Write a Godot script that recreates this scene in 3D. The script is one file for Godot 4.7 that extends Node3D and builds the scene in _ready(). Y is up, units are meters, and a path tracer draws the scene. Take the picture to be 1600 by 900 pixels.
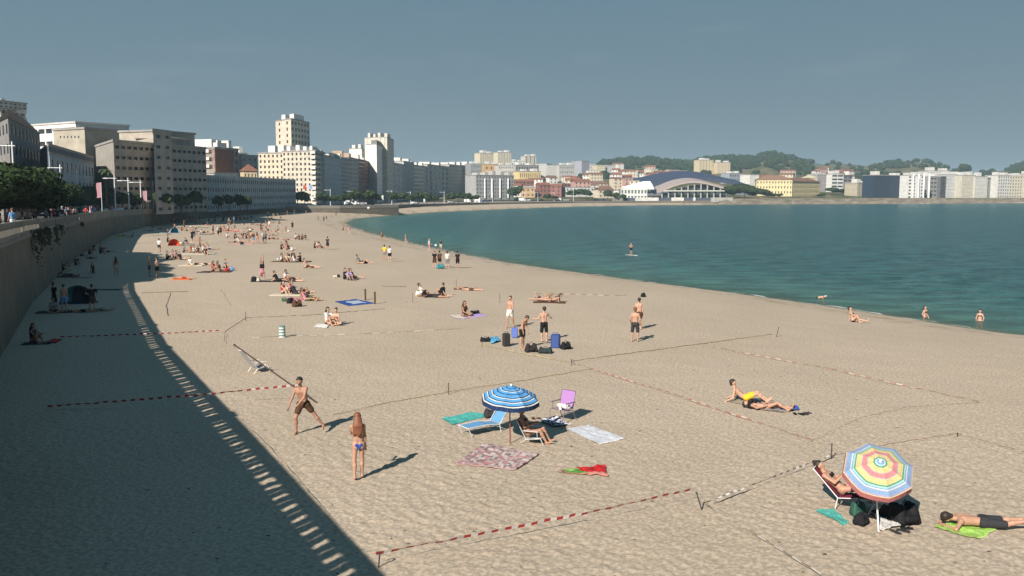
extends Node3D
# A wide city beach on a hazy summer afternoon, seen from the promenade. x right, y up, -z away; metres.
const F := 1450.0
const EYE := Vector3(0, 7.4, 0)
const PITCH := 0.10308
const SEA := -2.0
var rng := RandomNumberGenerator.new()
var names := {}
var mats := {}
var nz := FastNoiseLite.new()
var nz2 := FastNoiseLite.new()
var sd := PackedFloat32Array()
var shore := PackedVector2Array()
var sea_poly := PackedVector2Array()
const GX0 := -150.0
const GW := 112
const GH := 182
const GC := 5.0
var t_grime: ImageTexture
var t_sand: ImageTexture
var t_cloth: ImageTexture

# ---------------------------------------------------------------- mesh collector
class MB:
	var v := PackedVector3Array()
	var n := PackedVector3Array()
	var c := PackedColorArray()
	var ix := PackedInt32Array()
	var uv := PackedVector2Array()
	var col := Color(1, 1, 1)
	var use_col := false
	func tri(a: Vector3, b: Vector3, d: Vector3, nn: Vector3):
		var i := v.size()
		v.append_array([a, b, d])
		n.append_array([nn, nn, nn])
		c.append_array([col, col, col])
		if (b - a).cross(d - a).dot(nn) > 0: ix.append_array([i, i + 2, i + 1])
		else: ix.append_array([i, i + 1, i + 2])
	func quad(a: Vector3, b: Vector3, d: Vector3, e: Vector3, nn: Vector3):
		var i := v.size()
		v.append_array([a, b, d, e])
		n.append_array([nn, nn, nn, nn])
		c.append_array([col, col, col, col])
		if (b - a).cross(d - a).dot(nn) > 0: ix.append_array([i, i + 2, i + 1, i, i + 3, i + 2])
		else: ix.append_array([i, i + 1, i + 2, i, i + 2, i + 3])
	func obox(o: Vector3, u: Vector3, w: Vector3, u0: float, u1: float, y0: float, y1: float, w0: float, w1: float):
		var p := []
		for k in 8:
			p.append(o + u * (u1 if k & 1 else u0) + Vector3.UP * (y1 if k & 2 else y0) + w * (w1 if k & 4 else w0))
		var nw := Vector3.UP.cross(u).normalized()
		if nw.dot(w) < 0: nw = -nw
		var nu := Vector3.UP.cross(w).normalized()
		if nu.dot(u) < 0: nu = -nu
		quad(p[0], p[1], p[3], p[2], -nw)
		quad(p[4], p[5], p[7], p[6], nw)
		quad(p[0], p[2], p[6], p[4], -nu)
		quad(p[1], p[3], p[7], p[5], nu)
		quad(p[2], p[3], p[7], p[6], Vector3.UP)
		quad(p[0], p[1], p[5], p[4], Vector3.DOWN)
	func box(a: Vector3, b: Vector3):
		obox(Vector3.ZERO, Vector3.RIGHT, Vector3.BACK, a.x, b.x, a.y, b.y, a.z, b.z)
	# a box with chamfered vertical and horizontal edges, axes free
	func cbox(o: Vector3, bs: Basis, h: Vector3, ch: float):
		var sg := [-1.0, 1.0]
		for ax in 3:
			var a1 := (ax + 1) % 3
			var a2 := (ax + 2) % 3
			for s in sg:
				var nn := Vector3.ZERO
				nn[ax] = s
				var q := []
				for k in [[-1, -1], [1, -1], [1, 1], [-1, 1]]:
					var p := Vector3.ZERO
					p[ax] = s * h[ax]
					p[a1] = k[0] * (h[a1] - ch)
					p[a2] = k[1] * (h[a2] - ch)
					q.append(o + bs * p)
				quad(q[0], q[1], q[2], q[3], bs * nn)
			for s in sg:
				for t in sg:
					var q2 := []
					for k in [[0, -1], [1, -1], [1, 1], [0, 1]]:
						var p := Vector3.ZERO
						p[a1] = s * (h[a1] - (ch if k[0] == 1 else 0.0))
						p[a2] = t * (h[a2] - (0.0 if k[0] == 1 else ch))
						p[ax] = k[1] * (h[ax] - ch)
						q2.append(o + bs * p)
					var n2 := Vector3.ZERO
					n2[a1] = s
					n2[a2] = t
					quad(q2[0], q2[1], q2[2], q2[3], (bs * n2).normalized())
		for sx in sg:
			for sy in sg:
				for sz in sg:
					var a := Vector3(sx * h.x, sy * (h.y - ch), sz * (h.z - ch))
					var b := Vector3(sx * (h.x - ch), sy * h.y, sz * (h.z - ch))
					var d := Vector3(sx * (h.x - ch), sy * (h.y - ch), sz * h.z)
					tri(o + bs * a, o + bs * b, o + bs * d, (bs * Vector3(sx, sy, sz)).normalized())
	func tube(pts: Array, rad: Array, sides := 6, caps := true):
		var rings := []
		for k in pts.size():
			var p: Vector3 = pts[k]
			var t: Vector3 = (pts[min(k + 1, pts.size() - 1)] - pts[max(k - 1, 0)]).normalized()
			var s := t.cross(Vector3.UP if absf(t.y) < 0.9 else Vector3.RIGHT).normalized()
			var q := s.cross(t)
			var ring := []
			for j in sides:
				var a := TAU * j / sides
				ring.append((s * cos(a) + q * sin(a)))
			rings.append(ring)
		var base := v.size()
		for k in pts.size():
			for j in sides:
				v.append(pts[k] + rings[k][j] * rad[k])
				n.append(rings[k][j])
				c.append(col)
		for k in pts.size() - 1:
			for j in sides:
				var a := base + k * sides + j
				var b := base + k * sides + (j + 1) % sides
				var d := a + sides
				var e := b + sides
				if (v[b] - v[a]).cross(v[d] - v[a]).dot(n[a]) > 0: ix.append_array([a, d, b, b, d, e])
				else: ix.append_array([a, b, d, b, e, d])
		if caps:
			for k in [0, pts.size() - 1]:
				var t: Vector3 = (pts[0] - pts[1]) if k == 0 else (pts[k] - pts[k - 1])
				t = t.normalized()
				for j in range(1, sides - 1):
					tri(pts[k] + rings[k][0] * rad[k], pts[k] + rings[k][j] * rad[k], pts[k] + rings[k][j + 1] * rad[k], t)
	func ball(o: Vector3, r: Vector3, seg := 8, rows := 5):
		var base := v.size()
		for i in rows + 1:
			var a := PI * i / rows
			for j in seg:
				var b := TAU * j / seg
				var d := Vector3(sin(a) * cos(b), cos(a), sin(a) * sin(b))
				v.append(o + d * r)
				n.append((d / r).normalized())
				c.append(col)
		for i in rows:
			for j in seg:
				var a := base + i * seg + j
				var b := base + i * seg + (j + 1) % seg
				ix.append_array([a, a + seg, b, b, a + seg, b + seg])
	func mesh() -> ArrayMesh:
		var m := ArrayMesh.new()
		if v.is_empty(): return m
		var arr := []
		arr.resize(Mesh.ARRAY_MAX)
		arr[Mesh.ARRAY_VERTEX] = v
		arr[Mesh.ARRAY_NORMAL] = n
		if use_col: arr[Mesh.ARRAY_COLOR] = c
		if uv.size() == v.size(): arr[Mesh.ARRAY_TEX_UV] = uv
		arr[Mesh.ARRAY_INDEX] = ix
		m.add_surface_from_arrays(Mesh.PRIMITIVE_TRIANGLES, arr)
		return m

# ---------------------------------------------------------------- nodes
func numbered(s: String) -> String:
	if not names.has(s):
		names[s] = 0
		return s
	names[s] += 1
	return "%s_%03d" % [s, names[s]]
func put(called: String, m: Mesh, material: Material, parent: Node = null) -> MeshInstance3D:
	var o := MeshInstance3D.new()
	o.mesh = m
	o.material_override = material
	if parent == null:
		o.name = numbered(called)
		add_child(o)
	else:
		o.name = called
		parent.add_child(o, true)
	return o
func tag(o: Node, label: String, category: String, group := "", kind := ""):
	if label: o.set_meta("label", label)
	if category: o.set_meta("category", category)
	if group: o.set_meta("group", group)
	if kind: o.set_meta("kind", kind)
func thing(called: String, label: String, category: String, at := Vector3.ZERO, turn := 0.0, group := "") -> Node3D:
	var o := Node3D.new()
	o.name = numbered(called)
	add_child(o)
	o.position = at
	o.rotation.y = turn
	tag(o, label, category, group)
	return o
func structure(called: String, m: Mesh, material: Material) -> MeshInstance3D:
	var o := put(called, m, material)
	o.set_meta("kind", "structure")
	return o

# ---------------------------------------------------------------- materials (linear base colours)
func mat(r: float, g: float, b: float, rough := 0.85, tex := "", metal := 0.0) -> StandardMaterial3D:
	var key := "%s %s %s %s %s %s" % [r, g, b, rough, tex, metal]
	if mats.has(key): return mats[key]
	var m := StandardMaterial3D.new()
	m.albedo_color = Color(r, g, b).linear_to_srgb()
	m.roughness = rough
	m.metallic = metal
	if rough > 0.7: m.metallic_specular = 0.3
	if tex == "grime":
		m.albedo_texture = t_grime
		m.uv1_triplanar = true
		m.uv1_world_triplanar = true
		m.uv1_scale = Vector3.ONE * 0.045
	elif tex == "cloth":
		m.albedo_texture = t_cloth
		m.uv1_triplanar = true
		m.uv1_world_triplanar = true
		m.uv1_scale = Vector3.ONE * 1.7
	mats[key] = m
	return m
func vmat(rough := 0.85, tex := "") -> StandardMaterial3D:
	var key := "v %s %s" % [rough, tex]
	if mats.has(key): return mats[key]
	var m := mat(1, 1, 1, rough, tex).duplicate()
	m.vertex_color_use_as_albedo = true
	mats[key] = m
	return m
func noise_tex(size: int, freq: float, oct: int, lo: float, hi: float, sharp := 1.0, seed_ := 1) -> ImageTexture:
	var f := FastNoiseLite.new()
	f.seed = seed_
	f.noise_type = FastNoiseLite.TYPE_SIMPLEX
	f.frequency = freq
	f.fractal_octaves = oct
	f.fractal_gain = 0.6
	var im := f.get_seamless_image(size, size)
	im.convert(Image.FORMAT_RGB8)
	var d := im.get_data()
	var lut := PackedByteArray()
	for k in 256:
		var t := clampf((k / 255.0 - 0.5) * sharp + 0.5, 0, 1)
		lut.append(int(255 * (lo + (hi - lo) * t)))
	for k in d.size(): d[k] = lut[d[k]]
	return ImageTexture.create_from_image(Image.create_from_data(size, size, false, Image.FORMAT_RGB8, d))
func bump_tex(size: int, freq: float, oct: int, strength: float, seed_ := 1, stretch := 1.0) -> ImageTexture:
	var f := FastNoiseLite.new()
	f.seed = seed_
	f.noise_type = FastNoiseLite.TYPE_SIMPLEX
	f.frequency = freq
	f.fractal_octaves = oct
	f.fractal_gain = 0.55
	var im := f.get_seamless_image(size, size)
	if stretch > 1.0: im.resize(size, int(size / stretch), Image.INTERPOLATE_CUBIC)
	im.convert(Image.FORMAT_RGBA8)
	im.bump_map_to_normal_map(strength)
	return ImageTexture.create_from_image(im)

# ---------------------------------------------------------------- where things stand
func V(x: float, d: float, y := 0.0) -> Vector3: return Vector3(x, y, -d)
# a sight line as (sideways, down) per metre of distance
func sight(px: float, py: float) -> Vector2:
	var a := (px - 800.0) / F
	var b := (py - 450.0) / F
	var fwd := cos(PITCH) - b * sin(PITCH)
	return Vector2(a / fwd, (sin(PITCH) + b * cos(PITCH)) / fwd)
func pt(px: float, py: float, d: float) -> Vector3:
	var s := sight(px, py)
	return Vector3(s.x * d, EYE.y - s.y * d, -d)
func on_level(px: float, py: float, y: float) -> Vector3:
	return pt(px, py, (EYE.y - y) / sight(px, py).y)
func gp(px: float, py: float) -> Vector3:
	var s := sight(px, py)
	var y := 0.0
	var p := Vector3.ZERO
	for k in 24:
		p = pt(px, py, (EYE.y - y) / s.y)
		y = lerpf(y, ground_y(p.x, -p.z), 0.6)
	return Vector3(p.x, ground_y(p.x, -p.z), p.z)
func flat_at(px: float, d: float, y: float) -> Vector2:
	return Vector2((px - 800.0) / F * (d * cos(PITCH) + (EYE.y - y) * sin(PITCH)), d)
func flat(px: float, d: float) -> Vector2: return Vector2((px - 800.0) / F * d * 1.0053, d)
func sd_at(x: float, d: float) -> float:
	var gx := clampf((x - GX0) / GC, 0, GW - 1.01)
	var gy := clampf((d + 60.0) / GC, 0, GH - 1.01)
	var i := int(gx)
	var j := int(gy)
	var fx := gx - i
	var fy := gy - j
	var k := j * GW + i
	return lerpf(lerpf(sd[k], sd[k + 1], fx), lerpf(sd[k + GW], sd[k + GW + 1], fx), fy)
func ground_y(x: float, d: float) -> float:
	var s := sd_at(x, d)
	if s >= 0: return SEA + (2.0 if d < 380 else 1.5) * (1.0 - exp(-s / 11.0))
	return SEA - 6.0 * (1.0 - exp(s / 45.0))
func make_shore():
	shore = PackedVector2Array()
	for p in [[180, -50], [110, 12]]: shore.append(Vector2(p[0], p[1]))
	for p in [[1600, 527], [1450, 503], [1300, 480], [1150, 459], [1000, 440], [900, 426], [800, 412], [720, 397], [650, 382], [580, 365], [548, 355], [538, 349], [548, 342], [590, 338], [622, 336], [660, 332.5], [720, 329.5], [800, 326], [900, 322.8], [1010, 320.6], [1145, 319.6]]:
		var q := on_level(p[0], p[1], SEA)
		shore.append(Vector2(q.x, -q.z))
	var last := shore[shore.size() - 1]
	for p in [[1280, 730], [1450, 760], [1600, 800], [2100, 900]]: shore.append(flat(p[0], p[1]))
	sea_poly = shore.duplicate()
	sea_poly.append(Vector2(1500, 600))
	sea_poly.append(Vector2(1500, -60))
	sd.resize(GW * GH)
	for j in GH:
		for i in GW:
			var p := Vector2(GX0 + i * GC, j * GC - 60.0)
			var best := 1e9
			for k in shore.size() - 1:
				best = minf(best, p.distance_to(Geometry2D.get_closest_point_to_segment(p, shore[k], shore[k + 1])))
			sd[j * GW + i] = -best if Geometry2D.is_point_in_polygon(p, sea_poly) else best

# ---------------------------------------------------------------- camera, sky, sun
func make_view():
	var cam := Camera3D.new()
	cam.name = "camera"
	cam.position = EYE
	cam.rotation = Vector3(-PITCH, 0, 0)
	cam.fov = rad_to_deg(2.0 * atan(450.0 / F))
	cam.far = 9000
	cam.near = 0.1
	add_child(cam)
	cam.current = true
	var env := Environment.new()
	env.tonemap_mode = Environment.TONE_MAPPER_LINEAR
	env.tonemap_exposure = 1.54
	env.background_mode = Environment.BG_SKY
	env.sdfgi_enabled = true
	env.ssao_enabled = true
	env.ssil_enabled = true
	var sm := ProceduralSkyMaterial.new()
	sm.sky_top_color = Color(0.046, 0.116, 0.182).linear_to_srgb()
	sm.sky_horizon_color = Color(0.146, 0.192, 0.208).linear_to_srgb()
	sm.sky_curve = 0.16
	sm.ground_bottom_color = Color(0.08, 0.085, 0.08).linear_to_srgb()
	sm.ground_horizon_color = Color(0.14, 0.18, 0.19).linear_to_srgb()
	sm.sun_angle_max = 8.0
	sm.sun_curve = 0.05
	sm.sky_cover = wisps()
	sm.sky_cover_modulate = Color(1, 1, 1, 1)
	var sky := Sky.new()
	sky.sky_material = sm
	env.sky = sky
	env.fog_enabled = true
	env.fog_density = 0.00016
	env.fog_light_color = Color(0.76, 0.88, 0.96)
	var we := WorldEnvironment.new()
	we.name = "world_environment"
	we.environment = env
	add_child(we)
	var sun := DirectionalLight3D.new()
	sun.name = "sun"
	sun.light_energy = 1.6
	sun.light_color = Color(1.0, 0.968, 0.925)
	sun.light_angular_distance = 0.5
	sun.shadow_enabled = true
	var dir := Vector3(0.48 * cos(0.585), -sin(0.585), -0.877 * cos(0.585))
	sun.transform = Transform3D(Basis.looking_at(dir, Vector3.UP), Vector3(0, 60, 0))
	add_child(sun)
func wisps() -> ImageTexture:
	var w := 2048
	var h := 1024
	var f := FastNoiseLite.new()
	f.seed = 11
	f.frequency = 1.0
	f.fractal_octaves = 5
	var im := Image.create(w, h, false, Image.FORMAT_RGBA8)
	for y in range(290, 505):
		var el := PI * (0.5 - (y + 0.5) / h)
		for x in w:
			var az := TAU * x / w
			var v := f.get_noise_3d(cos(az) * 3.2, el * 26.0, sin(az) * 3.2)
			var s := smoothstep(0.22, 0.62, v) * smoothstep(0.03, 0.16, el)
			var hz := 0.5 + 0.5 * f.get_noise_3d(cos(az) * 1.3, el * 5.0 + 9.0, sin(az) * 1.3)
			im.set_pixel(x, y, Color(0.95, 0.93, 0.86, s * 0.022 + hz * 0.012))
	return ImageTexture.create_from_image(im)

# ---------------------------------------------------------------- sand, sea, wall, city ground, hills
func make_textures():
	t_grime = noise_tex(512, 0.012, 5, 0.86, 1.0, 1.4, 3)
	t_sand = noise_tex(1024, 0.03, 5, 0.80, 1.0, 1.6, 5)
	t_cloth = noise_tex(256, 0.05, 4, 0.82, 1.0, 1.4, 8)
	nz.seed = 21
	nz.frequency = 1.0
	nz.fractal_octaves = 3
	nz2.seed = 33
	nz2.noise_type = FastNoiseLite.TYPE_CELLULAR
	nz2.cellular_return_type = FastNoiseLite.RETURN_DISTANCE
	nz2.frequency = 1.0
	nz2.fractal_type = FastNoiseLite.FRACTAL_NONE
func sand_bump(x: float, d: float, s: float) -> float:
	var tread := smoothstep(13.0, 30.0, s) * (0.55 + 0.45 * smoothstep(-0.3, 0.35, nz.get_noise_2d(x * 0.06, d * 0.06 + 40)))
	var v := 0.03 * nz.get_noise_2d(x * 0.3, d * 0.3)
	v += tread * (1.0 - smoothstep(24.0, 46.0, d)) * (0.028 * (minf(0.75, nz2.get_noise_2d(x * 4.2, d * 3.7) + 1.0) - 0.5) + 0.025 * nz.get_noise_2d(x * 2.6, d * 2.6 + 7))
	return v
func tread_tex() -> ImageTexture:   # trodden sand: dimples of many feet
	var f := FastNoiseLite.new()
	f.seed = 6
	f.noise_type = FastNoiseLite.TYPE_CELLULAR
	f.cellular_return_type = FastNoiseLite.RETURN_DISTANCE
	f.fractal_type = FastNoiseLite.FRACTAL_NONE
	f.frequency = 0.021
	var a := f.get_seamless_image(1024, 1024)
	var g := FastNoiseLite.new()
	g.seed = 7
	g.frequency = 0.03
	g.fractal_octaves = 5
	var b := g.get_seamless_image(1024, 1024)
	var da := a.get_data()
	var db := b.get_data()
	for k in da.size(): da[k] = int(minf(da[k], 190) * 0.55 + db[k] * 0.45)
	var im := Image.create_from_data(1024, 1024, false, Image.FORMAT_L8, da)
	im.convert(Image.FORMAT_RGBA8)
	im.bump_map_to_normal_map(7.0)
	return ImageTexture.create_from_image(im)
func make_sand():
	var rows := 760
	var cols := 540
	var b := MB.new()
	b.v.resize(rows * cols)
	b.n.resize(rows * cols)
	b.c.resize(rows * cols)
	b.use_col = true
	var dry := Vector3(0.490, 0.398, 0.300)
	var pale := Vector3(0.525, 0.426, 0.324)
	var wet := Vector3(0.36, 0.275, 0.185)
	for j in rows:
		var t := float(j) / (rows - 1)
		var d := 1.0 / lerpf(1.0 / 7.0, 1.0 / 900.0, 1.0 - pow(1.0 - t, 1.25))
		for i in cols:
			var a := -0.72 + 1.44 * i / (cols - 1)
			var x := d * a
			var s := sd_at(x, d)
			var y := ground_y(x, d) + (sand_bump(x, d, s) if d < 160.0 else 0.0)
			b.v[j * cols + i] = Vector3(x, y, -d)
			var p := dry.lerp(pale, clampf(0.5 + 1.1 * nz.get_noise_2d(x * 0.09, d * 0.05), 0, 1))
			var edge := s + 2.2 * nz.get_noise_2d(x * 0.15, d * 0.15) + 1.2 * nz.get_noise_2d(x * 0.9, d * 0.5)
			p = p.lerp(wet, 1.0 - smoothstep(0.5, 1.7, edge))
			var wrack := smoothstep(0.45, 0.85, 1.0 - absf(edge - 6.5) / 3.5) * smoothstep(-0.05, 0.3, nz.get_noise_2d(x * 0.5 + 90, d * 0.5))
			p = p.lerp(wet, 0.8 * wrack)
			b.c[j * cols + i] = Color(p.x, p.y, p.z)
	for j in rows:
		for i in cols:
			var k := j * cols + i
			var du: Vector3 = b.v[j * cols + mini(i + 1, cols - 1)] - b.v[j * cols + maxi(i - 1, 0)]
			var dv: Vector3 = b.v[mini(j + 1, rows - 1) * cols + i] - b.v[maxi(j - 1, 0) * cols + i]
			b.n[k] = du.cross(dv).normalized()
	for j in rows - 1:
		for i in cols - 1:
			var k := j * cols + i
			b.ix.append_array([k, k + cols, k + 1, k + 1, k + cols, k + cols + 1])
	var m := StandardMaterial3D.new()
	m.vertex_color_use_as_albedo = true
	m.albedo_texture = t_sand
	m.uv1_triplanar = true
	m.uv1_world_triplanar = true
	m.uv1_scale = Vector3.ONE * 0.19
	m.roughness = 0.95
	m.metallic_specular = 0.2
	m.normal_enabled = true
	m.normal_texture = tread_tex()
	m.normal_scale = 0.28
	structure("beach_sand", b.mesh(), m)
func make_sea():
	var rows := 330
	var cols := 360
	var b := MB.new()
	b.v.resize(rows * cols)
	b.n.resize(rows * cols)
	b.c.resize(rows * cols)
	b.use_col = true
	for j in rows:
		var t := float(j) / (rows - 1)
		var d := 1.0 / lerpf(1.0 / 24.0, 1.0 / 5200.0, t)
		for i in cols:
			var a := -0.42 + 1.3 * i / (cols - 1)
			var x := d * a
			var s := sd_at(x, d)
			var amp := smoothstep(0.0, -26.0, s) * clampf(1.3 - d / 420.0, 0, 1)
			var y := SEA
			if amp > 0.0:
				y += amp * (0.13 * nz.get_noise_2d(x * 0.16 + 5, d * 0.34) + 0.07 * nz.get_noise_2d(x * 0.5, d * 1.0 + 30))
			b.v[j * cols + i] = Vector3(x, y, -d)
			var depth := maxf(0.0, SEA - ground_y(x, d)) if d < 800 else 6.0
			var al := 1.0 - 0.62 * exp(-depth / 0.45)
			var turbid := exp(-depth / 1.2)   # sand stirred up in the shallows
			b.c[j * cols + i] = Color(0.183 + 0.75 * turbid, 0.347 + 0.60 * turbid, 0.445 + 0.50 * turbid, clampf(al, 0.35, 1.0))
	for j in rows:
		for i in cols:
			var du: Vector3 = b.v[j * cols + mini(i + 1, cols - 1)] - b.v[j * cols + maxi(i - 1, 0)]
			var dv: Vector3 = b.v[mini(j + 1, rows - 1) * cols + i] - b.v[maxi(j - 1, 0) * cols + i]
			b.n[j * cols + i] = du.cross(dv).normalized()
	for j in rows - 1:
		for i in cols - 1:
			var k := j * cols + i
			b.ix.append_array([k, k + cols, k + 1, k + 1, k + cols, k + cols + 1])
	var m := StandardMaterial3D.new()
	m.vertex_color_use_as_albedo = true
	m.albedo_color = Color(0.125, 0.305, 0.235).linear_to_srgb()
	m.albedo_texture = noise_tex(512, 0.008, 4, 0.72, 1.0, 1.6, 15)
	m.transparency = BaseMaterial3D.TRANSPARENCY_ALPHA
	m.uv1_triplanar = true
	m.uv1_world_triplanar = true
	m.uv1_scale = Vector3(0.03, 0.03, 0.07)
	m.roughness = 0.26
	m.metallic_specular = 0.42
	m.normal_enabled = true
	m.normal_texture = bump_tex(1024, 0.045, 5, 14.0, 19)
	m.normal_scale = 1.0
	structure("sea", b.mesh(), m)
	# the last ripple's thin lace of foam along the water's edge
	var f := MB.new()
	for k in range(2, 15):
		var a := shore[k]
		var e := shore[k + 1]
		var ln := a.distance_to(e)
		var nrm := Vector2(-(e - a).y, (e - a).x).normalized()
		var n := int(ln / 0.5)
		for i in n:
			var pts := []
			for q in [0, 1]:
				var t := float(i + q) / n
				var c := a.lerp(e, t)
				var off := 0.9 * nz.get_noise_2d(c.x * 0.12, c.y * 0.12) + 0.3 * nz.get_noise_2d(c.x * 0.6, c.y * 0.6) - 0.2
				var wd := maxf(0.0, 0.10 + 0.45 * nz.get_noise_2d(c.x * 0.35 + 60, c.y * 0.35))
				for sg in [-1.0, 1.0]:
					var p: Vector2 = c + nrm * (off + sg * wd * 0.5)
					pts.append(Vector3(p.x, maxf(SEA, ground_y(p.x, p.y)) + 0.02, -p.y))
			if (pts[0] as Vector3).distance_to(pts[1]) < 0.03 and (pts[2] as Vector3).distance_to(pts[3]) < 0.03: continue
			f.quad(pts[0], pts[1], pts[3], pts[2], Vector3.UP)
	var fo := put("foam", f.mesh(), mat(0.58, 0.58, 0.54, 0.6))
	tag(fo, "thin broken line of pale foam along the water's edge", "foam", "", "stuff")
# the promenade: x, distance, parapet top
const WALL := [[18, -40, 5.9], [8.2, -20, 5.9], [-1.9, 0, 5.95], [-10.3, 16, 6.0], [-21.3, 37, 6.0], [-32.4, 62, 5.55], [-42.4, 87, 5.1], [-52, 112, 4.8], [-61, 137, 4.5], [-69, 160, 4.3], [-79, 200, 3.8], [-85.5, 240, 3.2], [-87.5, 280, 2.8], [-87, 315, 2.55], [-84.7, 346, 2.4], [-66, 357, 2.3], [-46, 378, 2.3], [-52, 402, 1.9], [-58, 440, 1.6], [-48, 520, 1.1], [-14, 600, 0.9], [44, 668, 0.9], [112, 704, 1.0], [170, 716, 1.2]]
func wall_at(d: float) -> Vector3:
	for k in WALL.size() - 1:
		if WALL[k][1] <= d and d < WALL[k + 1][1]:
			var t: float = (d - WALL[k][1]) / float(WALL[k + 1][1] - WALL[k][1])
			return Vector3(lerpf(WALL[k][0], WALL[k + 1][0], t), lerpf(WALL[k][2], WALL[k + 1][2], t), -d)
	return Vector3(170, 1.2, -716)
func make_wall():
	var stone := mat(0.185, 0.16, 0.125, 0.9, "grime")
	var cap := mat(0.27, 0.245, 0.205, 0.85, "grime")
	var pave := mat(0.30, 0.27, 0.24, 0.9, "grime")
	var deck := MB.new()
	var wall := thing("sea_wall", "long stone sea wall curving round the beach below the promenade", "wall")
	var par := thing("parapet", "stone promenade parapet with alternating wide and narrow openings", "parapet")
	for k in WALL.size() - 1:
		var a := V(WALL[k][0], WALL[k][1])
		var e := V(WALL[k + 1][0], WALL[k + 1][1])
		var u := (e - a).normalized()
		var w := u.cross(Vector3.UP)
		if w.x < 0 and k < 15: w = -w
		if k >= 15: w = -Vector3.UP.cross(u)
		var ln := a.distance_to(e)
		var y0: float = WALL[k][2]
		var y1: float = WALL[k + 1][2]
		var out := w
		# wall course: a battered panel per stretch
		var mb := MB.new()
		var bt := out * 0.25
		var lo := -4.0
		var dk0 := y0 - 1.0
		var dk1 := y1 - 1.0
		if k >= 17:
			dk0 = y0 - 0.3
			dk1 = y1 - 0.3
		mb.quad(a + bt + Vector3.UP * lo, e + bt + Vector3.UP * lo, e + Vector3.UP * dk1, a + Vector3.UP * dk0, out)
		mb.quad(a + Vector3.UP * lo - out, e + Vector3.UP * lo - out, e + Vector3.UP * dk1 - out, a + Vector3.UP * dk0 - out, -out)
		mb.quad(a + Vector3.UP * dk0, e + Vector3.UP * dk1, e + Vector3.UP * dk1 - out, a + Vector3.UP * dk0 - out, Vector3.UP)
		put("panel", mb.mesh(), stone, wall)
		# string course under the parapet
		if k < 17:
			var sc := MB.new()
			for q in [[0.10, -0.16, 0.02]]:
				sc.quad(a + out * q[0] + Vector3.UP * (dk0 + q[1]), e + out * q[0] + Vector3.UP * (dk1 + q[1]), e + out * q[0] + Vector3.UP * (dk1 + q[2]), a + out * q[0] + Vector3.UP * (dk0 + q[2]), out)
				sc.quad(a + out * q[0] + Vector3.UP * (dk0 + q[2]), e + out * q[0] + Vector3.UP * (dk1 + q[2]), e - out * 0.2 + Vector3.UP * (dk1 + q[2]), a - out * 0.2 + Vector3.UP * (dk0 + q[2]), Vector3.UP)
				sc.quad(a + out * q[0] + Vector3.UP * (dk0 + q[1]), e + out * q[0] + Vector3.UP * (dk1 + q[1]), e + Vector3.UP * (dk1 + q[1]), a + Vector3.UP * (dk0 + q[1]), Vector3.DOWN)
			put("string_course", sc.mesh(), cap, wall)
			var rl := MB.new()
			var up := Vector3.UP
			# top rail
			var th := 0.26 if k < 7 else 0.97
			var c0 := a + up * y0
			var c1 := e + up * y1
			var wo := out * 0.05
			var wi := -out * 0.11
			rl.quad(c0 + wo, c1 + wo, c1 + wi, c0 + wi, up)
			rl.quad(c0 + wo, c1 + wo, c1 + wo - up * th, c0 + wo - up * th, out)
			rl.quad(c0 + wi, c1 + wi, c1 + wi - up * th, c0 + wi - up * th, -out)
			rl.quad(c0 + wo - up * th, c1 + wo - up * th, c1 + wi - up * th, c0 + wi - up * th, -up)
			put("top_rail", rl.mesh(), cap, par)
			if k < 7:
				var pl := MB.new()
				var q0 := a + up * dk0
				var q1 := e + up * dk1
				pl.quad(q0 + up * 0.30 + wo, q1 + up * 0.30 + wo, q1 + up * 0.30 + wi, q0 + up * 0.30 + wi, up)
				pl.quad(q0 + wo, q1 + wo, q1 + wo + up * 0.30, q0 + wo + up * 0.30, out)
				pl.quad(q0 + wi, q1 + wi, q1 + wi + up * 0.30, q0 + wi + up * 0.30, -out)
				put("plinth", pl.mesh(), cap, par)
				if k >= 1:
					var s := 0.3
					var i := 0
					var bm := MB.new()
					bm.box(Vector3(-0.13, 0, -0.085), Vector3(0.13, 0.46, 0.035))
					var bal := bm.mesh()
					var pm := MB.new()
					pm.box(Vector3(-0.38, 0, -0.20), Vector3(0.38, 1.03, 0.10))
					var pier := pm.mesh()
					while s < ln - 0.2:
						var t := s / ln
						var is_pier := i % 34 == 16
						var o := put("pier" if is_pier else "baluster", pier if is_pier else bal, cap, par)
						o.transform = Transform3D(Basis(u, Vector3.UP, u.cross(Vector3.UP)), a.lerp(e, t) + Vector3.UP * (lerpf(dk0, dk1, t) + (0.0 if is_pier else 0.29)))
						if u.cross(Vector3.UP).dot(out) < 0: o.transform.basis = Basis(-u, Vector3.UP, -u.cross(Vector3.UP))
						s += (0.50 if i % 2 == 0 else 0.36) + (0.3 if is_pier or i % 34 == 15 else 0.0)
						i += 1
		# promenade paving behind
		var far0 := a + Vector3(-190, 0, 30) if k < 16 else a + Vector3(-120, 0, -120)
		var far1 := e + Vector3(-190, 0, 30) if k + 1 < 16 else e + Vector3(-120, 0, -120)
		deck.quad(a - out * 0.2 + Vector3.UP * (dk0 - 0.01), e - out * 0.2 + Vector3.UP * (dk1 - 0.01), far1 + Vector3.UP * (dk1 - 0.01), far0 + Vector3.UP * (dk0 - 0.01), Vector3.UP)
	structure("promenade_pavement", deck.mesh(), pave)
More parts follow.
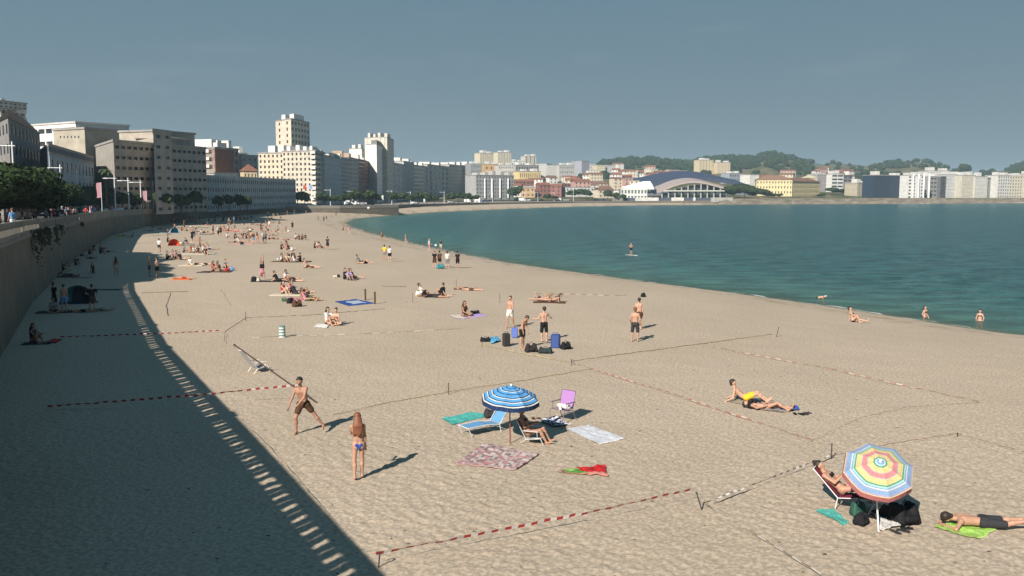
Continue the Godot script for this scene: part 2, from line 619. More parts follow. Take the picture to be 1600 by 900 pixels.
# skyline of the far hills: picture column, row
const RIDGE := [[400, 292], [560, 286], [640, 282], [740, 275], [800, 265], [860, 262], [915, 257], [945, 249], [985, 246], [1030, 248], [1075, 252], [1100, 246], [1130, 244], [1165, 244], [1200, 238], [1230, 243], [1255, 250], [1275, 250], [1300, 248], [1345, 252], [1380, 248], [1415, 245], [1445, 248], [1485, 260], [1515, 262], [1560, 258], [1590, 250], [1640, 246], [1800, 250], [2300, 262]]
func ridge_row(px: float) -> float:
	for k in RIDGE.size() - 1:
		if px < RIDGE[k + 1][0]:
			var t: float = clampf((px - RIDGE[k][0]) / float(RIDGE[k + 1][0] - RIDGE[k][0]), 0, 1)
			return lerpf(RIDGE[k][1], RIDGE[k + 1][1], t * t * (3 - 2 * t)) + 4.0 + 4.0 * smoothstep(1240, 1290, px)
	return 262.0
func rock_near(px: float) -> float:
	return 684.0 + 0.2 * maxf(0, px - 1140) if px < 1280 else 712.0 + 0.22 * (px - 1280)
func front_d(px: float) -> float:   # where the shore city begins
	if px > 1120: return rock_near(px) + 34.0
	return 690.0 + 34.0 * smoothstep(870, 960, px) if px > 740 else 640.0
func hill_y(px: float, d: float) -> float:
	var rd := 1850.0
	var top := 7.4 + (300.0 - ridge_row(px)) * rd / F
	var fd := front_d(px)
	var t := clampf((d - fd) / (rd - fd), 0, 1)
	var y := 1.0 + (top - 1.0) * pow(t, 1.15)
	if d > rd: y = top - (d - rd) * 0.06
	return y + smoothstep(0.1, 0.5, t) * 3.0 * nz.get_noise_2d(px * 0.02, d * 0.004)
func hill_pt(px: float, d: float) -> Vector3:
	var f := flat(px, d)
	return Vector3(f.x, hill_y(px, d), -d)
func make_hills():
	var b := MB.new()
	b.use_col = true
	var cols := 170
	var rows := 60
	for j in rows:
		for i in cols:
			var px := 420.0 + i * 10.0
			var t := float(j) / (rows - 1)
			var d := lerpf(front_d(px) + 4, 2500, pow(t, 1.5))
			b.v.append(hill_pt(px, d))
			var g := nz.get_noise_2d(px * 0.03, d * 0.006)
			var c := Vector3(0.10, 0.105, 0.045).lerp(Vector3(0.19, 0.155, 0.085), smoothstep(-0.1, 0.35, g))
			b.c.append(Color(c.x, c.y, c.z))
			b.n.append(Vector3.UP)
	for j in rows:
		for i in cols:
			var du: Vector3 = b.v[j * cols + mini(i + 1, cols - 1)] - b.v[j * cols + maxi(i - 1, 0)]
			var dv: Vector3 = b.v[mini(j + 1, rows - 1) * cols + i] - b.v[maxi(j - 1, 0) * cols + i]
			b.n[j * cols + i] = du.cross(dv).normalized()
	for j in rows - 1:
		for i in cols - 1:
			var k := j * cols + i
			b.ix.append_array([k, k + cols, k + 1, k + 1, k + cols, k + cols + 1])
	structure("hills", b.mesh(), vmat(0.95, "grime"))
	# rocky shore below the far houses
	var r := MB.new()
	r.use_col = true
	var rc := 260
	var rr := 12
	for j in rr:
		for i in rc:
			var px := 1120.0 + i * 3.2
			var t := float(j) / (rr - 1)
			var near := rock_near(px)
			var f := flat(px, near + t * 46.0)
			var rough := nz.get_noise_2d(f.x * 0.09, f.y * 0.12)
			var y := -3.2 + 5.6 * smoothstep(0.0, 0.9, t) + 1.8 * rough * sin(PI * minf(t * 1.15, 1.0))
			r.v.append(Vector3(f.x, y, -f.y))
			var c := Vector3(0.20, 0.155, 0.115).lerp(Vector3(0.30, 0.26, 0.19), smoothstep(-0.25, 0.35, nz.get_noise_2d(f.x * 0.05 + 50, f.y * 0.2)))
			c = c.lerp(Vector3(0.12, 0.13, 0.06), smoothstep(0.15, 0.4, nz.get_noise_2d(f.x * 0.03 + 9, f.y * 0.1)) * smoothstep(0.45, 0.7, t))
			r.c.append(Color(c.x, c.y, c.z))
			r.n.append(Vector3.UP)
	for j in rr:
		for i in rc:
			var du: Vector3 = r.v[j * rc + mini(i + 1, rc - 1)] - r.v[j * rc + maxi(i - 1, 0)]
			var dv: Vector3 = r.v[mini(j + 1, rr - 1) * rc + i] - r.v[maxi(j - 1, 0) * rc + i]
			r.n[j * rc + i] = du.cross(dv).normalized()
	for j in rr - 1:
		for i in rc - 1:
			var k := j * rc + i
			r.ix.append_array([k, k + rc, k + 1, k + 1, k + rc, k + rc + 1])
	structure("rocky_shore", r.mesh(), vmat(0.95, "grime"))

# ---------------------------------------------------------------- bodies: tapered bones joined by a smooth minimum, meshed as surface nets
func net(bones: Array, cell: float, k: float) -> ArrayMesh:
	var lo := Vector3.ONE * 1e6
	var hi := -lo
	for b in bones:
		var r: float = maxf(b[2], b[3])
		lo = lo.min((b[0] as Vector3).min(b[1]) - Vector3.ONE * r)
		hi = hi.max((b[0] as Vector3).max(b[1]) + Vector3.ONE * r)
	lo -= Vector3.ONE * (cell * 2.0 + k * 0.3)
	hi += Vector3.ONE * (cell * 2.0 + k * 0.3)
	var nx := int((hi.x - lo.x) / cell) + 2
	var ny := int((hi.y - lo.y) / cell) + 2
	var nn := int((hi.z - lo.z) / cell) + 2
	var val := PackedFloat32Array()
	val.resize(nx * ny * nn)
	val.fill(1.0)
	var sx := 1
	var sy := nx
	var sz := nx * ny
	for b in bones:
		var a: Vector3 = b[0]
		var ba: Vector3 = (b[1] as Vector3) - a
		var ra: float = b[2]
		var rb: float = b[3]
		var l2 := maxf(ba.length_squared(), 1e-9)
		var mg := maxf(ra, rb) + k + cell * 1.6
		var mn := ((a.min(b[1]) - Vector3.ONE * mg - lo) / cell).floor().max(Vector3.ZERO)
		var mx := ((a.max(b[1]) + Vector3.ONE * mg - lo) / cell).ceil()
		var x1 := mini(int(mx.x), nx - 1)
		var y1 := mini(int(mx.y), ny - 1)
		var z1 := mini(int(mx.z), nn - 1)
		for z in range(int(mn.z), z1 + 1):
			for y in range(int(mn.y), y1 + 1):
				var row := y * sy + z * sz
				for x in range(int(mn.x), x1 + 1):
					var p := lo + Vector3(x, y, z) * cell - a
					var t := clampf(p.dot(ba) / l2, 0.0, 1.0)
					var d := (p - ba * t).length() - (ra + (rb - ra) * t)
					var i := row + x
					var cur := val[i]
					var h := clampf(0.5 + 0.5 * (cur - d) / k, 0.0, 1.0)
					val[i] = cur + (d - cur) * h - k * h * (1.0 - h)
	var vid := PackedInt32Array()
	vid.resize(nx * ny * nn)
	vid.fill(-1)
	var out := MB.new()
	var lim := cell * 2.0
	for z in range(nn - 1):
		for y in range(ny - 1):
			var row := y * sy + z * sz
			for x in range(nx - 1):
				var i := row + x
				var v0 := val[i]
				if v0 > lim or v0 < -lim: continue
				var v1 := val[i + sx]
				var v2 := val[i + sy]
				var v3 := val[i + sy + sx]
				var v4 := val[i + sz]
				var v5 := val[i + sz + sx]
				var v6 := val[i + sz + sy]
				var v7 := val[i + sz + sy + sx]
				var neg := int(v0 < 0) + int(v1 < 0) + int(v2 < 0) + int(v3 < 0) + int(v4 < 0) + int(v5 < 0) + int(v6 < 0) + int(v7 < 0)
				if neg == 0 or neg == 8: continue
				var q := [v0, v1, v2, v3, v4, v5, v6, v7]
				var s := Vector3.ZERO
				var cnt := 0
				for e in [[0, 1], [2, 3], [4, 5], [6, 7], [0, 2], [1, 3], [4, 6], [5, 7], [0, 4], [1, 5], [2, 6], [3, 7]]:
					var e0: int = e[0]
					var e1: int = e[1]
					var f0: float = q[e0]
					var f1: float = q[e1]
					if (f0 < 0) == (f1 < 0): continue
					var t := f0 / (f0 - f1)
					var c0 := Vector3(e0 & 1, (e0 >> 1) & 1, e0 >> 2)
					var c1 := Vector3(e1 & 1, (e1 >> 1) & 1, e1 >> 2)
					s += c0.lerp(c1, t)
					cnt += 1
				vid[i] = out.v.size()
				out.v.append(lo + (Vector3(x, y, z) + s / cnt) * cell)
				out.n.append(Vector3(v1 + v3 + v5 + v7 - v0 - v2 - v4 - v6, v2 + v3 + v6 + v7 - v0 - v1 - v4 - v5, v4 + v5 + v6 + v7 - v0 - v1 - v2 - v3).normalized())
	var step := [sx, sy, sz]
	for z in range(1, nn - 1):
		for y in range(1, ny - 1):
			var row := y * sy + z * sz
			for x in range(1, nx - 1):
				var i := row + x
				if vid[i] < 0: continue
				var v0 := val[i]
				for ax in 3:
					var v1 := val[i + int(step[ax])]
					if (v0 < 0) == (v1 < 0): continue
					var o1: int = step[(ax + 1) % 3]
					var o2: int = step[(ax + 2) % 3]
					var a := vid[i]
					var b := vid[i - o1]
					var c := vid[i - o1 - o2]
					var d := vid[i - o2]
					if a < 0 or b < 0 or c < 0 or d < 0: continue
					if v0 < 0: out.ix.append_array([a, c, b, a, d, c])
					else: out.ix.append_array([a, b, c, a, c, d])
	return out.mesh()
func two(v: Vector3) -> Array: return [Vector3(-v.x, v.y, v.z), v]   # the same limb direction for both sides
# a pose -> bones of the body, hair and clothes. Faces +z; sides 0 = -x, 1 = +x
func bones_of(p: Dictionary) -> Dictionary:
	var S: float = p.get("h", 1.72) / 1.75
	var wide: float = p.get("wide", 1.0)
	var up: Vector3 = (p.get("up", Vector3.UP) as Vector3).normalized()
	var fwd: Vector3 = p.get("fwd", Vector3.BACK)
	fwd = (fwd - up * fwd.dot(up)).normalized()
	var rt := up.cross(fwd).normalized()
	if p.has("twist"): rt = rt.rotated(up, p.twist)
	var mid: Vector3 = (p.get("mid", up) as Vector3).normalized()
	var pel := Vector3.ZERO
	var waist := pel + mid * 0.16 * S
	var chest := waist + up * 0.26 * S
	var nk := chest + up * 0.13 * S
	var hd: Vector3 = (p.get("head", up) as Vector3).normalized()
	var face: Vector3 = p.get("face", fwd)
	face = (face - hd * face.dot(hd)).normalized()
	var hc := nk + hd * 0.185 * S
	var B := []
	var side := rt if rt.x > 0 or absf(rt.x) < 0.01 else -rt
	var hips := []
	var sh := []
	for s in [-1.0, 1.0]:
		hips.append(pel + side * s * 0.088 * S * wide)
		sh.append(nk - up * 0.05 * S + side * s * 0.165 * S * wide)
	# torso
	B.append([hips[0], hips[1], 0.098 * S * wide, 0.098 * S * wide])
	for s in [-1.0, 1.0]:
		B.append([pel + side * s * 0.06 * S, waist + side * s * 0.045 * S, 0.092 * S * wide, 0.084 * S * wide])
		B.append([waist + side * s * 0.045 * S, chest + side * s * 0.07 * S * wide, 0.084 * S * wide, 0.10 * S * wide])
		B.append([chest + side * s * 0.07 * S, nk - up * 0.06 * S + side * s * 0.09 * S, 0.10 * S, 0.062 * S])
		if p.get("bust", false): B.append([chest + side * s * 0.07 * S + fwd * 0.05 * S - up * 0.02 * S, chest + side * s * 0.07 * S + fwd * 0.07 * S - up * 0.03 * S, 0.06 * S, 0.055 * S])
		# buttocks
		B.append([pel + side * s * 0.07 * S - fwd * 0.03 * S - mid * 0.03 * S, pel + side * s * 0.07 * S - fwd * 0.04 * S - mid * 0.05 * S, 0.085 * S, 0.08 * S])
	B.append([sh[0], sh[1], 0.055 * S, 0.055 * S])
	B.append([nk - up * 0.04 * S, nk + hd * 0.08 * S, 0.062 * S, 0.052 * S])
	# head: skull, jaw, nose, ears
	B.append([hc + hd * 0.03 * S - face * 0.015 * S, hc + hd * 0.025 * S + face * 0.01 * S, 0.092 * S, 0.088 * S])
	B.append([hc - hd * 0.03 * S + face * 0.02 * S, hc - hd * 0.075 * S + face * 0.035 * S, 0.07 * S, 0.045 * S])
	B.append([hc + face * 0.085 * S, hc - hd * 0.03 * S + face * 0.10 * S, 0.012 * S, 0.018 * S])
	var ear := hd.cross(face)
	for s in [-1.0, 1.0]: B.append([hc + ear * s * 0.088 * S + hd * 0.015 * S, hc + ear * s * 0.085 * S - hd * 0.025 * S, 0.014 * S, 0.012 * S])
	var th: Array = p.get("th", [Vector3(-0.07, -1, 0), Vector3(0.07, -1, 0)])
	var sn: Array = p.get("sh", [Vector3(0, -1, -0.04), Vector3(0, -1, -0.04)])
	var ft: Array = p.get("ft", [])
	var ua: Array = p.get("ua", [Vector3(-0.16, -1, -0.02), Vector3(0.16, -1, -0.02)])
	var fa: Array = p.get("fa", [Vector3(-0.03, -1, 0.16), Vector3(0.03, -1, 0.16)])
	var hands := []
	var J := {"hips": hips, "sh": sh, "kn": [], "an": [], "el": [], "wr": [], "nk": nk, "hc": hc, "pel": pel, "chest": chest, "waist": waist, "fwd": fwd, "side": side, "up": up, "hd": hd, "face": face, "S": S, "mid": mid, "wide": wide}
	for s in 2:
		var td := (th[s] as Vector3).normalized()
		var kn: Vector3 = hips[s] + td * 0.435 * S
		var sdv := (sn[s] as Vector3).normalized()
		var an := kn + sdv * 0.41 * S
		B.append([hips[s], kn, 0.088 * S * wide, 0.054 * S])
		var calf := kn + sdv * 0.13 * S
		var back := (td - sdv * td.dot(sdv))
		back = back.normalized() * 0.012 * S if back.length() > 0.05 else -fwd * 0.012 * S
		B.append([kn, calf - back, 0.053 * S, 0.056 * S])
		B.append([calf - back, an, 0.056 * S, 0.034 * S])
		var fd: Vector3
		if ft.size() == 2: fd = (ft[s] as Vector3).normalized()
		else:
			fd = fwd - sdv * fwd.dot(sdv)
			if fd.length() < 0.2: fd = up - sdv * up.dot(sdv)
			fd = (fd.normalized() + sdv * 0.12).normalized()
		var heel := an + sdv * 0.035 * S - fd * 0.03 * S
		B.append([an, heel, 0.034 * S, 0.036 * S])
		B.append([heel, an + sdv * 0.045 * S + fd * 0.13 * S, 0.036 * S, 0.032 * S])
		B.append([an + sdv * 0.045 * S + fd * 0.10 * S, an + sdv * 0.05 * S + fd * 0.19 * S, 0.034 * S, 0.022 * S])
		var ud := (ua[s] as Vector3).normalized()
		var el: Vector3 = sh[s] + ud * 0.29 * S
		var fdv := (fa[s] as Vector3).normalized()
		var wr := el + fdv * 0.255 * S
		B.append([sh[s], el, 0.050 * S * wide, 0.038 * S])
		B.append([el, wr, 0.040 * S, 0.026 * S])
		var palm := wr + fdv * 0.07 * S
		B.append([wr, palm, 0.027 * S, 0.030 * S])
		hands.append([palm, fdv, ud])
		J.kn.append(kn)
		J.an.append(an)
		J.el.append(el)
		J.wr.append(wr)
	var low := 1e9
	for b in B:
		low = minf(low, minf(b[0].y - b[2], b[1].y - b[3]))
	J["B"] = B
	J["hands"] = hands
	J["lift"] = -low
	return J
func hair_bones(J: Dictionary, style: String) -> Array:
	var S: float = J.S
	var c: Vector3 = J.hc + J.hd * 0.045 * S - J.face * 0.028 * S
	var H := [[c, c - J.face * 0.008 * S, 0.098 * S, 0.094 * S]]
	H.append([c + J.hd * 0.03 * S + J.face * 0.045 * S, c + J.hd * 0.03 * S, 0.062 * S, 0.07 * S])
	var nape: Vector3 = J.hc - J.face * 0.075 * S - J.hd * 0.05 * S
	H.append([c - J.face * 0.02 * S, nape, 0.09 * S, 0.05 * S])
	if style == "long" or style == "mane":
		var back: Vector3 = J.nk - J.fwd * 0.10 * S - J.up * 0.02 * S
		var tip: Vector3 = J.chest - J.fwd * 0.135 * S - J.up * 0.10 * S
		H.append([nape, back, 0.075 * S, 0.082 * S])
		for s in [-1.0, 1.0]:
			H.append([nape + J.side * s * 0.05 * S, back + J.side * s * 0.06 * S, 0.06 * S, 0.065 * S])
			H.append([back + J.side * s * 0.055 * S, tip + J.side * s * 0.05 * S, 0.06 * S, 0.035 * S])
			if style == "mane": H.append([back + J.side * s * 0.07 * S, tip + J.side * s * 0.12 * S + J.fwd * 0.03 - J.up * 0.03, 0.07 * S, 0.03 * S])
		H.append([back, tip - J.up * 0.06 * S, 0.07 * S, 0.035 * S])
	elif style == "bun":
		H.append([c + J.hd * 0.09 * S - J.face * 0.05 * S, c + J.hd * 0.10 * S - J.face * 0.06 * S, 0.05 * S, 0.045 * S])
	elif style == "cap":
		H.append([c + J.face * 0.09 * S, c + J.face * 0.17 * S - J.hd * 0.01 * S, 0.045 * S, 0.02 * S])
	return H
func wear_bones(J: Dictionary, kind: String) -> Array:
	var S: float = J.S
	var g := 0.016 * S
	var W := []
	match kind:
		"shorts", "long_shorts", "trousers":
			W.append([J.hips[0], J.hips[1], 0.104 * S * J.wide + g * 0.6, 0.104 * S * J.wide + g * 0.6])
			W.append([J.pel, J.pel + J.mid * 0.07 * S, 0.10 * S * J.wide, 0.098 * S * J.wide])
			var t: float = {"shorts": 0.55, "long_shorts": 0.9, "trousers": 1.0}[kind]
			for s in 2:
				W.append([J.pel + J.side * (s * 2 - 1) * 0.07 * S - J.fwd * 0.035 * S - J.mid * 0.03 * S, J.pel + J.side * (s * 2 - 1) * 0.07 * S - J.fwd * 0.04 * S - J.mid * 0.05 * S, 0.095 * S, 0.09 * S])
				var e: Vector3 = J.hips[s].lerp(J.kn[s], t)
				W.append([J.hips[s], e, 0.098 * S * J.wide + g * 0.5, lerpf(0.098, 0.072, t) * S + g * 0.8])
				if kind == "trousers": W.append([J.kn[s], J.kn[s].lerp(J.an[s], 0.9), 0.066 * S + g * 0.5, 0.055 * S + g * 0.4])
		"brief":
			W.append([J.hips[0] - J.mid * 0.02 * S, J.hips[1] - J.mid * 0.02 * S, 0.103 * S, 0.103 * S])
			for s in [-1.0, 1.0]: W.append([J.pel + J.side * s * 0.055 * S - J.fwd * 0.04 * S - J.mid * 0.03 * S, J.pel + J.side * s * 0.03 * S - J.fwd * 0.03 * S - J.mid * 0.06 * S, 0.088 * S, 0.075 * S])
		"bikini":
			for s in [-1.0, 1.0]:
				W.append([J.pel + J.side * s * 0.155 * S + J.mid * 0.01 * S, J.pel + J.side * s * 0.06 * S - J.fwd * 0.085 * S, 0.028 * S, 0.036 * S])
				W.append([J.pel + J.side * s * 0.155 * S + J.mid * 0.01 * S, J.pel + J.side * s * 0.05 * S + J.fwd * 0.075 * S, 0.026 * S, 0.034 * S])
				W.append([J.pel + J.side * s * 0.06 * S - J.fwd * 0.092 * S, J.pel - J.fwd * 0.075 * S - J.mid * 0.085 * S, 0.046 * S, 0.040 * S])
			W.append([J.pel - J.fwd * 0.06 * S - J.mid * 0.08 * S, J.pel + J.fwd * 0.05 * S - J.mid * 0.07 * S, 0.036 * S, 0.036 * S])
			W.append([J.pel + J.fwd * 0.07 * S, J.pel + J.fwd * 0.05 * S - J.mid * 0.07 * S, 0.045 * S, 0.036 * S])
		"bikini_top":
			for s in [-1.0, 1.0]:
				W.append([J.chest + J.side * s * 0.07 * S + J.fwd * 0.065 * S - J.up * 0.03 * S, J.chest + J.side * s * 0.075 * S + J.fwd * 0.072 * S - J.up * 0.02 * S, 0.066 * S, 0.060 * S])
				W.append([J.chest + J.side * s * 0.10 * S + J.fwd * 0.05 * S - J.up * 0.05 * S, J.chest + J.side * s * 0.165 * S - J.up * 0.05 * S, 0.022 * S, 0.018 * S])
				W.append([J.chest + J.side * s * 0.165 * S - J.up * 0.05 * S, J.chest - J.fwd * 0.098 * S + J.side * s * 0.02 * S - J.up * 0.05 * S, 0.018 * S, 0.018 * S])
		"tee", "vest", "dress":
			for s in 2:
				var q: float = s * 2 - 1
				W.append([J.pel + J.side * q * 0.06 * S + J.mid * 0.05 * S, J.waist + J.side * q * 0.05 * S, 0.104 * S, 0.098 * S])
				W.append([J.waist + J.side * q * 0.045 * S, J.chest + J.side * q * 0.07 * S, 0.098 * S, 0.114 * S])
				W.append([J.chest + J.side * q * 0.07 * S, J.nk - J.up * 0.07 * S + J.side * q * 0.10 * S, 0.114 * S, 0.072 * S])
				if kind == "tee": W.append([J.sh[s], J.sh[s].lerp(J.el[s], 0.62), 0.064 * S, 0.062 * S])
				if kind == "dress":
					W.append([J.hips[s], J.hips[s].lerp(J.kn[s], 0.75), 0.115 * S, 0.13 * S])
			W.append([J.sh[0], J.sh[1], 0.062 * S, 0.062 * S])
			if kind == "dress":
				W.append([J.hips[0].lerp(J.kn[0], 0.6), J.hips[1].lerp(J.kn[1], 0.6), 0.12 * S, 0.12 * S])
		"towel_skirt":
			for s in 2: W.append([J.hips[s], J.kn[s].lerp(J.an[s], 0.6), 0.12 * S, 0.12 * S])
			W.append([J.hips[0], J.hips[1], 0.125 * S, 0.125 * S])
			W.append([J.kn[0].lerp(J.an[0], 0.5), J.kn[1].lerp(J.an[1], 0.5), 0.12 * S, 0.12 * S])
	return W
# hands: five tapered, bent fingers each, added to the body mesh
func add_fingers(m: ArrayMesh, J: Dictionary) -> ArrayMesh:
	var st := SurfaceTool.new()
	st.append_from(m, 0, Transform3D.IDENTITY)
	var b := MB.new()
	var S: float = J.S
	for h in J.hands:
		var f: Vector3 = h[1]
		var across := f.cross(h[2] as Vector3)
		if across.length() < 0.1: across = f.cross(Vector3.RIGHT)
		across = across.normalized()
		var curl := across.cross(f).normalized()
		for k in 4:
			var o: Vector3 = h[0] + across * (k - 1.5) * 0.019 * S + f * 0.01 * S
			var l: float = [0.072, 0.083, 0.078, 0.060][k] * S
			var mid: Vector3 = o + (f + curl * 0.15).normalized() * l * 0.5
			b.tube([o, mid, mid + (f + curl * 0.7).normalized() * l * 0.5], [0.011 * S, 0.0095 * S, 0.007 * S], 6)
		var to: Vector3 = h[0] - f * 0.045 * S - across * 0.028 * S
		var tm: Vector3 = to + (f * 0.7 - across * 0.8).normalized() * 0.035 * S
		b.tube([to, tm, tm + (f - across * 0.25 + curl * 0.3).normalized() * 0.03 * S], [0.013 * S, 0.011 * S, 0.008 * S], 6)
	st.append_from(b.mesh(), 0, Transform3D.IDENTITY)
	return st.commit()
var pose_cache := {}
var part_cache := {}
const STEP := {"fine": 0.017, "mid": 0.024, "far": 0.032}
func fig_part(pose: String, part: String, lod: String) -> ArrayMesh:
	var key := pose + "|" + part + "|" + lod
	if part_cache.has(key): return part_cache[key]
	if not pose_cache.has(pose): pose_cache[pose] = bones_of(POSES[pose])
	var J: Dictionary = pose_cache[pose]
	var cell: float = STEP[lod]
	var m: ArrayMesh
	if part == "body":
		m = net(J.B, cell, 0.03)
		if lod != "far": m = add_fingers(m, J)
	elif part == "face":
		var b := MB.new()
		var S: float = J.S
		var e: Vector3 = J.hd.cross(J.face)
		for s in [-1.0, 1.0]: b.ball(J.hc + J.face * 0.079 * S + e * s * 0.033 * S + J.hd * 0.002 * S, Vector3.ONE * 0.013 * S, 8, 5)
		b.tube([J.hc + J.face * 0.082 * S - J.hd * 0.062 * S - e * 0.022 * S, J.hc + J.face * 0.086 * S - J.hd * 0.062 * S, J.hc + J.face * 0.082 * S - J.hd * 0.062 * S + e * 0.022 * S], [0.004, 0.007, 0.004], 5)
		m = b.mesh()
	elif part.begins_with("hair_"): m = net(hair_bones(J, part.trim_prefix("hair_")), cell * 0.9, 0.03)
	else: m = net(wear_bones(J, part), cell * (0.8 if part.begins_with("bikini") else 0.95), 0.03)
	part_cache[key] = m
	return m
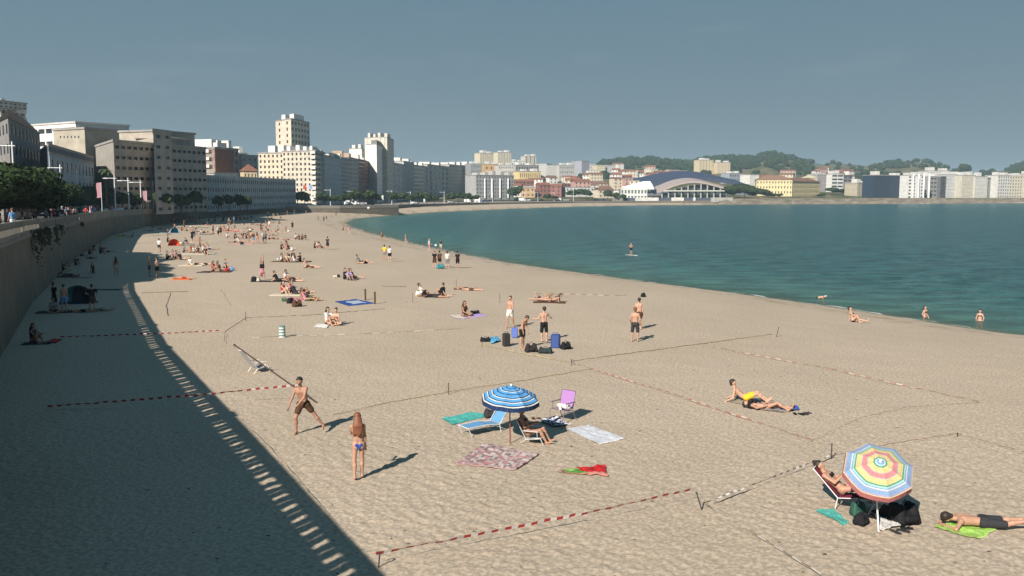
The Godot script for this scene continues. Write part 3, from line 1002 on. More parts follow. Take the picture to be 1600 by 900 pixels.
var POSES := {
	"stand": {},
	"stand_apart": {"th": two(Vector3(0.14, -1, 0.03)), "ua": two(Vector3(0.35, -1, -0.1)), "fa": two(Vector3(-0.1, -0.7, 0.5))},
	"hips": {"th": two(Vector3(0.11, -1, 0)), "ua": two(Vector3(0.75, -0.8, -0.15)), "fa": two(Vector3(-0.85, -0.45, 0.3))},
	"walk": {"th": [Vector3(-0.05, -1, 0.34), Vector3(0.05, -1, -0.22)], "sh": [Vector3(0, -1, -0.08), Vector3(0, -1, -0.42)], "ua": [Vector3(-0.14, -1, -0.3), Vector3(0.14, -1, 0.25)], "fa": [Vector3(0, -1, -0.05), Vector3(0, -0.9, 0.5)]},
	"reach": {"th": two(Vector3(0.1, -1, 0)), "ua": [Vector3(-0.5, -0.45, 0.7), Vector3(0.2, -1, 0)], "fa": [Vector3(-0.3, 0.1, 0.9), Vector3(0, -0.9, 0.3)]},
	"knees_up": {"up": Vector3(0, 1, 0.12), "mid": Vector3(0, 1, -0.1), "th": two(Vector3(0.14, 0.62, 0.8)), "sh": two(Vector3(0, -0.88, 0.42)), "ua": two(Vector3(0.12, -0.55, 0.75)), "fa": two(Vector3(-0.2, 0.05, 0.9))},
	"cross_legged": {"up": Vector3(0, 1, 0.1), "th": two(Vector3(0.75, 0.12, 0.75)), "sh": [Vector3(0.85, -0.25, 0.15), Vector3(-0.85, -0.25, 0.22)], "ua": two(Vector3(0.2, -0.9, 0.35)), "fa": two(Vector3(-0.25, -0.35, 0.9))},
	"lean_back": {"up": Vector3(0, 0.86, -0.5), "mid": Vector3(0, 0.9, -0.4), "head": Vector3(0, 1, -0.1), "fwd": Vector3(0, 0.5, 0.86), "th": two(Vector3(0.08, 0.16, 1)), "sh": two(Vector3(0.0, -0.16, 1)), "ua": two(Vector3(0.18, -0.85, -0.45)), "fa": two(Vector3(0.02, -1, -0.12))},
	"side_knees": {"up": Vector3(0, 0.95, -0.3), "th": [Vector3(-0.1, 0.75, 0.66), Vector3(0.1, 0.12, 1)], "sh": [Vector3(0, -0.9, 0.4), Vector3(0, -0.12, 1)], "ua": [Vector3(-0.1, -0.5, 0.8), Vector3(0.2, -0.85, -0.5)], "fa": [Vector3(0.1, 0.1, 1), Vector3(0, -1, -0.1)]},
	"on_back": {"up": Vector3(0, 0.03, -1), "fwd": Vector3.UP, "th": two(Vector3(0.09, 0.02, 1)), "sh": two(Vector3(0, -0.03, 1)), "ua": two(Vector3(0.45, -0.12, 0.9)), "fa": two(Vector3(0.05, 0, 1))},
	"on_back_knee": {"up": Vector3(0, 0.03, -1), "fwd": Vector3.UP, "th": [Vector3(-0.08, 0.72, 0.7), Vector3(0.1, 0.02, 1)], "sh": [Vector3(0, -0.82, 0.55), Vector3(0, -0.02, 1)], "ua": two(Vector3(0.6, -0.12, -0.6)), "fa": two(Vector3(-0.7, 0.1, -0.5))},
	"on_front": {"up": Vector3(0, 0.02, -1), "fwd": Vector3.DOWN, "face": Vector3(1, -0.2, 0), "th": two(Vector3(0.1, 0, 1)), "sh": two(Vector3(0, 0.0, 1)), "ft": two(Vector3(0.2, -0.4, 1)), "ua": two(Vector3(0.75, -0.15, -0.6)), "fa": two(Vector3(-0.75, -0.02, -0.6))},
	"on_elbows": {"up": Vector3(0, 0.42, -1), "mid": Vector3(0, 0.12, -1), "fwd": Vector3(0, -1, -0.4), "head": Vector3(0, 0.9, -0.5), "face": Vector3(0, -0.3, -1), "th": two(Vector3(0.07, -0.02, 1)), "sh": [Vector3(0, 0.85, 0.3), Vector3(0, 0.02, 1)], "ft": two(Vector3(0, 0.1, 1)), "ua": two(Vector3(0.12, -1, -0.1)), "fa": two(Vector3(-0.2, -0.04, -1))},
	"bend": {"up": Vector3(0, 0.25, 1), "mid": Vector3(0, 0.55, 0.8), "head": Vector3(0, 0.1, 1), "fwd": Vector3(0, -1, 0.25), "th": two(Vector3(0.1, -1, -0.1)), "ua": two(Vector3(0.1, -1, 0.15)), "fa": two(Vector3(0, -1, 0.3))},
	"handstand": {"up": Vector3(0, -1, 0.05), "fwd": Vector3.BACK, "head": Vector3(0, -0.8, 0.6), "face": Vector3(0, -0.6, -0.8), "th": [Vector3(-0.06, 1, 0.05), Vector3(0.06, 1, -0.25)], "sh": [Vector3(0, 1, 0.05), Vector3(0, 0.9, -0.4)], "ft": two(Vector3(0, 1, 0.2)), "ua": two(Vector3(0.15, -1, 0.05)), "fa": two(Vector3(0, -1, 0.0))},
	# figures close to the promenade, one pose each
	"lunge": {"h": 1.78, "wide": 1.06, "up": Vector3(-0.10, 1, 0.28), "mid": Vector3(0, 1, 0.05), "head": Vector3(-0.05, 1, 0.22), "th": [Vector3(-0.28, -1, 0.34), Vector3(0.52, -0.85, -0.30)], "sh": [Vector3(-0.02, -1, -0.10), Vector3(0.50, -0.80, -0.25)], "ua": [Vector3(-0.22, -0.86, 0.36), Vector3(-0.10, -0.86, 0.40)], "fa": [Vector3(-0.25, -0.9, 0.42), Vector3(-0.60, -0.75, 0.42)]},
	"stroll_back": {"h": 1.68, "wide": 0.95, "up": Vector3(0.02, 1, 0.06), "head": Vector3(0.0, 1, 0.30), "th": [Vector3(-0.03, -1, 0.14), Vector3(0.10, -1, -0.13)], "sh": [Vector3(0.02, -1, -0.04), Vector3(-0.0, -1, -0.22)], "ua": [Vector3(-0.12, -1, -0.02), Vector3(0.02, -0.75, 0.65)], "fa": [Vector3(-0.02, -1, 0.14), Vector3(-0.3, 0.1, 0.9)], "bust": true},
	"look_down": {"h": 1.66, "wide": 0.92, "up": Vector3(0.05, 0.95, 0.36), "mid": Vector3(0, 1, 0.1), "head": Vector3(0, 0.72, 0.75), "face": Vector3(0, -0.7, 0.7), "th": two(Vector3(0.09, -1, 0.04)), "ua": two(Vector3(0.16, -1, 0.05)), "fa": two(Vector3(0, -1, 0.22))},
	"talk": {"h": 1.74, "th": two(Vector3(0.12, -1, 0)), "ua": [Vector3(-0.72, -0.72, 0.25), Vector3(0.42, -0.8, 0.2)], "fa": [Vector3(-0.55, -0.25, 0.75), Vector3(0.75, 0.05, 0.7)]},
	"recline_elbow": {"h": 1.74, "up": Vector3(0, 0.66, -0.75), "mid": Vector3(0, 0.3, -1), "fwd": Vector3(0, 0.75, 0.66), "head": Vector3(0, 1, -0.15), "th": two(Vector3(0.1, 0.42, 0.9)), "sh": two(Vector3(0.02, -0.62, 0.8)), "ua": two(Vector3(0.2, -0.95, -0.12)), "fa": two(Vector3(0.1, -0.15, -0.3))},
	"sun_back": {"h": 1.66, "wide": 0.95, "bust": true, "up": Vector3(0, 0.04, -1), "fwd": Vector3.UP, "th": [Vector3(-0.06, 0.42, 0.9), Vector3(0.08, 0.05, 1)], "sh": [Vector3(0, -0.5, 0.85), Vector3(0, -0.04, 1)], "ua": two(Vector3(0.7, -0.1, 0.7)), "fa": two(Vector3(-0.4, 0.2, 0.8))},
	"prone": {"h": 1.80, "wide": 1.08, "up": Vector3(0, 0.06, -1), "fwd": Vector3.DOWN, "head": Vector3(0, 0.12, -1), "face": Vector3(0.6, -0.8, 0), "th": [Vector3(-0.12, 0, 1), Vector3(0.16, 0.0, 1)], "sh": [Vector3(-0.05, 0.25, 1), Vector3(0.02, 0.05, 1)], "ft": two(Vector3(0.1, -0.15, 1)), "ua": two(Vector3(0.75, -0.35, -0.55)), "fa": two(Vector3(-0.85, -0.05, -0.5))},
	"chair": {"h": 1.66, "bust": true, "up": Vector3(0, 0.86, -0.5), "mid": Vector3(0, 0.86, -0.5), "fwd": Vector3(0, 0.5, 0.86), "head": Vector3(0, 0.97, 0.1), "face": Vector3(0, -0.3, 1), "th": two(Vector3(0.12, 0.28, 0.95)), "sh": two(Vector3(0.02, -0.85, 0.5)), "ua": two(Vector3(0.15, -0.75, 0.55)), "fa": two(Vector3(-0.3, 0.35, 0.85))},
	"lounge": {"h": 1.72, "up": Vector3(0, 0.60, -0.8), "mid": Vector3(0, 0.55, -0.83), "fwd": Vector3(0, 0.8, 0.6), "head": Vector3(0, 0.8, -0.5), "face": Vector3(0, 0.3, 1), "th": two(Vector3(0.1, 0.25, 0.97)), "sh": two(Vector3(0.02, -0.35, 0.93)), "ua": two(Vector3(0.25, -0.35, 0.85)), "fa": two(Vector3(-0.5, 0.6, 0.6))},
}
const SKIN := [[0.46, 0.27, 0.185], [0.40, 0.22, 0.145], [0.33, 0.175, 0.11], [0.50, 0.31, 0.22]]
const DYE := {"black": [0.015, 0.015, 0.018], "charcoal": [0.04, 0.04, 0.045], "navy": [0.018, 0.024, 0.06], "blue": [0.04, 0.09, 0.34], "teal": [0.04, 0.24, 0.28], "white": [0.74, 0.73, 0.70], "grey": [0.24, 0.24, 0.25], "yellow": [0.72, 0.52, 0.04], "red": [0.45, 0.035, 0.03], "pink": [0.62, 0.26, 0.30], "brown": [0.10, 0.05, 0.03], "green": [0.06, 0.16, 0.06], "lilac": [0.45, 0.33, 0.60], "sky": [0.16, 0.36, 0.62], "orange": [0.68, 0.16, 0.03], "cream": [0.62, 0.55, 0.42]}
const HAIR := {"dark": [0.022, 0.014, 0.010], "brown": [0.055, 0.030, 0.017], "auburn": [0.17, 0.062, 0.026], "fair": [0.22, 0.14, 0.06], "grey": [0.3, 0.29, 0.28]}
func person(pose: String, at: Vector3, turn: float, o: Dictionary, label: String, group := "") -> Node3D:
	var lod: String = o.get("lod", "far")
	var t := thing("person", label, "person", at, turn, group)
	var s: Array = SKIN[o.get("skin", 0)]
	var body := put("body", fig_part(pose, "body", lod), mat(s[0], s[1], s[2], 0.6), t)
	var lift: float = pose_cache[pose].lift + o.get("raise", 0.0)
	body.position.y = lift
	var hc: Array = HAIR[o.get("hair", "dark")]
	put("hair", fig_part(pose, "hair_" + o.get("style", "short"), lod), mat(hc[0], hc[1], hc[2], 0.6), t).position.y = lift
	for w in o.get("wear", []):
		var d: Array = DYE[w[1]]
		var nm: String = {"bikini": "bikini_bottom", "brief": "swim_brief", "tee": "shirt"}.get(w[0], w[0])
		put(nm, fig_part(pose, w[0], lod), mat(d[0], d[1], d[2], 0.85, "cloth"), t).position.y = lift
	if lod == "fine": put("face", fig_part(pose, "face", lod), mat(0.05, 0.025, 0.02, 0.5), t).position.y = lift
	return t

# ---------------------------------------------------------------- buildings: a glazed core behind real piers and spandrels
func face_grid(wb: MB, o: Vector3, u: Vector3, w: Vector3, ln: float, y0: float, y1: float, g: Array, prot := 0.35):
	# g: floors, columns, window share of width, of height, [ground floor height]
	if g.is_empty() or g[0] == 0:
		wb.obox(o, u, w, 0, ln, y0, y1, 0.01, prot)
		return
	var fl: int = g[0]
	var cn: int = g[1]
	var wr: float = g[2]
	var hr: float = g[3]
	var fh := (y1 - y0) / fl
	for k in fl + 1:
		var a := y0 + k * fh - fh * (1 - hr) * 0.5
		var b := a + fh * (1 - hr)
		wb.obox(o, u, w, 0, ln, maxf(a, y0), minf(b, y1), 0.01, prot)
	if cn > 0:
		var cw := ln / cn
		for k in cn + 1:
			var a := k * cw - cw * (1 - wr) * 0.5
			var b := a + cw * (1 - wr)
			wb.obox(o, u, w, maxf(a, 0), minf(b, ln), y0, y1, 0.01, prot - 0.04)
func building(label: String, A: Vector2, B: Vector2, depth: float, y0: float, y1: float, col: Array, o := {}) -> Node3D:
	var a := V(A.x, A.y)
	var e := V(B.x, B.y)
	var u := (e - a).normalized()
	var ln := a.distance_to(e)
	var w := u.cross(Vector3.UP)
	if w.dot(-(a + e)) < 0: w = -w
	if o.has("back"):
		var bk := V(o.back[0], o.back[1]).normalized()
		w = -bk
	var t := thing(o.get("name", "apartment_building"), label, o.get("cat", "building"), a + Vector3.UP * y0, 0, o.get("group", ""))
	var og := Vector3.ZERO
	var h := y1 - y0
	var gl: Array = o.get("glass", [0.030, 0.036, 0.042])
	var gb := MB.new()
	gb.obox(og, u, w, 0.36, ln - 0.36, 0, h - 0.02, -depth + 0.36, -0.36)
	var gm := mat(gl[0], gl[1], gl[2], 0.25)
	put("glazing", gb.mesh(), gm, t)
	var wb := MB.new()
	var f: Array = o.get("f", [])
	face_grid(wb, og - w * 0.36, u, w, ln, 0, h, f, o.get("prot", 0.36))
	put("front_wall", wb.mesh(), mat(col[0], col[1], col[2], 0.85, "grime"), t)
	var lc: Array = col
	var lb := MB.new()
	face_grid(lb, og - w * (depth - 0.0) + u * 0.36, w, -u, depth - 0.01, 0, h, o.get("l", []))
	put("side_wall", lb.mesh(), mat(lc[0], lc[1], lc[2], 0.85, "grime"), t)
	var rc: Array = col
	var rb := MB.new()
	face_grid(rb, og + u * (ln - 0.36) - w * depth, w, u, depth - 0.01, 0, h, o.get("r", []))
	put("side_wall", rb.mesh(), mat(rc[0], rc[1], rc[2], 0.85, "grime"), t)
	var tc: Array = o.get("roof", [0.34, 0.32, 0.30])
	var tb := MB.new()
	if o.has("hip"):
		var ro := 0.5
		var c := [og + u * -ro + w * ro, og + u * (ln + ro) + w * ro, og + u * (ln + ro) - w * (depth + ro), og - u * ro - w * (depth + ro)]
		var hh: float = o.hip
		var rr := [og + u * minf(depth * 0.5, ln * 0.45) - w * depth * 0.5, og + u * (ln - minf(depth * 0.5, ln * 0.45)) - w * depth * 0.5]
		var up := Vector3.UP * h
		var ap := Vector3.UP * (h + hh)
		tb.quad(c[0] + up, c[1] + up, rr[1] + ap, rr[0] + ap, (w + Vector3.UP).normalized())
		tb.quad(c[3] + up, c[2] + up, rr[1] + ap, rr[0] + ap, (-w + Vector3.UP).normalized())
		tb.tri(c[0] + up, c[3] + up, rr[0] + ap, (-u + Vector3.UP).normalized())
		tb.tri(c[1] + up, c[2] + up, rr[1] + ap, (u + Vector3.UP).normalized())
		tb.quad(c[0] + up, c[1] + up, c[2] + up, c[3] + up, Vector3.DOWN)
	else:
		tb.obox(og, u, w, -0.25, ln + 0.25, h - 0.01, h + 0.45, -depth - 0.25, 0.25)
	var rf := put("roof", tb.mesh(), mat(tc[0], tc[1], tc[2], 0.9, "grime"), t)
	# roof huts, lift housings and aerials
	var hn: int = o.get("huts", 0)
	for k in hn:
		var hb := MB.new()
		var x := ln * (k + 0.2 + 0.3 * rng.randf()) / hn
		var hw := minf(ln * 0.5 / hn, 6.0) * (0.6 + 0.5 * rng.randf())
		var hh2 := rng.randf_range(1.6, 3.4)
		hb.obox(og, u, w, x, x + hw, h + 0.43, h + 0.43 + hh2, -depth * 0.7, -depth * rng.randf_range(0.08, 0.3))
		var hc: Array = o.get("hutcol", [0.68, 0.66, 0.62])
		put("roof_hut", hb.mesh(), mat(hc[0], hc[1], hc[2], 0.85, "grime"), rf)
		if k % 2 == 0:
			var ab := MB.new()
			var ax := og + u * (x + hw * 0.5) - w * depth * 0.4
			ab.tube([ax + Vector3.UP * (h + hh2), ax + Vector3.UP * (h + hh2 + 2.6)], [0.06, 0.04], 4)
			put("aerial", ab.mesh(), mat(0.2, 0.2, 0.2, 0.5), rf)
	if o.has("balcony"):   # projecting slabs with parapets
		var q: Array = o.balcony   # floors, from, to (share of width), projection, colour
		for k in q[0]:
			var bb := MB.new()
			var by: float = h * (k + 0.5) / q[0]
			bb.obox(og, u, w, ln * q[1], ln * q[2], by, by + h / q[0] * 0.42, 0.02, q[3])
			put("balcony", bb.mesh(), mat(q[4][0], q[4][1], q[4][2], 0.8, "grime"), t)
	return t
func bpx(label: String, pa: float, da: float, pb: float, db: float, depth: float, ytop: float, col: Array, o := {}) -> Node3D:
	var yt := pt(pa, ytop, da).y * 0.85
	var A := flat_at(pa, da, yt)
	var B := flat_at(pb, db, yt)
	var y0: float = o.get("base", wall_at(minf(da, 700)).y - 1.2)
	var y1 := pt(pa, ytop, da).y
	return building(label, A, B, depth, y0, y1, col, o)
func adopt(part: Node3D, whole: Node3D):   # a storey or tower that belongs to a building
	var at := part.position
	remove_child(part)
	part.remove_meta("category")
	if part.has_meta("group"): part.remove_meta("group")
	whole.add_child(part, true)
	part.position = at - whole.position
const WHITE := [0.72, 0.70, 0.66]
const CREAM := [0.62, 0.53, 0.39]
const BEIGE := [0.44, 0.38, 0.29]
const GREY := [0.27, 0.275, 0.27]
const DGREY := [0.16, 0.165, 0.165]
const BLUEGREY := [0.22, 0.27, 0.31]
const BROWN := [0.19, 0.10, 0.07]
const TILE := [0.23, 0.105, 0.07]
func make_city():
	rng.seed = 77
	# left end of the promenade
	bpx("dark stone block with overhanging hipped roof above the promenade trees", 14, 150, 63, 190, 22, 184, [0.24, 0.23, 0.22], {"back": [-14, 20], "f": [5, 9, 0.45, 0.55], "l": [5, 5, 0.4, 0.5], "hip": 3.0, "roof": [0.03, 0.028, 0.027]})
	var ctw := bpx("tall cream tower with projecting top storey behind the dark stone block", 2, 360, 41, 372, 14, 168, [0.55, 0.50, 0.42], {"f": [13, 4, 0.5, 0.5], "r": [13, 3, 0.6, 0.5], "roof": [0.5, 0.47, 0.42], "huts": 2, "balcony": [13, 0.55, 0.95, 1.2, WHITE]})
	var crown := bpx("projecting top storeys of the cream tower", 0, 357, 43, 369, 17, 158, [0.50, 0.47, 0.42], {"f": [2, 6, 0.6, 0.4], "base": pt(0, 168, 357).y, "huts": 0, "name": "tower_crown"})
	adopt(crown, ctw)
	bpx("bright white banded office block with red roof shed", 48, 262, 119, 250, 16, 197, [0.78, 0.77, 0.74], {"f": [7, 6, 0.86, 0.38], "r": [7, 4, 0.5, 0.4], "roof": [0.55, 0.53, 0.5], "huts": 0})
	var bb := bpx("plain beige block with a row of six small square windows", 84, 232, 133, 226, 26, 204, [0.40, 0.36, 0.29], {"f": [], "r": [], "huts": 0})
	var wn := MB.new()
	for k in 6:
		var wx := 95.5 + k * 5.6
		var q := pt(wx, 214, lerpf(232, 226, (wx - 84) / 49.0)) - bb.position
		var one := MB.new()
		one.box(q - Vector3(0.22, 0.24, 0.3), q + Vector3(0.22, 0.24, 0.12))
		put("window", one.mesh(), mat(0.03, 0.03, 0.035, 0.3), bb)
	var slate := bpx("low blue grey block with tall windows and dark slate upper storey", 77, 152, 147, 208, 26, 228, [0.13, 0.15, 0.17], {"back": [-13, 23], "f": [], "l": []})
	var bfr := bpx("pale blue front with two rows of tall windows below the slate storey", 78, 150, 147.2, 206, 2, 241, [0.36, 0.42, 0.48], {"back": [-13, 23], "f": [3, 11, 0.34, 0.55], "name": "blue_facade"})
	adopt(bfr, slate)
	var big := bpx("long dark grey building with ribbon windows and beige end wall", 178, 200, 322, 234, 29, 221, [0.34, 0.315, 0.28], {"back": [-15, 25], "f": [7, 17, 0.66, 0.30], "glass": [0.015, 0.017, 0.02], "l": [], "huts": 0})
	var stw := bpx("square stair tower rising above the long dark grey building", 240, 201, 268, 208, 14, 204, [0.36, 0.335, 0.30], {"back": [-76, 200], "f": [8, 2, 0.4, 0.3], "name": "stair_tower", "huts": 0})
	var rst := bpx("beige rooftop storey set back on the long dark grey building", 187, 226, 241, 222, 14, 207, [0.42, 0.375, 0.31], {"f": [], "base": 12.0, "name": "rooftop_storey", "l": []})
	var rho := bpx("small dark rooftop house with sloping sides beside the stair tower", 268, 222, 297, 230, 9, 216, [0.36, 0.33, 0.31], {"f": [], "base": 13.0, "hip": 1.2, "roof": [0.22, 0.19, 0.19], "name": "rooftop_house"})
	for q in [stw, rst, rho]: adopt(q, big)
	# second row
	bpx("brown grey apartment block with square window grid and white balconies", 336, 350, 373, 366, 14, 231, [0.30, 0.25, 0.215], {"f": [7, 5, 0.55, 0.45], "l": [8, 2, 0.7, 0.5], "huts": 3})
	bpx("brick end bay with pale balconies beside the brown grey block", 322, 352, 335.5, 350, 10, 233, [0.28, 0.13, 0.085], {"f": [8, 1, 0.3, 0.3], "balcony": [8, 0.0, 0.55, 1.0, [0.7, 0.66, 0.6]], "huts": 1})
	bpx("white narrow apartment block with roof terrace", 372, 385, 386, 388, 10, 240, [0.6, 0.6, 0.58], {"f": [8, 2, 0.5, 0.4], "huts": 1})
	bpx("grey block with few windows behind the low building", 378, 372, 403, 380, 10, 243, [0.34, 0.34, 0.33], {"f": [7, 3, 0.3, 0.3]})
	bpx("cream gabled house between taller blocks", 381, 345, 402, 347, 9, 267, [0.62, 0.50, 0.33], {"f": [4, 4, 0.35, 0.4], "hip": 2.5, "roof": TILE})
	var low := bpx("long low blue grey building with three rows of small windows", 323, 262, 462, 362, 15, 275.5, [0.34, 0.385, 0.41], {"back": [-90, 262], "f": [4, 46, 0.42, 0.45], "l": [], "roof": [0.5, 0.48, 0.45]})
	var wst := bpx("white set back storey on the long low building", 335, 285, 372, 300, 5, 271, [0.62, 0.60, 0.56], {"f": [1, 8, 0.3, 0.4], "base": 9.0, "name": "rooftop_storey", "huts": 0})
	adopt(wst, low)
	bpx("big cream apartment block with many rows of windows, left wing", 404, 425, 443, 420, 18, 240, [0.62, 0.53, 0.40], {"f": [10, 6, 0.42, 0.48], "l": [10, 3, 0.4, 0.4], "huts": 2})
	bpx("big cream apartment block with balconies, corner wing", 441, 412, 493, 405, 25, 237, [0.58, 0.52, 0.42], {"back": [-1, 25], "f": [11, 8, 0.40, 0.50], "r": [11, 6, 0.7, 0.55], "huts": 4, "hutcol": [0.8, 0.78, 0.74], "balcony": [11, 0.86, 1.0, 1.3, WHITE]})
	bpx("tall slim cream tower above the big cream block", 431, 452, 455, 436, 26, 190, [0.66, 0.58, 0.46], {"back": [3, 26], "f": [14, 2, 0.18, 0.5], "r": [14, 6, 0.45, 0.5], "huts": 2, "hutcol": WHITE})
	# row facing the sea, receding along the bay
	bpx("pale blue grey sea front block with roof terraces", 507, 420, 533, 475, 14, 243, [0.46, 0.49, 0.50], {"f": [10, 10, 0.25, 0.3], "huts": 4, "hutcol": WHITE})
	bpx("sea front block with chequered loggias", 533, 475, 545, 503, 14, 246, [0.44, 0.44, 0.43], {"f": [12, 6, 0.5, 0.5], "huts": 1, "hutcol": WHITE})
	bpx("sea front block with continuous balcony bands", 545, 503, 560, 540, 14, 246, [0.46, 0.45, 0.43], {"f": [11, 5, 0.8, 0.5], "huts": 2, "hutcol": [0.5, 0.35, 0.25]})
	bpx("dark red brick sea front block", 560, 540, 578, 590, 14, 249, [0.24, 0.12, 0.095], {"f": [11, 0, 1, 0.18], "huts": 2})
	bpx("dark grey sea front block beside the brick one", 578, 590, 588, 612, 12, 254, [0.34, 0.34, 0.34], {"f": [11, 3, 0.3, 0.3]})
	bpx("white stepped tower behind the sea front", 546, 640, 565, 636, 24, 233, [0.78, 0.77, 0.74], {"back": [-1, 24], "f": [], "r": [16, 3, 0.4, 0.4], "huts": 2})
	bpx("white blind gable tower on the sea front", 572, 585, 588.5, 577, 58, 226.5, [0.78, 0.76, 0.70], {"back": [-1.4, 63], "f": [], "r": [20, 8, 0.25, 0.25], "huts": 1, "hutcol": [0.2, 0.2, 0.2]})
	bpx("tall cream tower with vertical ribs", 570, 615, 605, 606, 34, 216, [0.60, 0.56, 0.48], {"back": [0, 34], "f": [1, 5, 0.06, 0.97], "r": [22, 4, 0.3, 0.25], "huts": 4, "hutcol": [0.6, 0.56, 0.5], "prot": 0.5})
	bpx("white and grey block with stacked dark windows", 612, 640, 631, 695, 14, 254, [0.56, 0.55, 0.53], {"f": [11, 3, 0.5, 0.5], "huts": 1, "hutcol": WHITE, "roof": WHITE})
	bpx("plain grey block with vertical joints", 631, 695, 647, 737, 14, 252, [0.42, 0.43, 0.42], {"f": [1, 5, 0.12, 0.95], "huts": 2})
	bpx("grey office block with horizontal bands", 647, 737, 668, 790, 14, 258, [0.46, 0.46, 0.44], {"f": [9, 0, 1, 0.3], "huts": 3, "hutcol": WHITE})
	var por := bpx("grey building with giant white portal columns", 668, 790, 702, 870, 16, 257, [0.42, 0.42, 0.40], {"f": [7, 5, 0.5, 0.5], "huts": 2, "roof": [0.22, 0.21, 0.2]})
	for q in [668.6, 675, 694.5, 700.8]:
		var cb := MB.new()
		var dd: float = lerpf(787, 866, (q - 668) / 34.0)
		var p0 := flat(q, dd)
		var yb := 0.6
		cb.box(Vector3(p0.x - 0.8, yb, -p0.y - 0.8) - por.position, Vector3(p0.x + 0.8, pt(q, 263, dd).y, -p0.y + 0.8) - por.position)
		put("column", cb.mesh(), mat(0.48, 0.49, 0.48, 0.8, "grime"), por)
	bpx("brown grey block with fine window grid", 702, 870, 728, 930, 14, 257, [0.44, 0.41, 0.37], {"f": [10, 9, 0.45, 0.4], "r": [], "huts": 3})
	bpx("dark end block of the sea front row", 728, 930, 741, 960, 14, 258, [0.36, 0.36, 0.34], {"f": [], "huts": 1})
	var vs := bpx("grey lower block with white vertical strips", 744, 690, 803, 712, 14, 274, [0.36, 0.36, 0.355], {"f": [7, 13, 0.4, 0.35], "l": [], "huts": 5, "hutcol": [0.45, 0.44, 0.42]})
	for q in [758.0, 769.0, 781.5, 794.0]:
		var cb := MB.new()
		var dd: float = lerpf(690, 712, (q - 744) / 59.0)
		var p0 := flat(q, dd)
		cb.box(Vector3(p0.x - 0.45, 3.0, -p0.y + 0.2) - vs.position, Vector3(p0.x + 0.45, pt(q, 279, dd).y, -p0.y + 1.0) - vs.position)
		put("strip", cb.mesh(), mat(0.66, 0.67, 0.68, 0.7), vs)
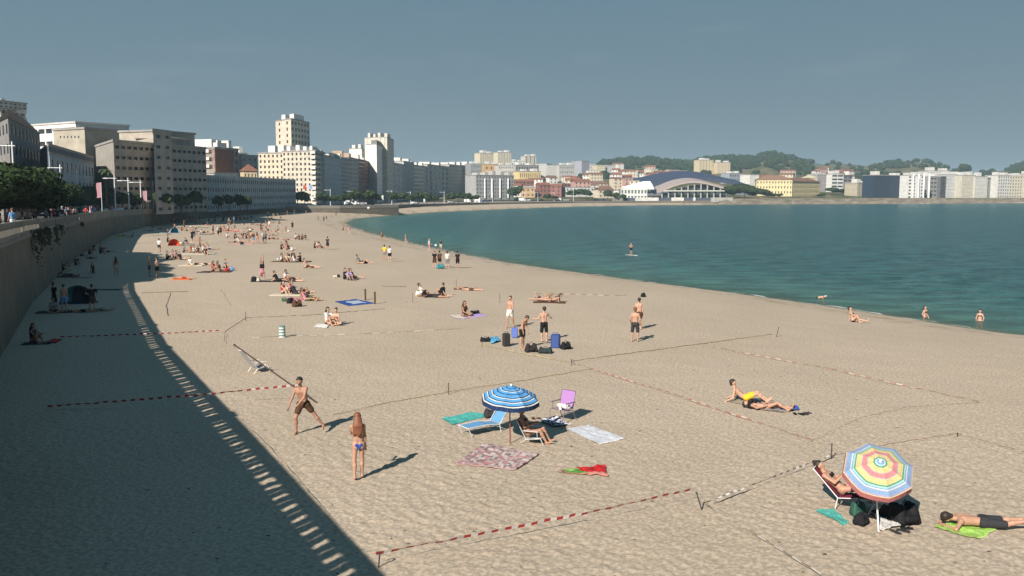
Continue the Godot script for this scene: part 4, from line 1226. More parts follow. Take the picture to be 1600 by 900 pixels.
	# behind, above the row
	for q in [["grey office slab behind the sea front row", 736, 900, 753, 905, 256, [0.30, 0.32, 0.32], [6, 6, 0.3, 0.3]],
			["cream water tower like apartment tower with rounded ribs", 750, 1150, 771, 1160, 239, [0.60, 0.53, 0.40], [1, 6, 0.12, 0.96]],
			["cream apartment tower with stepped crown", 778, 1200, 799, 1210, 238, [0.60, 0.54, 0.42], [1, 5, 0.14, 0.96]],
			["orange ochre block behind the sea front", 757, 980, 779, 985, 256.5, [0.56, 0.36, 0.17], [4, 3, 0.3, 0.3]],
			["white block with many windows on the slope", 779, 960, 802, 965, 258, [0.58, 0.55, 0.50], [6, 8, 0.4, 0.4]],
			["cream tower in two halves on the crest", 820, 1500, 838, 1510, 244, [0.55, 0.50, 0.42], [1, 3, 0.2, 0.96]],
			["long grey block with dark windows on the slope", 806, 1100, 842, 1120, 258, [0.36, 0.34, 0.31], [4, 9, 0.5, 0.45]],
			["yellow block with arcade of windows", 812, 900, 845, 910, 268, [0.70, 0.55, 0.28], [3, 11, 0.4, 0.5]],
			["white block on the crest", 799, 1400, 820, 1410, 252, [0.74, 0.72, 0.68], [3, 6, 0.4, 0.4]],
			["narrow white block on the slope", 846, 1150, 855, 1140, 258, [0.70, 0.68, 0.64], []],
			["grey block with blind side wall on the slope", 854, 1140, 862, 1165, 256, [0.45, 0.44, 0.42], []],
			["wide white grey block below the crest", 874, 1200, 897, 1210, 258, [0.50, 0.49, 0.46], [4, 8, 0.4, 0.4]],
			["lilac grey slab on the slope", 898, 1250, 909, 1240, 252, [0.36, 0.36, 0.40], []],
			["blind grey block beside the lilac slab", 909, 1245, 917, 1262, 252, [0.30, 0.30, 0.31], []],
			["white slab block below the wooded hill", 920, 1300, 931, 1305, 256, [0.66, 0.65, 0.62], [6, 4, 0.4, 0.4]],
			["yellow slab block below the wooded hill", 933, 1280, 946, 1285, 258, [0.62, 0.55, 0.38], [6, 4, 0.25, 0.3]],
			["pale grey slab block below the wooded hill", 947, 1290, 961, 1295, 258, [0.50, 0.51, 0.49], [6, 5, 0.3, 0.3]],
			["cream slab block in a row below the wooded hill", 966, 1300, 975, 1305, 257, [0.68, 0.65, 0.54], []],
			["grey slab block ending the row below the wooded hill", 975, 1300, 982, 1320, 257, [0.40, 0.41, 0.41], [7, 3, 0.3, 0.3]],
			["white low block under the slab row", 983, 1150, 997, 1155, 266, [0.64, 0.64, 0.60], [3, 5, 0.4, 0.4]],
			["cream and pink low block", 1017, 1150, 1028, 1155, 264, [0.62, 0.57, 0.46], [4, 3, 0.3, 0.3]],
			["cream apartment tower with dark vertical joints above the arena", 1093, 1250, 1115, 1258, 250, [0.58, 0.50, 0.34], [1, 5, 0.14, 0.97]],
			["cream and pink apartment tower above the arena", 1121, 1250, 1141, 1256, 254, [0.58, 0.48, 0.34], [6, 4, 0.2, 0.2]],
			["wide grey roofed hall behind the arena", 1140, 1000, 1163, 1010, 271, [0.30, 0.34, 0.38], [3, 6, 0.5, 0.4]],
			["white rendered house block behind the trees", 1172, 880, 1186, 885, 273, [0.68, 0.66, 0.61], []],
			["grey brick block beside the yellow convent", 1277, 900, 1290, 905, 273, [0.33, 0.31, 0.31], []],
			["lilac grey blind end wall", 1290, 905, 1300, 925, 271, [0.42, 0.41, 0.43], []],
			["white banded apartment block", 1300, 900, 1318, 905, 272, [0.66, 0.65, 0.62], [6, 2, 0.9, 0.45]],
			["grey banded apartment block", 1318, 905, 1332, 920, 274, [0.40, 0.39, 0.40], [6, 2, 0.8, 0.35]],
			["beige grey block beside the blue glass office", 1340, 830, 1362, 840, 286, [0.42, 0.38, 0.29], [6, 3, 0.2, 0.2]],
			["dark blue glass office block", 1365, 800, 1418, 812, 274, [0.03, 0.05, 0.085], [1, 22, 0.6, 0.96]],
			["white block with tall vertical fins", 1419, 800, 1445, 806, 274, [0.70, 0.70, 0.67], [8, 4, 0.55, 0.5]],
			["grey block with curved white roof edge", 1454, 820, 1470, 826, 276, [0.30, 0.30, 0.29], [6, 3, 0.8, 0.3]],
			["black and white balconied block", 1470, 822, 1478, 828, 276, [0.12, 0.12, 0.13], [8, 1, 0.5, 0.5]],
			["pale grey office block with bands", 1478, 830, 1504, 836, 273, [0.50, 0.51, 0.51], [8, 9, 0.3, 0.3]],
			["cream stone block with small windows", 1504, 826, 1524, 832, 274, [0.54, 0.51, 0.42], [7, 6, 0.25, 0.25]],
			["white stone block with roof terrace", 1524, 830, 1543, 836, 276, [0.58, 0.57, 0.53], [7, 6, 0.25, 0.25]],
			["angled end of the white stone block", 1543, 836, 1554, 860, 278, [0.58, 0.57, 0.53], [7, 3, 0.3, 0.3]],
			["white block with dark balcony recesses", 1560, 840, 1578, 846, 274, [0.60, 0.59, 0.56], [8, 5, 0.5, 0.5]],
			["cream block with balconies at the end of the bay", 1578, 846, 1602, 852, 275, [0.58, 0.54, 0.44], [8, 6, 0.45, 0.45]],
			["cream block continuing the far sea front", 1602, 850, 1640, 858, 272, [0.56, 0.52, 0.44], [8, 8, 0.45, 0.45]],
			["tall white block behind the far sea front", 1449, 900, 1484, 905, 267, [0.60, 0.59, 0.56], [7, 8, 0.3, 0.3]]]:
		var d0: float = q[2]
		bpx(q[0], q[1], q[2], q[3], q[4], 14, q[5], q[6], {"f": q[7], "base": hill_y(q[1], d0) - 3.0, "huts": 2 if (q[3] - q[1]) > 14 else 0, "hutcol": [0.6, 0.59, 0.56], "l": [], "r": [] if q[7].is_empty() else [q[7][0], 3, 0.3, 0.35]})
	for k in 4:
		var fin := MB.new()
		var px := 1419.5 + k * 8.2
		var p0 := flat(px, 799)
		fin.box(Vector3(p0.x - 0.5, 0.5, -p0.y - 1), Vector3(p0.x + 0.5, pt(px, 273, 799).y + 1, -p0.y + 0.6))
		put("fin", fin.mesh(), mat(0.74, 0.74, 0.72, 0.7), get_node("apartment_building") if false else last_named("white block with tall vertical fins")).position = -last_named("white block with tall vertical fins").position
	# the yellow convent
	bpx("long yellow convent with four rows of windows and brown tiled roof", 1182, 800, 1238, 795, 16, 281, [0.70, 0.60, 0.35], {"f": [4, 12, 0.36, 0.42], "base": 0.8, "hip": 4.0, "roof": [0.22, 0.13, 0.09], "name": "convent"})
	bpx("side wing of the yellow convent with arcaded windows", 1238, 796, 1281, 840, 14, 283, [0.66, 0.56, 0.33], {"f": [4, 15, 0.4, 0.42], "base": 0.8, "hip": 3.0, "roof": [0.25, 0.13, 0.09], "name": "convent_wing"})
	bpx("pale yellow church end of the convent with rounded gable", 1262, 850, 1277, 852, 12, 278, [0.60, 0.54, 0.36], {"f": [2, 2, 0.3, 0.4], "base": 0.8, "hip": 3.0, "roof": [0.5, 0.45, 0.3], "name": "convent_church"})
	make_arena()
	make_houses()
func last_named(label: String) -> Node3D:
	for c in get_children():
		if c.has_meta("label") and c.get_meta("label") == label: return c
	return null
func arc_roof(px0: float, px1: float, d0: float, d1: float, rows: Array, depth: float, thick: float) -> MB:
	# a curved roof: rows are picture rows of the front edge at even steps
	var b := MB.new()
	var n := rows.size() * 6
	var pr := []
	for i in n + 1:
		var t := float(i) / n
		var px := lerpf(px0, px1, t)
		var d := lerpf(d0, d1, t)
		var f := t * (rows.size() - 1)
		var k := mini(int(f), rows.size() - 2)
		var q := f - k
		var r0: float = rows[maxi(k - 1, 0)]
		var r1: float = rows[k]
		var r2: float = rows[k + 1]
		var r3: float = rows[mini(k + 2, rows.size() - 1)]
		pr.append(pt(px, cubic_interpolate(r1, r2, r0, r3, q), d))
	for i in n:
		var a: Vector3 = pr[i]
		var e: Vector3 = pr[i + 1]
		var bk := Vector3(0, depth * 0.10, -depth)
		var nn := (e - a).cross(Vector3(0, 0.1, -1)).normalized()
		if nn.y < 0: nn = -nn
		b.quad(a, e, e + bk, a + bk, nn)
		var th := Vector3.DOWN * thick
		b.quad(a, e, e + th, a + th, Vector3.BACK)
		b.quad(a + th, e + th, e + bk + th, a + bk + th, -nn)
	return b
func make_arena():
	var t := thing("sports_arena", "large sports arena with sweeping dark blue roof and glazed colonnade", "arena", hill_pt(1080, 740))
	var o := t.position
	var roof := arc_roof(1005, 1175, 800, 800, [290, 285, 280, 277.5, 277.5, 280.5, 286, 291], 70, 2.5)
	put("main_roof", roof.mesh(), mat(0.045, 0.055, 0.105, 0.6, "grime"), t).position = -o
	var body := MB.new()
	var p0 := flat(1006, 806)
	var p1 := flat(1174, 806)
	body.box(Vector3(p0.x, 0.5, -860), Vector3(p1.x, 8.0, -806))
	put("hall", body.mesh(), mat(0.12, 0.13, 0.17, 0.7), t).position = -o
	var can := arc_roof(1022, 1134, 752, 752, [301, 295, 288.5, 284.5, 283, 285, 289, 293], 30, 1.4)
	put("front_canopy", can.mesh(), mat(0.40, 0.33, 0.30, 0.7, "grime"), t).position = -o
	var gl := MB.new()
	for i in 10:
		var px := 1032.0 + i * 10.0
		var a := flat(px, 757)
		var e := flat(px + 10.0, 757)
		var top := pt(px + 5, [301, 298, 295, 293, 290, 288.5, 288, 289, 290.5, 292.5][i], 757).y
		gl.obox(Vector3(a.x, 0, -757), Vector3.RIGHT, Vector3.BACK, 0, e.x - a.x, 0.6, top, -0.2, 0)
	put("glass_wall", gl.mesh(), mat(0.05, 0.06, 0.065, 0.2), t).position = -o
	for i in 11:
		var cb := MB.new()
		var px := 1032.0 + i * 10.0
		var a := flat(px, 753)
		var top := pt(px, [303, 298, 295, 293, 290, 288.5, 287.5, 288, 289.5, 291.5, 294][i], 753).y
		cb.box(Vector3(a.x - 0.45, 0.6, -754), Vector3(a.x + 0.45, top, -752.6))
		put("column", cb.mesh(), mat(0.33, 0.34, 0.31, 0.8), t).position = -o
	var bm := MB.new()
	var ba := flat(1034, 751)
	var be := flat(1132, 751)
	bm.box(Vector3(ba.x, pt(1034, 299, 751).y, -751.6), Vector3(be.x, pt(1034, 297.4, 751).y, -750.9))
	put("beam", bm.mesh(), mat(0.50, 0.51, 0.44, 0.8), t).position = -o
	# white tensile roofed pavilion
	var w := thing("pavilion", "white pavilion with sloping white roof and rounded glazed front", "pavilion", hill_pt(990, 735))
	var wo := w.position
	var rb := MB.new()
	var q := [pt(972, 292, 742), pt(1022, 294, 742), pt(1016, 283, 765), pt(1004, 283.5, 765)]
	rb.quad(q[0], q[1], q[2], q[3], Vector3(0, 0.7, 0.7))
	rb.quad(q[0], q[1], q[1] + Vector3.DOWN * 1.0, q[0] + Vector3.DOWN * 1.0, Vector3.BACK)
	rb.tri(q[1], q[2], pt(1026, 296, 765), Vector3.RIGHT)
	put("sloping_roof", rb.mesh(), mat(0.70, 0.71, 0.68, 0.7), w).position = -wo
	var fb := MB.new()
	var fa := flat(968, 736)
	var fe := flat(1009, 736)
	face_grid(fb, Vector3(fa.x, 0, -736), Vector3.RIGHT, Vector3.BACK, fe.x - fa.x, 0.6, pt(990, 295, 736).y, [2, 8, 0.6, 0.6], 0.4)
	put("front_wall", fb.mesh(), mat(0.60, 0.61, 0.57, 0.8), w).position = -wo
	var fg := MB.new()
	fg.box(Vector3(fa.x + 0.2, 0.6, -752), Vector3(fe.x - 0.2, pt(990, 295.5, 736).y, -736.1))
	put("glazing", fg.mesh(), mat(0.12, 0.15, 0.14, 0.3), w).position = -wo
	# beach wall with garage doors below the arena
	var gw := thing("beach_pavilion", "long low white beach wall with dark openings below the arena", "wall", hill_pt(1020, 700))
	var go := gw.position
	var gb := MB.new()
	for s in [[955, 972, 0.2], [991, 1027, 0.6], [1047, 1066, 0.6], [1081, 1084, 0.7], [1108, 1142, 0.35]]:
		var a := flat(s[0], 712)
		var e := flat(s[1], 712)
		var one := MB.new()
		one.box(Vector3(a.x, -0.5, -716), Vector3(e.x, 3.2, -712))
		put("wall_section", one.mesh(), mat(s[2], s[2] * 0.97, s[2] * 0.9, 0.8, "grime"), gw).position = -go
	var da := flat(955, 714)
	var de := flat(1142, 714)
	gb.box(Vector3(da.x, -0.5, -717), Vector3(de.x, 2.9, -714))
	put("doors", gb.mesh(), mat(0.06, 0.07, 0.10, 0.5), gw).position = -go
func house(px: float, d: float, w: float, dep: float, h: float, c: Array, roofc: Array, pitch: float, label: String, win := true):
	var base := hill_pt(px, d)
	var t := thing("house", label, "house", base, rng.randf_range(-0.5, 0.5), "houses on the far hillside")
	var b := MB.new()
	b.box(Vector3(-w / 2, -4, -dep), Vector3(w / 2, h, 0))
	put("wall", b.mesh(), mat(c[0], c[1], c[2], 0.85, "grime"), t)
	var r := MB.new()
	if pitch > 0:
		var e := 0.4
		var y1 := h + pitch
		r.quad(Vector3(-w / 2 - e, h - 0.1, e), Vector3(w / 2 + e, h - 0.1, e), Vector3(w / 2 + e, y1, -dep / 2), Vector3(-w / 2 - e, y1, -dep / 2), Vector3(0, 0.8, 0.6))
		r.quad(Vector3(-w / 2 - e, h - 0.1, -dep - e), Vector3(w / 2 + e, h - 0.1, -dep - e), Vector3(w / 2 + e, y1, -dep / 2), Vector3(-w / 2 - e, y1, -dep / 2), Vector3(0, 0.8, -0.6))
		for s in [-1.0, 1.0]: r.tri(Vector3(s * w / 2, h - 0.1, 0), Vector3(s * w / 2, h - 0.1, -dep), Vector3(s * w / 2, y1 - 0.1, -dep / 2), Vector3(s, 0, 0))
	else:
		r.box(Vector3(-w / 2 - 0.2, h, -dep - 0.2), Vector3(w / 2 + 0.2, h + 0.5, 0.2))
	put("roof", r.mesh(), mat(roofc[0], roofc[1], roofc[2], 0.9, "grime"), t)
	if win:
		var fl := int(h / 3.0)
		var cn := int(w / 3.2)
		for j in fl:
			var wb := MB.new()
			for i in cn:
				var x := -w / 2 + w * (i + 0.5) / cn
				var y := h * (j + 0.35) / fl
				wb.box(Vector3(x - 0.55, y, -0.3), Vector3(x + 0.55, y + 1.5, 0.06))
			var row := put("window_row", wb.mesh(), mat(0.035, 0.04, 0.045, 0.3), t)
			row.set_meta("kind", "stuff")
func make_houses():
	rng.seed = 5
	var pal := [["white", [0.72, 0.70, 0.65]], ["cream", [0.62, 0.54, 0.42]], ["grey", [0.34, 0.34, 0.33]], ["ochre", [0.50, 0.40, 0.25]], ["pink", [0.52, 0.33, 0.28]], ["brick red", [0.22, 0.11, 0.085]], ["pale blue", [0.42, 0.48, 0.55]]]
	var rf := [["red tiled", TILE], ["brown tiled", [0.20, 0.11, 0.08]], ["flat grey", [0.3, 0.3, 0.29]]]
	# the ones that stand out
	house(825, 760, 11, 9, 8, [0.50, 0.35, 0.20], [0.3, 0.28, 0.26], 1.5, "bright orange house with grey roof above the far beach")
	house(851, 770, 10, 9, 10, [0.26, 0.12, 0.10], TILE, 2.0, "dark pink house with tall front above the far beach")
	house(868, 770, 9, 9, 9, [0.28, 0.13, 0.115], TILE, 2.0, "raspberry red house beside the dark pink one")
	house(901, 1000, 5, 8, 11, [0.50, 0.13, 0.06], TILE, 0.5, "narrow orange red tower house on the hillside")
	house(905, 780, 26, 10, 7.5, [0.60, 0.61, 0.60], [0.3, 0.31, 0.32], 0.0, "long modern white building with ribbon windows above the far beach")
	house(808, 800, 9, 8, 6, [0.72, 0.71, 0.68], [0.4, 0.4, 0.4], 0.0, "small white cube house beside the orange house")
	for k in 100:
		var px := 0.0
		var d := 0.0
		if k < 52:
			px = rng.randf_range(800, 1010)
			d = rng.randf_range(760, 1350)
		elif k < 66:
			px = rng.randf_range(1010, 1100)
			d = rng.randf_range(960, 1200)
		elif k < 92:
			px = rng.randf_range(1150, 1330)
			d = rng.randf_range(900, 1120 if px < 1262 else 1500)
		else:
			px = rng.randf_range(1480, 1625)
			d = rng.randf_range(930, 1350)
		var c: Array = pal[[0, 0, 0, 0, 1, 1, 2, 3, 4, 5, 0, 1][rng.randi() % 12]]
		var r: Array = rf[[0, 0, 0, 1, 1, 2][rng.randi() % 6]]
		var w := rng.randf_range(8, 17)
		var h: float = [4.5, 6.5, 6.5, 9.5, 12.0][rng.randi() % 5]
		if k >= 66: h = minf(h, 9.5)
		house(px, d, w, rng.randf_range(8, 11), h, c[1], r[1], 0.0 if r[0] == "flat grey" else rng.randf_range(1.6, 2.6), "%s %s house with %s roof on the far hillside" % ["low" if h < 6 else ("tall" if h > 9 else "two storey"), c[0], r[0]])

# ---------------------------------------------------------------- trees, lamps, flags, cars
func crown_mesh(n: int, leaf: float, r: Vector3, lobes: int, sd_: int) -> ArrayMesh:
	var g := RandomNumberGenerator.new()
	g.seed = sd_
	var b := MB.new()
	b.use_col = true
	var c := []
	for k in lobes:
		var a := TAU * k / lobes + g.randf() * 0.6
		var q := g.randf_range(0.25, 0.6)
		c.append([Vector3(cos(a) * r.x * q, r.y * g.randf_range(-0.35, 0.45), sin(a) * r.z * q), g.randf_range(0.42, 0.62)])
	c.append([Vector3(0, r.y * 0.2, 0), 0.6])
	for k in n:
		var l: Array = c[g.randi() % c.size()]
		var d := Vector3(g.randfn(), g.randfn(), g.randfn()).normalized()
		var p: Vector3 = l[0] + d * r * float(l[1]) * pow(g.randf(), 0.22)
		var nn := (d + Vector3(g.randfn(), g.randfn(), g.randfn()) * 0.45).normalized()
		var u := nn.cross(Vector3(g.randfn(), g.randfn(), g.randfn())).normalized()
		var w := nn.cross(u)
		var s := leaf * g.randf_range(0.6, 1.3)
		b.col = Color(0.036, 0.056, 0.021)
		b.tri(p - u * s, p + u * s, p + w * s * 1.5, nn)
		b.tri(p - u * s * 0.8, p + u * s * 0.8, p - w * s * 1.3 + nn * s * 0.3, nn)
	return b.mesh()
var crowns := {}
var leafmat: StandardMaterial3D
func tree(at: Vector3, h: float, w: float, kind: String, label: String, group := "", turn := 0.0) -> Node3D:
	if leafmat == null:
		leafmat = StandardMaterial3D.new()
		leafmat.vertex_color_use_as_albedo = true
		leafmat.roughness = 0.7
		leafmat.metallic_specular = 0.25
		leafmat.backlight = Color(0.12, 0.18, 0.05)
		crowns["near0"] = crown_mesh(7000, 0.028, Vector3(0.5, 0.36, 0.5), 7, 1)
		crowns["near1"] = crown_mesh(7000, 0.028, Vector3(0.5, 0.34, 0.5), 9, 2)
		crowns["far0"] = crown_mesh(700, 0.085, Vector3(0.5, 0.40, 0.5), 6, 3)
		crowns["far1"] = crown_mesh(700, 0.085, Vector3(0.5, 0.36, 0.5), 8, 4)
	var t := thing("tree", label, "tree", at, turn, group)
	var b := MB.new()
	var th := h * 0.45
	b.tube([Vector3(0, -0.2, 0), Vector3(0.05, th * 0.5, 0), Vector3(0, th, 0.04), Vector3(0.1, h * 0.72, 0)], [h * 0.028, h * 0.022, h * 0.018, h * 0.008], 7)
	for k in 4:
		var a := TAU * k / 4 + 0.5
		b.tube([Vector3(0, th * 0.9, 0), Vector3(cos(a) * w * 0.28, h * 0.66, sin(a) * w * 0.28)], [h * 0.013, h * 0.005], 5)
	put("trunk", b.mesh(), mat(0.075, 0.06, 0.045, 0.9), t)
	var c := put("crown", crowns[kind], leafmat, t)
	c.position.y = h * (0.60 if kind.begins_with("near") else 0.64)
	c.scale = Vector3(w, h * (1.08 if kind.begins_with("near") else 0.86), w)
	return t
func palm(at: Vector3, h: float):
	var t := thing("palm_tree", "single palm tree standing before the long dark grey building", "tree", at)
	var b := MB.new()
	b.tube([Vector3.ZERO, Vector3(0.1, h * 0.5, 0), Vector3(0, h, 0)], [0.22, 0.16, 0.15], 7)
	put("trunk", b.mesh(), mat(0.12, 0.10, 0.08, 0.9), t)
	for k in 16:
		var f := MB.new()
		var a := TAU * k / 16.0
		var d := Vector3(cos(a), 0, sin(a))
		var s := d.cross(Vector3.UP)
		var lift := 0.9 if k % 2 else 0.35
		var pts := []
		for i in 6:
			var q := i / 5.0
			pts.append(Vector3(0, h, 0) + d * 1.7 * q + Vector3.UP * (lift * q - 1.5 * q * q))
		for i in 5:
			var w0 := 0.05 + 0.28 * sin(PI * minf(1, i / 5.0 + 0.1))
			var w1 := 0.05 + 0.28 * sin(PI * minf(1, (i + 1) / 5.0))
			f.quad(pts[i] - s * w0, pts[i] + Vector3.UP * 0.06, pts[i + 1] + Vector3.UP * 0.06, pts[i + 1] - s * w1, Vector3.UP)
			f.quad(pts[i] + s * w0, pts[i] + Vector3.UP * 0.06, pts[i + 1] + Vector3.UP * 0.06, pts[i + 1] + s * w1, Vector3.UP)
		put("frond", f.mesh(), mat(0.06, 0.09, 0.03, 0.7), t)
func deck_y(d: float) -> float: return wall_at(d).y - (1.0 if d < 380 else 0.3)
func make_trees():
	rng.seed = 9
	var k := 0
	for d in [68.5, 72, 76, 80, 84, 88, 92, 96, 101, 108, 116, 124, 133, 142, 152, 162, 172, 184]:
		var w := wall_at(d)
		var dx := 4.2 + rng.randf() * 1.2 + (3.2 if d > 104 else 0.0)
		tree(V(w.x - dx, d, deck_y(d)), 5.3 + rng.randf() * 0.8, (8.2 if d < 104 else 6.8) + rng.randf(), "near%d" % (k % 2), "dark leafy plane tree in the row beside the sea wall", "promenade trees", rng.randf() * 6)
		k += 1
	for d in [112, 126, 140, 156, 171]:
		var w := wall_at(d)
		tree(V(w.x - 13, d, deck_y(d)), 6.8 + rng.randf(), 9.0, "near%d" % (k % 2), "taller dark tree in the second row behind the promenade", "promenade trees", rng.randf() * 6)
		k += 1
	palm(V(flat(172, 178).x, 178, deck_y(178)), pt(172, 266, 178).y - deck_y(178))
	# px, top row, width px, distance
	for q in [[197, 297, 26, 190], [214, 299, 20, 194], [262, 298, 26, 205], [288, 303, 22, 215], [309, 296, 24, 222], [345, 305, 16, 255], [362, 302, 17, 258], [379, 303, 17, 262], [390, 305, 14, 268], [452, 299, 18, 360], [468, 297, 16, 365], [479, 299, 16, 372], [500, 300, 15, 380], [511, 302, 14, 385], [523, 304, 14, 392], [535, 303, 15, 398], [549, 298, 15, 404], [560, 296, 16, 410], [573, 300, 16, 420], [583, 296, 18, 425], [596, 302, 14, 432], [616, 300, 15, 470], [628, 299, 17, 480], [641, 303, 13, 490], [655, 299, 17, 500], [668, 300, 16, 510], [680, 304, 12, 520], [705, 302, 16, 560], [717, 299, 18, 570], [730, 301, 16, 580], [742, 304, 13, 590], [800, 292, 15, 690], [808, 289, 14, 700], [855, 303, 12, 690], [866, 305, 12, 690], [893, 296, 16, 735], [905, 294, 18, 735], [916, 296, 14, 735], [826, 278, 10, 830], [948, 296, 14, 715], [960, 300, 12, 712], [972, 303, 10, 712]]:
		var d: float = q[3]
		var base := deck_y(d) if d < 640 else hill_y(q[0], d)
		var f := flat(q[0], d)
		var top := pt(q[0], q[1], d).y
		var hh := maxf(3.0, top - base)
		var lab: String = "rounded dark green tree before the low blue grey building" if d < 300 else ("bushy tree along the curve of the promenade before the towers" if d < 600 else "green tree among the houses above the far beach")
		if d < 230: lab = "dark green tree before the long dark grey building"
		tree(V(f.x, f.y, base), hh, maxf(q[2] * d / F, 2.5) * 1.15, "far%d" % (k % 2), lab, "trees in the town", rng.randf() * 6)
		k += 1
	for q in [[1143, 289, 26, 742], [1160, 285, 34, 750], [1178, 292, 28, 742], [1191, 294, 20, 736], [1205, 302, 14, 770], [1214, 305, 9, 770], [1296, 292, 20, 850], [1312, 294, 22, 850], [1328, 296, 20, 846], [1278, 305, 12, 790], [1349, 283, 18, 930], [1450, 285, 10, 830], [1500, 254, 16, 1500], [1345, 275, 20, 1000]]:
		var d: float = q[3]
		var base := hill_y(q[0], d)
		var f := flat(q[0], d)
		var top := pt(q[0], q[1], d).y
		tree(V(f.x, f.y, base), maxf(4.0, top - base), q[2] * d / F * 1.1, "near%d" % (k % 2), "broad dark pine near the yellow convent" if q[0] < 1220 else "bushy tree on the far shore", "trees across the bay", rng.randf() * 6)
		k += 1
	# woods on the far ridges: nobody could count them
	var mm := MultiMesh.new()
	mm.transform_format = MultiMesh.TRANSFORM_3D
	mm.mesh = crowns["far0"]
	var tf := []
	for i in 5200:
		var px := rng.randf_range(900, 1900)
		var d := rng.randf_range(1150, 1900)
		var dens := 0.0
		if px < 1090: dens = smoothstep(925, 950, px) * smoothstep(1350, 1600, d)
		elif px < 1262: dens = smoothstep(1330, 1500, d)
		elif px < 1345: dens = 0.04
		elif px < 1490: dens = 0.22 * smoothstep(1480, 1600, d)
		elif px < 1570: dens = 0.12
		else: dens = 0.8 * smoothstep(1300, 1500, d)
		if px < 900 or d < 1400: dens = maxf(dens, 0.16)
		dens *= smoothstep(-0.35, 0.05, nz.get_noise_2d(px * 0.025, d * 0.006 + 77))
		if rng.randf() > dens: continue
		var s := rng.randf_range(8, 15)
		tf.append(Transform3D(Basis(Vector3.UP, rng.randf() * TAU).scaled(Vector3(s, s * rng.randf_range(0.75, 1.1), s)), hill_pt(px, d) + Vector3.UP * s * 0.25))
	mm.instance_count = tf.size()
	for i in tf.size(): mm.set_instance_transform(i, tf[i])
	var w := MultiMeshInstance3D.new()
	w.name = "woodland"
	w.multimesh = mm
	w.material_override = leafmat
	add_child(w)
	tag(w, "dark green woods covering the far ridges", "woods", "", "stuff")
	# ivy hanging on the sea wall
	for q in [[64, 2.6], [68, 1.4], [73, 2.2], [84, 1.0], [96, 0.9]]:
		var d: float = q[0]
		var wl := wall_at(d)
		var t := thing("wall_ivy", "tangle of ivy trailing down the shaded sea wall", "plant", Vector3(wl.x + 0.25, wl.y - 0.75, -d), 0, "ivy on the sea wall")
		var b := MB.new()
		b.use_col = true
		var g := RandomNumberGenerator.new()
		g.seed = int(d)
		for s in 5:
			var off := Vector3(g.randfn() * 0.25, 0, g.randfn() * 0.9)
			var ln: float = q[1] * g.randf_range(0.45, 1.0)
			for i in 60:
				var y := -ln * pow(g.randf(), 1.5)
				var p := off + Vector3(g.randfn() * 0.07 - y * 0.08, y, g.randfn() * 0.10 + y * 0.12)
				var nn := Vector3(1, 0.3, g.randfn()).normalized()
				var u := nn.cross(Vector3(g.randfn(), g.randfn(), g.randfn())).normalized() * 0.09
				b.col = Color(0.04, 0.05, 0.025)
				b.tri(p - u, p + u, p + nn.cross(u) * 1.6, nn)
		put("foliage", b.mesh(), leafmat, t)
func lamp(at: Vector3, h: float, arm: float, label: String):
	var t := thing("street_lamp", label, "street lamp", at, 0, "white street lamps on the promenade")
	var m := mat(0.62, 0.63, 0.63, 0.5)
	var b := MB.new()
	b.tube([Vector3.ZERO, Vector3(0, h, 0)], [0.16, 0.09], 8)
	put("pole", b.mesh(), m, t)
	var c := MB.new()
	c.tube([Vector3(0.35, h - 0.55, 0), Vector3(-arm, h - 0.5, 0)], [0.07, 0.06], 6)
	put("arm", c.mesh(), m, t)
	var l := MB.new()
	l.cbox(Vector3(-arm, h - 0.55, 0), Basis.IDENTITY, Vector3(0.55, 0.09, 0.18), 0.05)
	put("lamp_head", l.mesh(), m, t)
	var f := MB.new()
	f.tube([Vector3.ZERO, Vector3(0, 0.5, 0)], [0.24, 0.2], 8)
	put("base", f.mesh(), m, t)
func banner(at: Vector3, h: float, c: Array, label: String, w := 0.9, bh := 2.2):
	var t := thing("banner", label, "banner", at)
	var b := MB.new()
	b.tube([Vector3.ZERO, Vector3(0, h, 0)], [0.06, 0.04], 6)
	put("pole", b.mesh(), mat(0.55, 0.55, 0.55, 0.5), t)
	var f := MB.new()
	for i in 6:
		var z0 := 0.12 * sin(i * 1.1)
		var z1 := 0.12 * sin((i + 1) * 1.1)
		var y0 := h - bh * i / 6.0
		var y1 := h - bh * (i + 1) / 6.0
		f.quad(Vector3(-w, y0 - 0.1, z0), Vector3(-0.04, y0, 0), Vector3(-0.04, y1, 0), Vector3(-w, y1 - 0.1, z1), Vector3.BACK)
		f.quad(Vector3(-w, y0 - 0.1, z0 - 0.02), Vector3(-0.04, y0, -0.02), Vector3(-0.04, y1, -0.02), Vector3(-w, y1 - 0.1, z1 - 0.02), Vector3.FORWARD)
	put("cloth", f.mesh(), mat(c[0], c[1], c[2], 0.85, "cloth"), t)
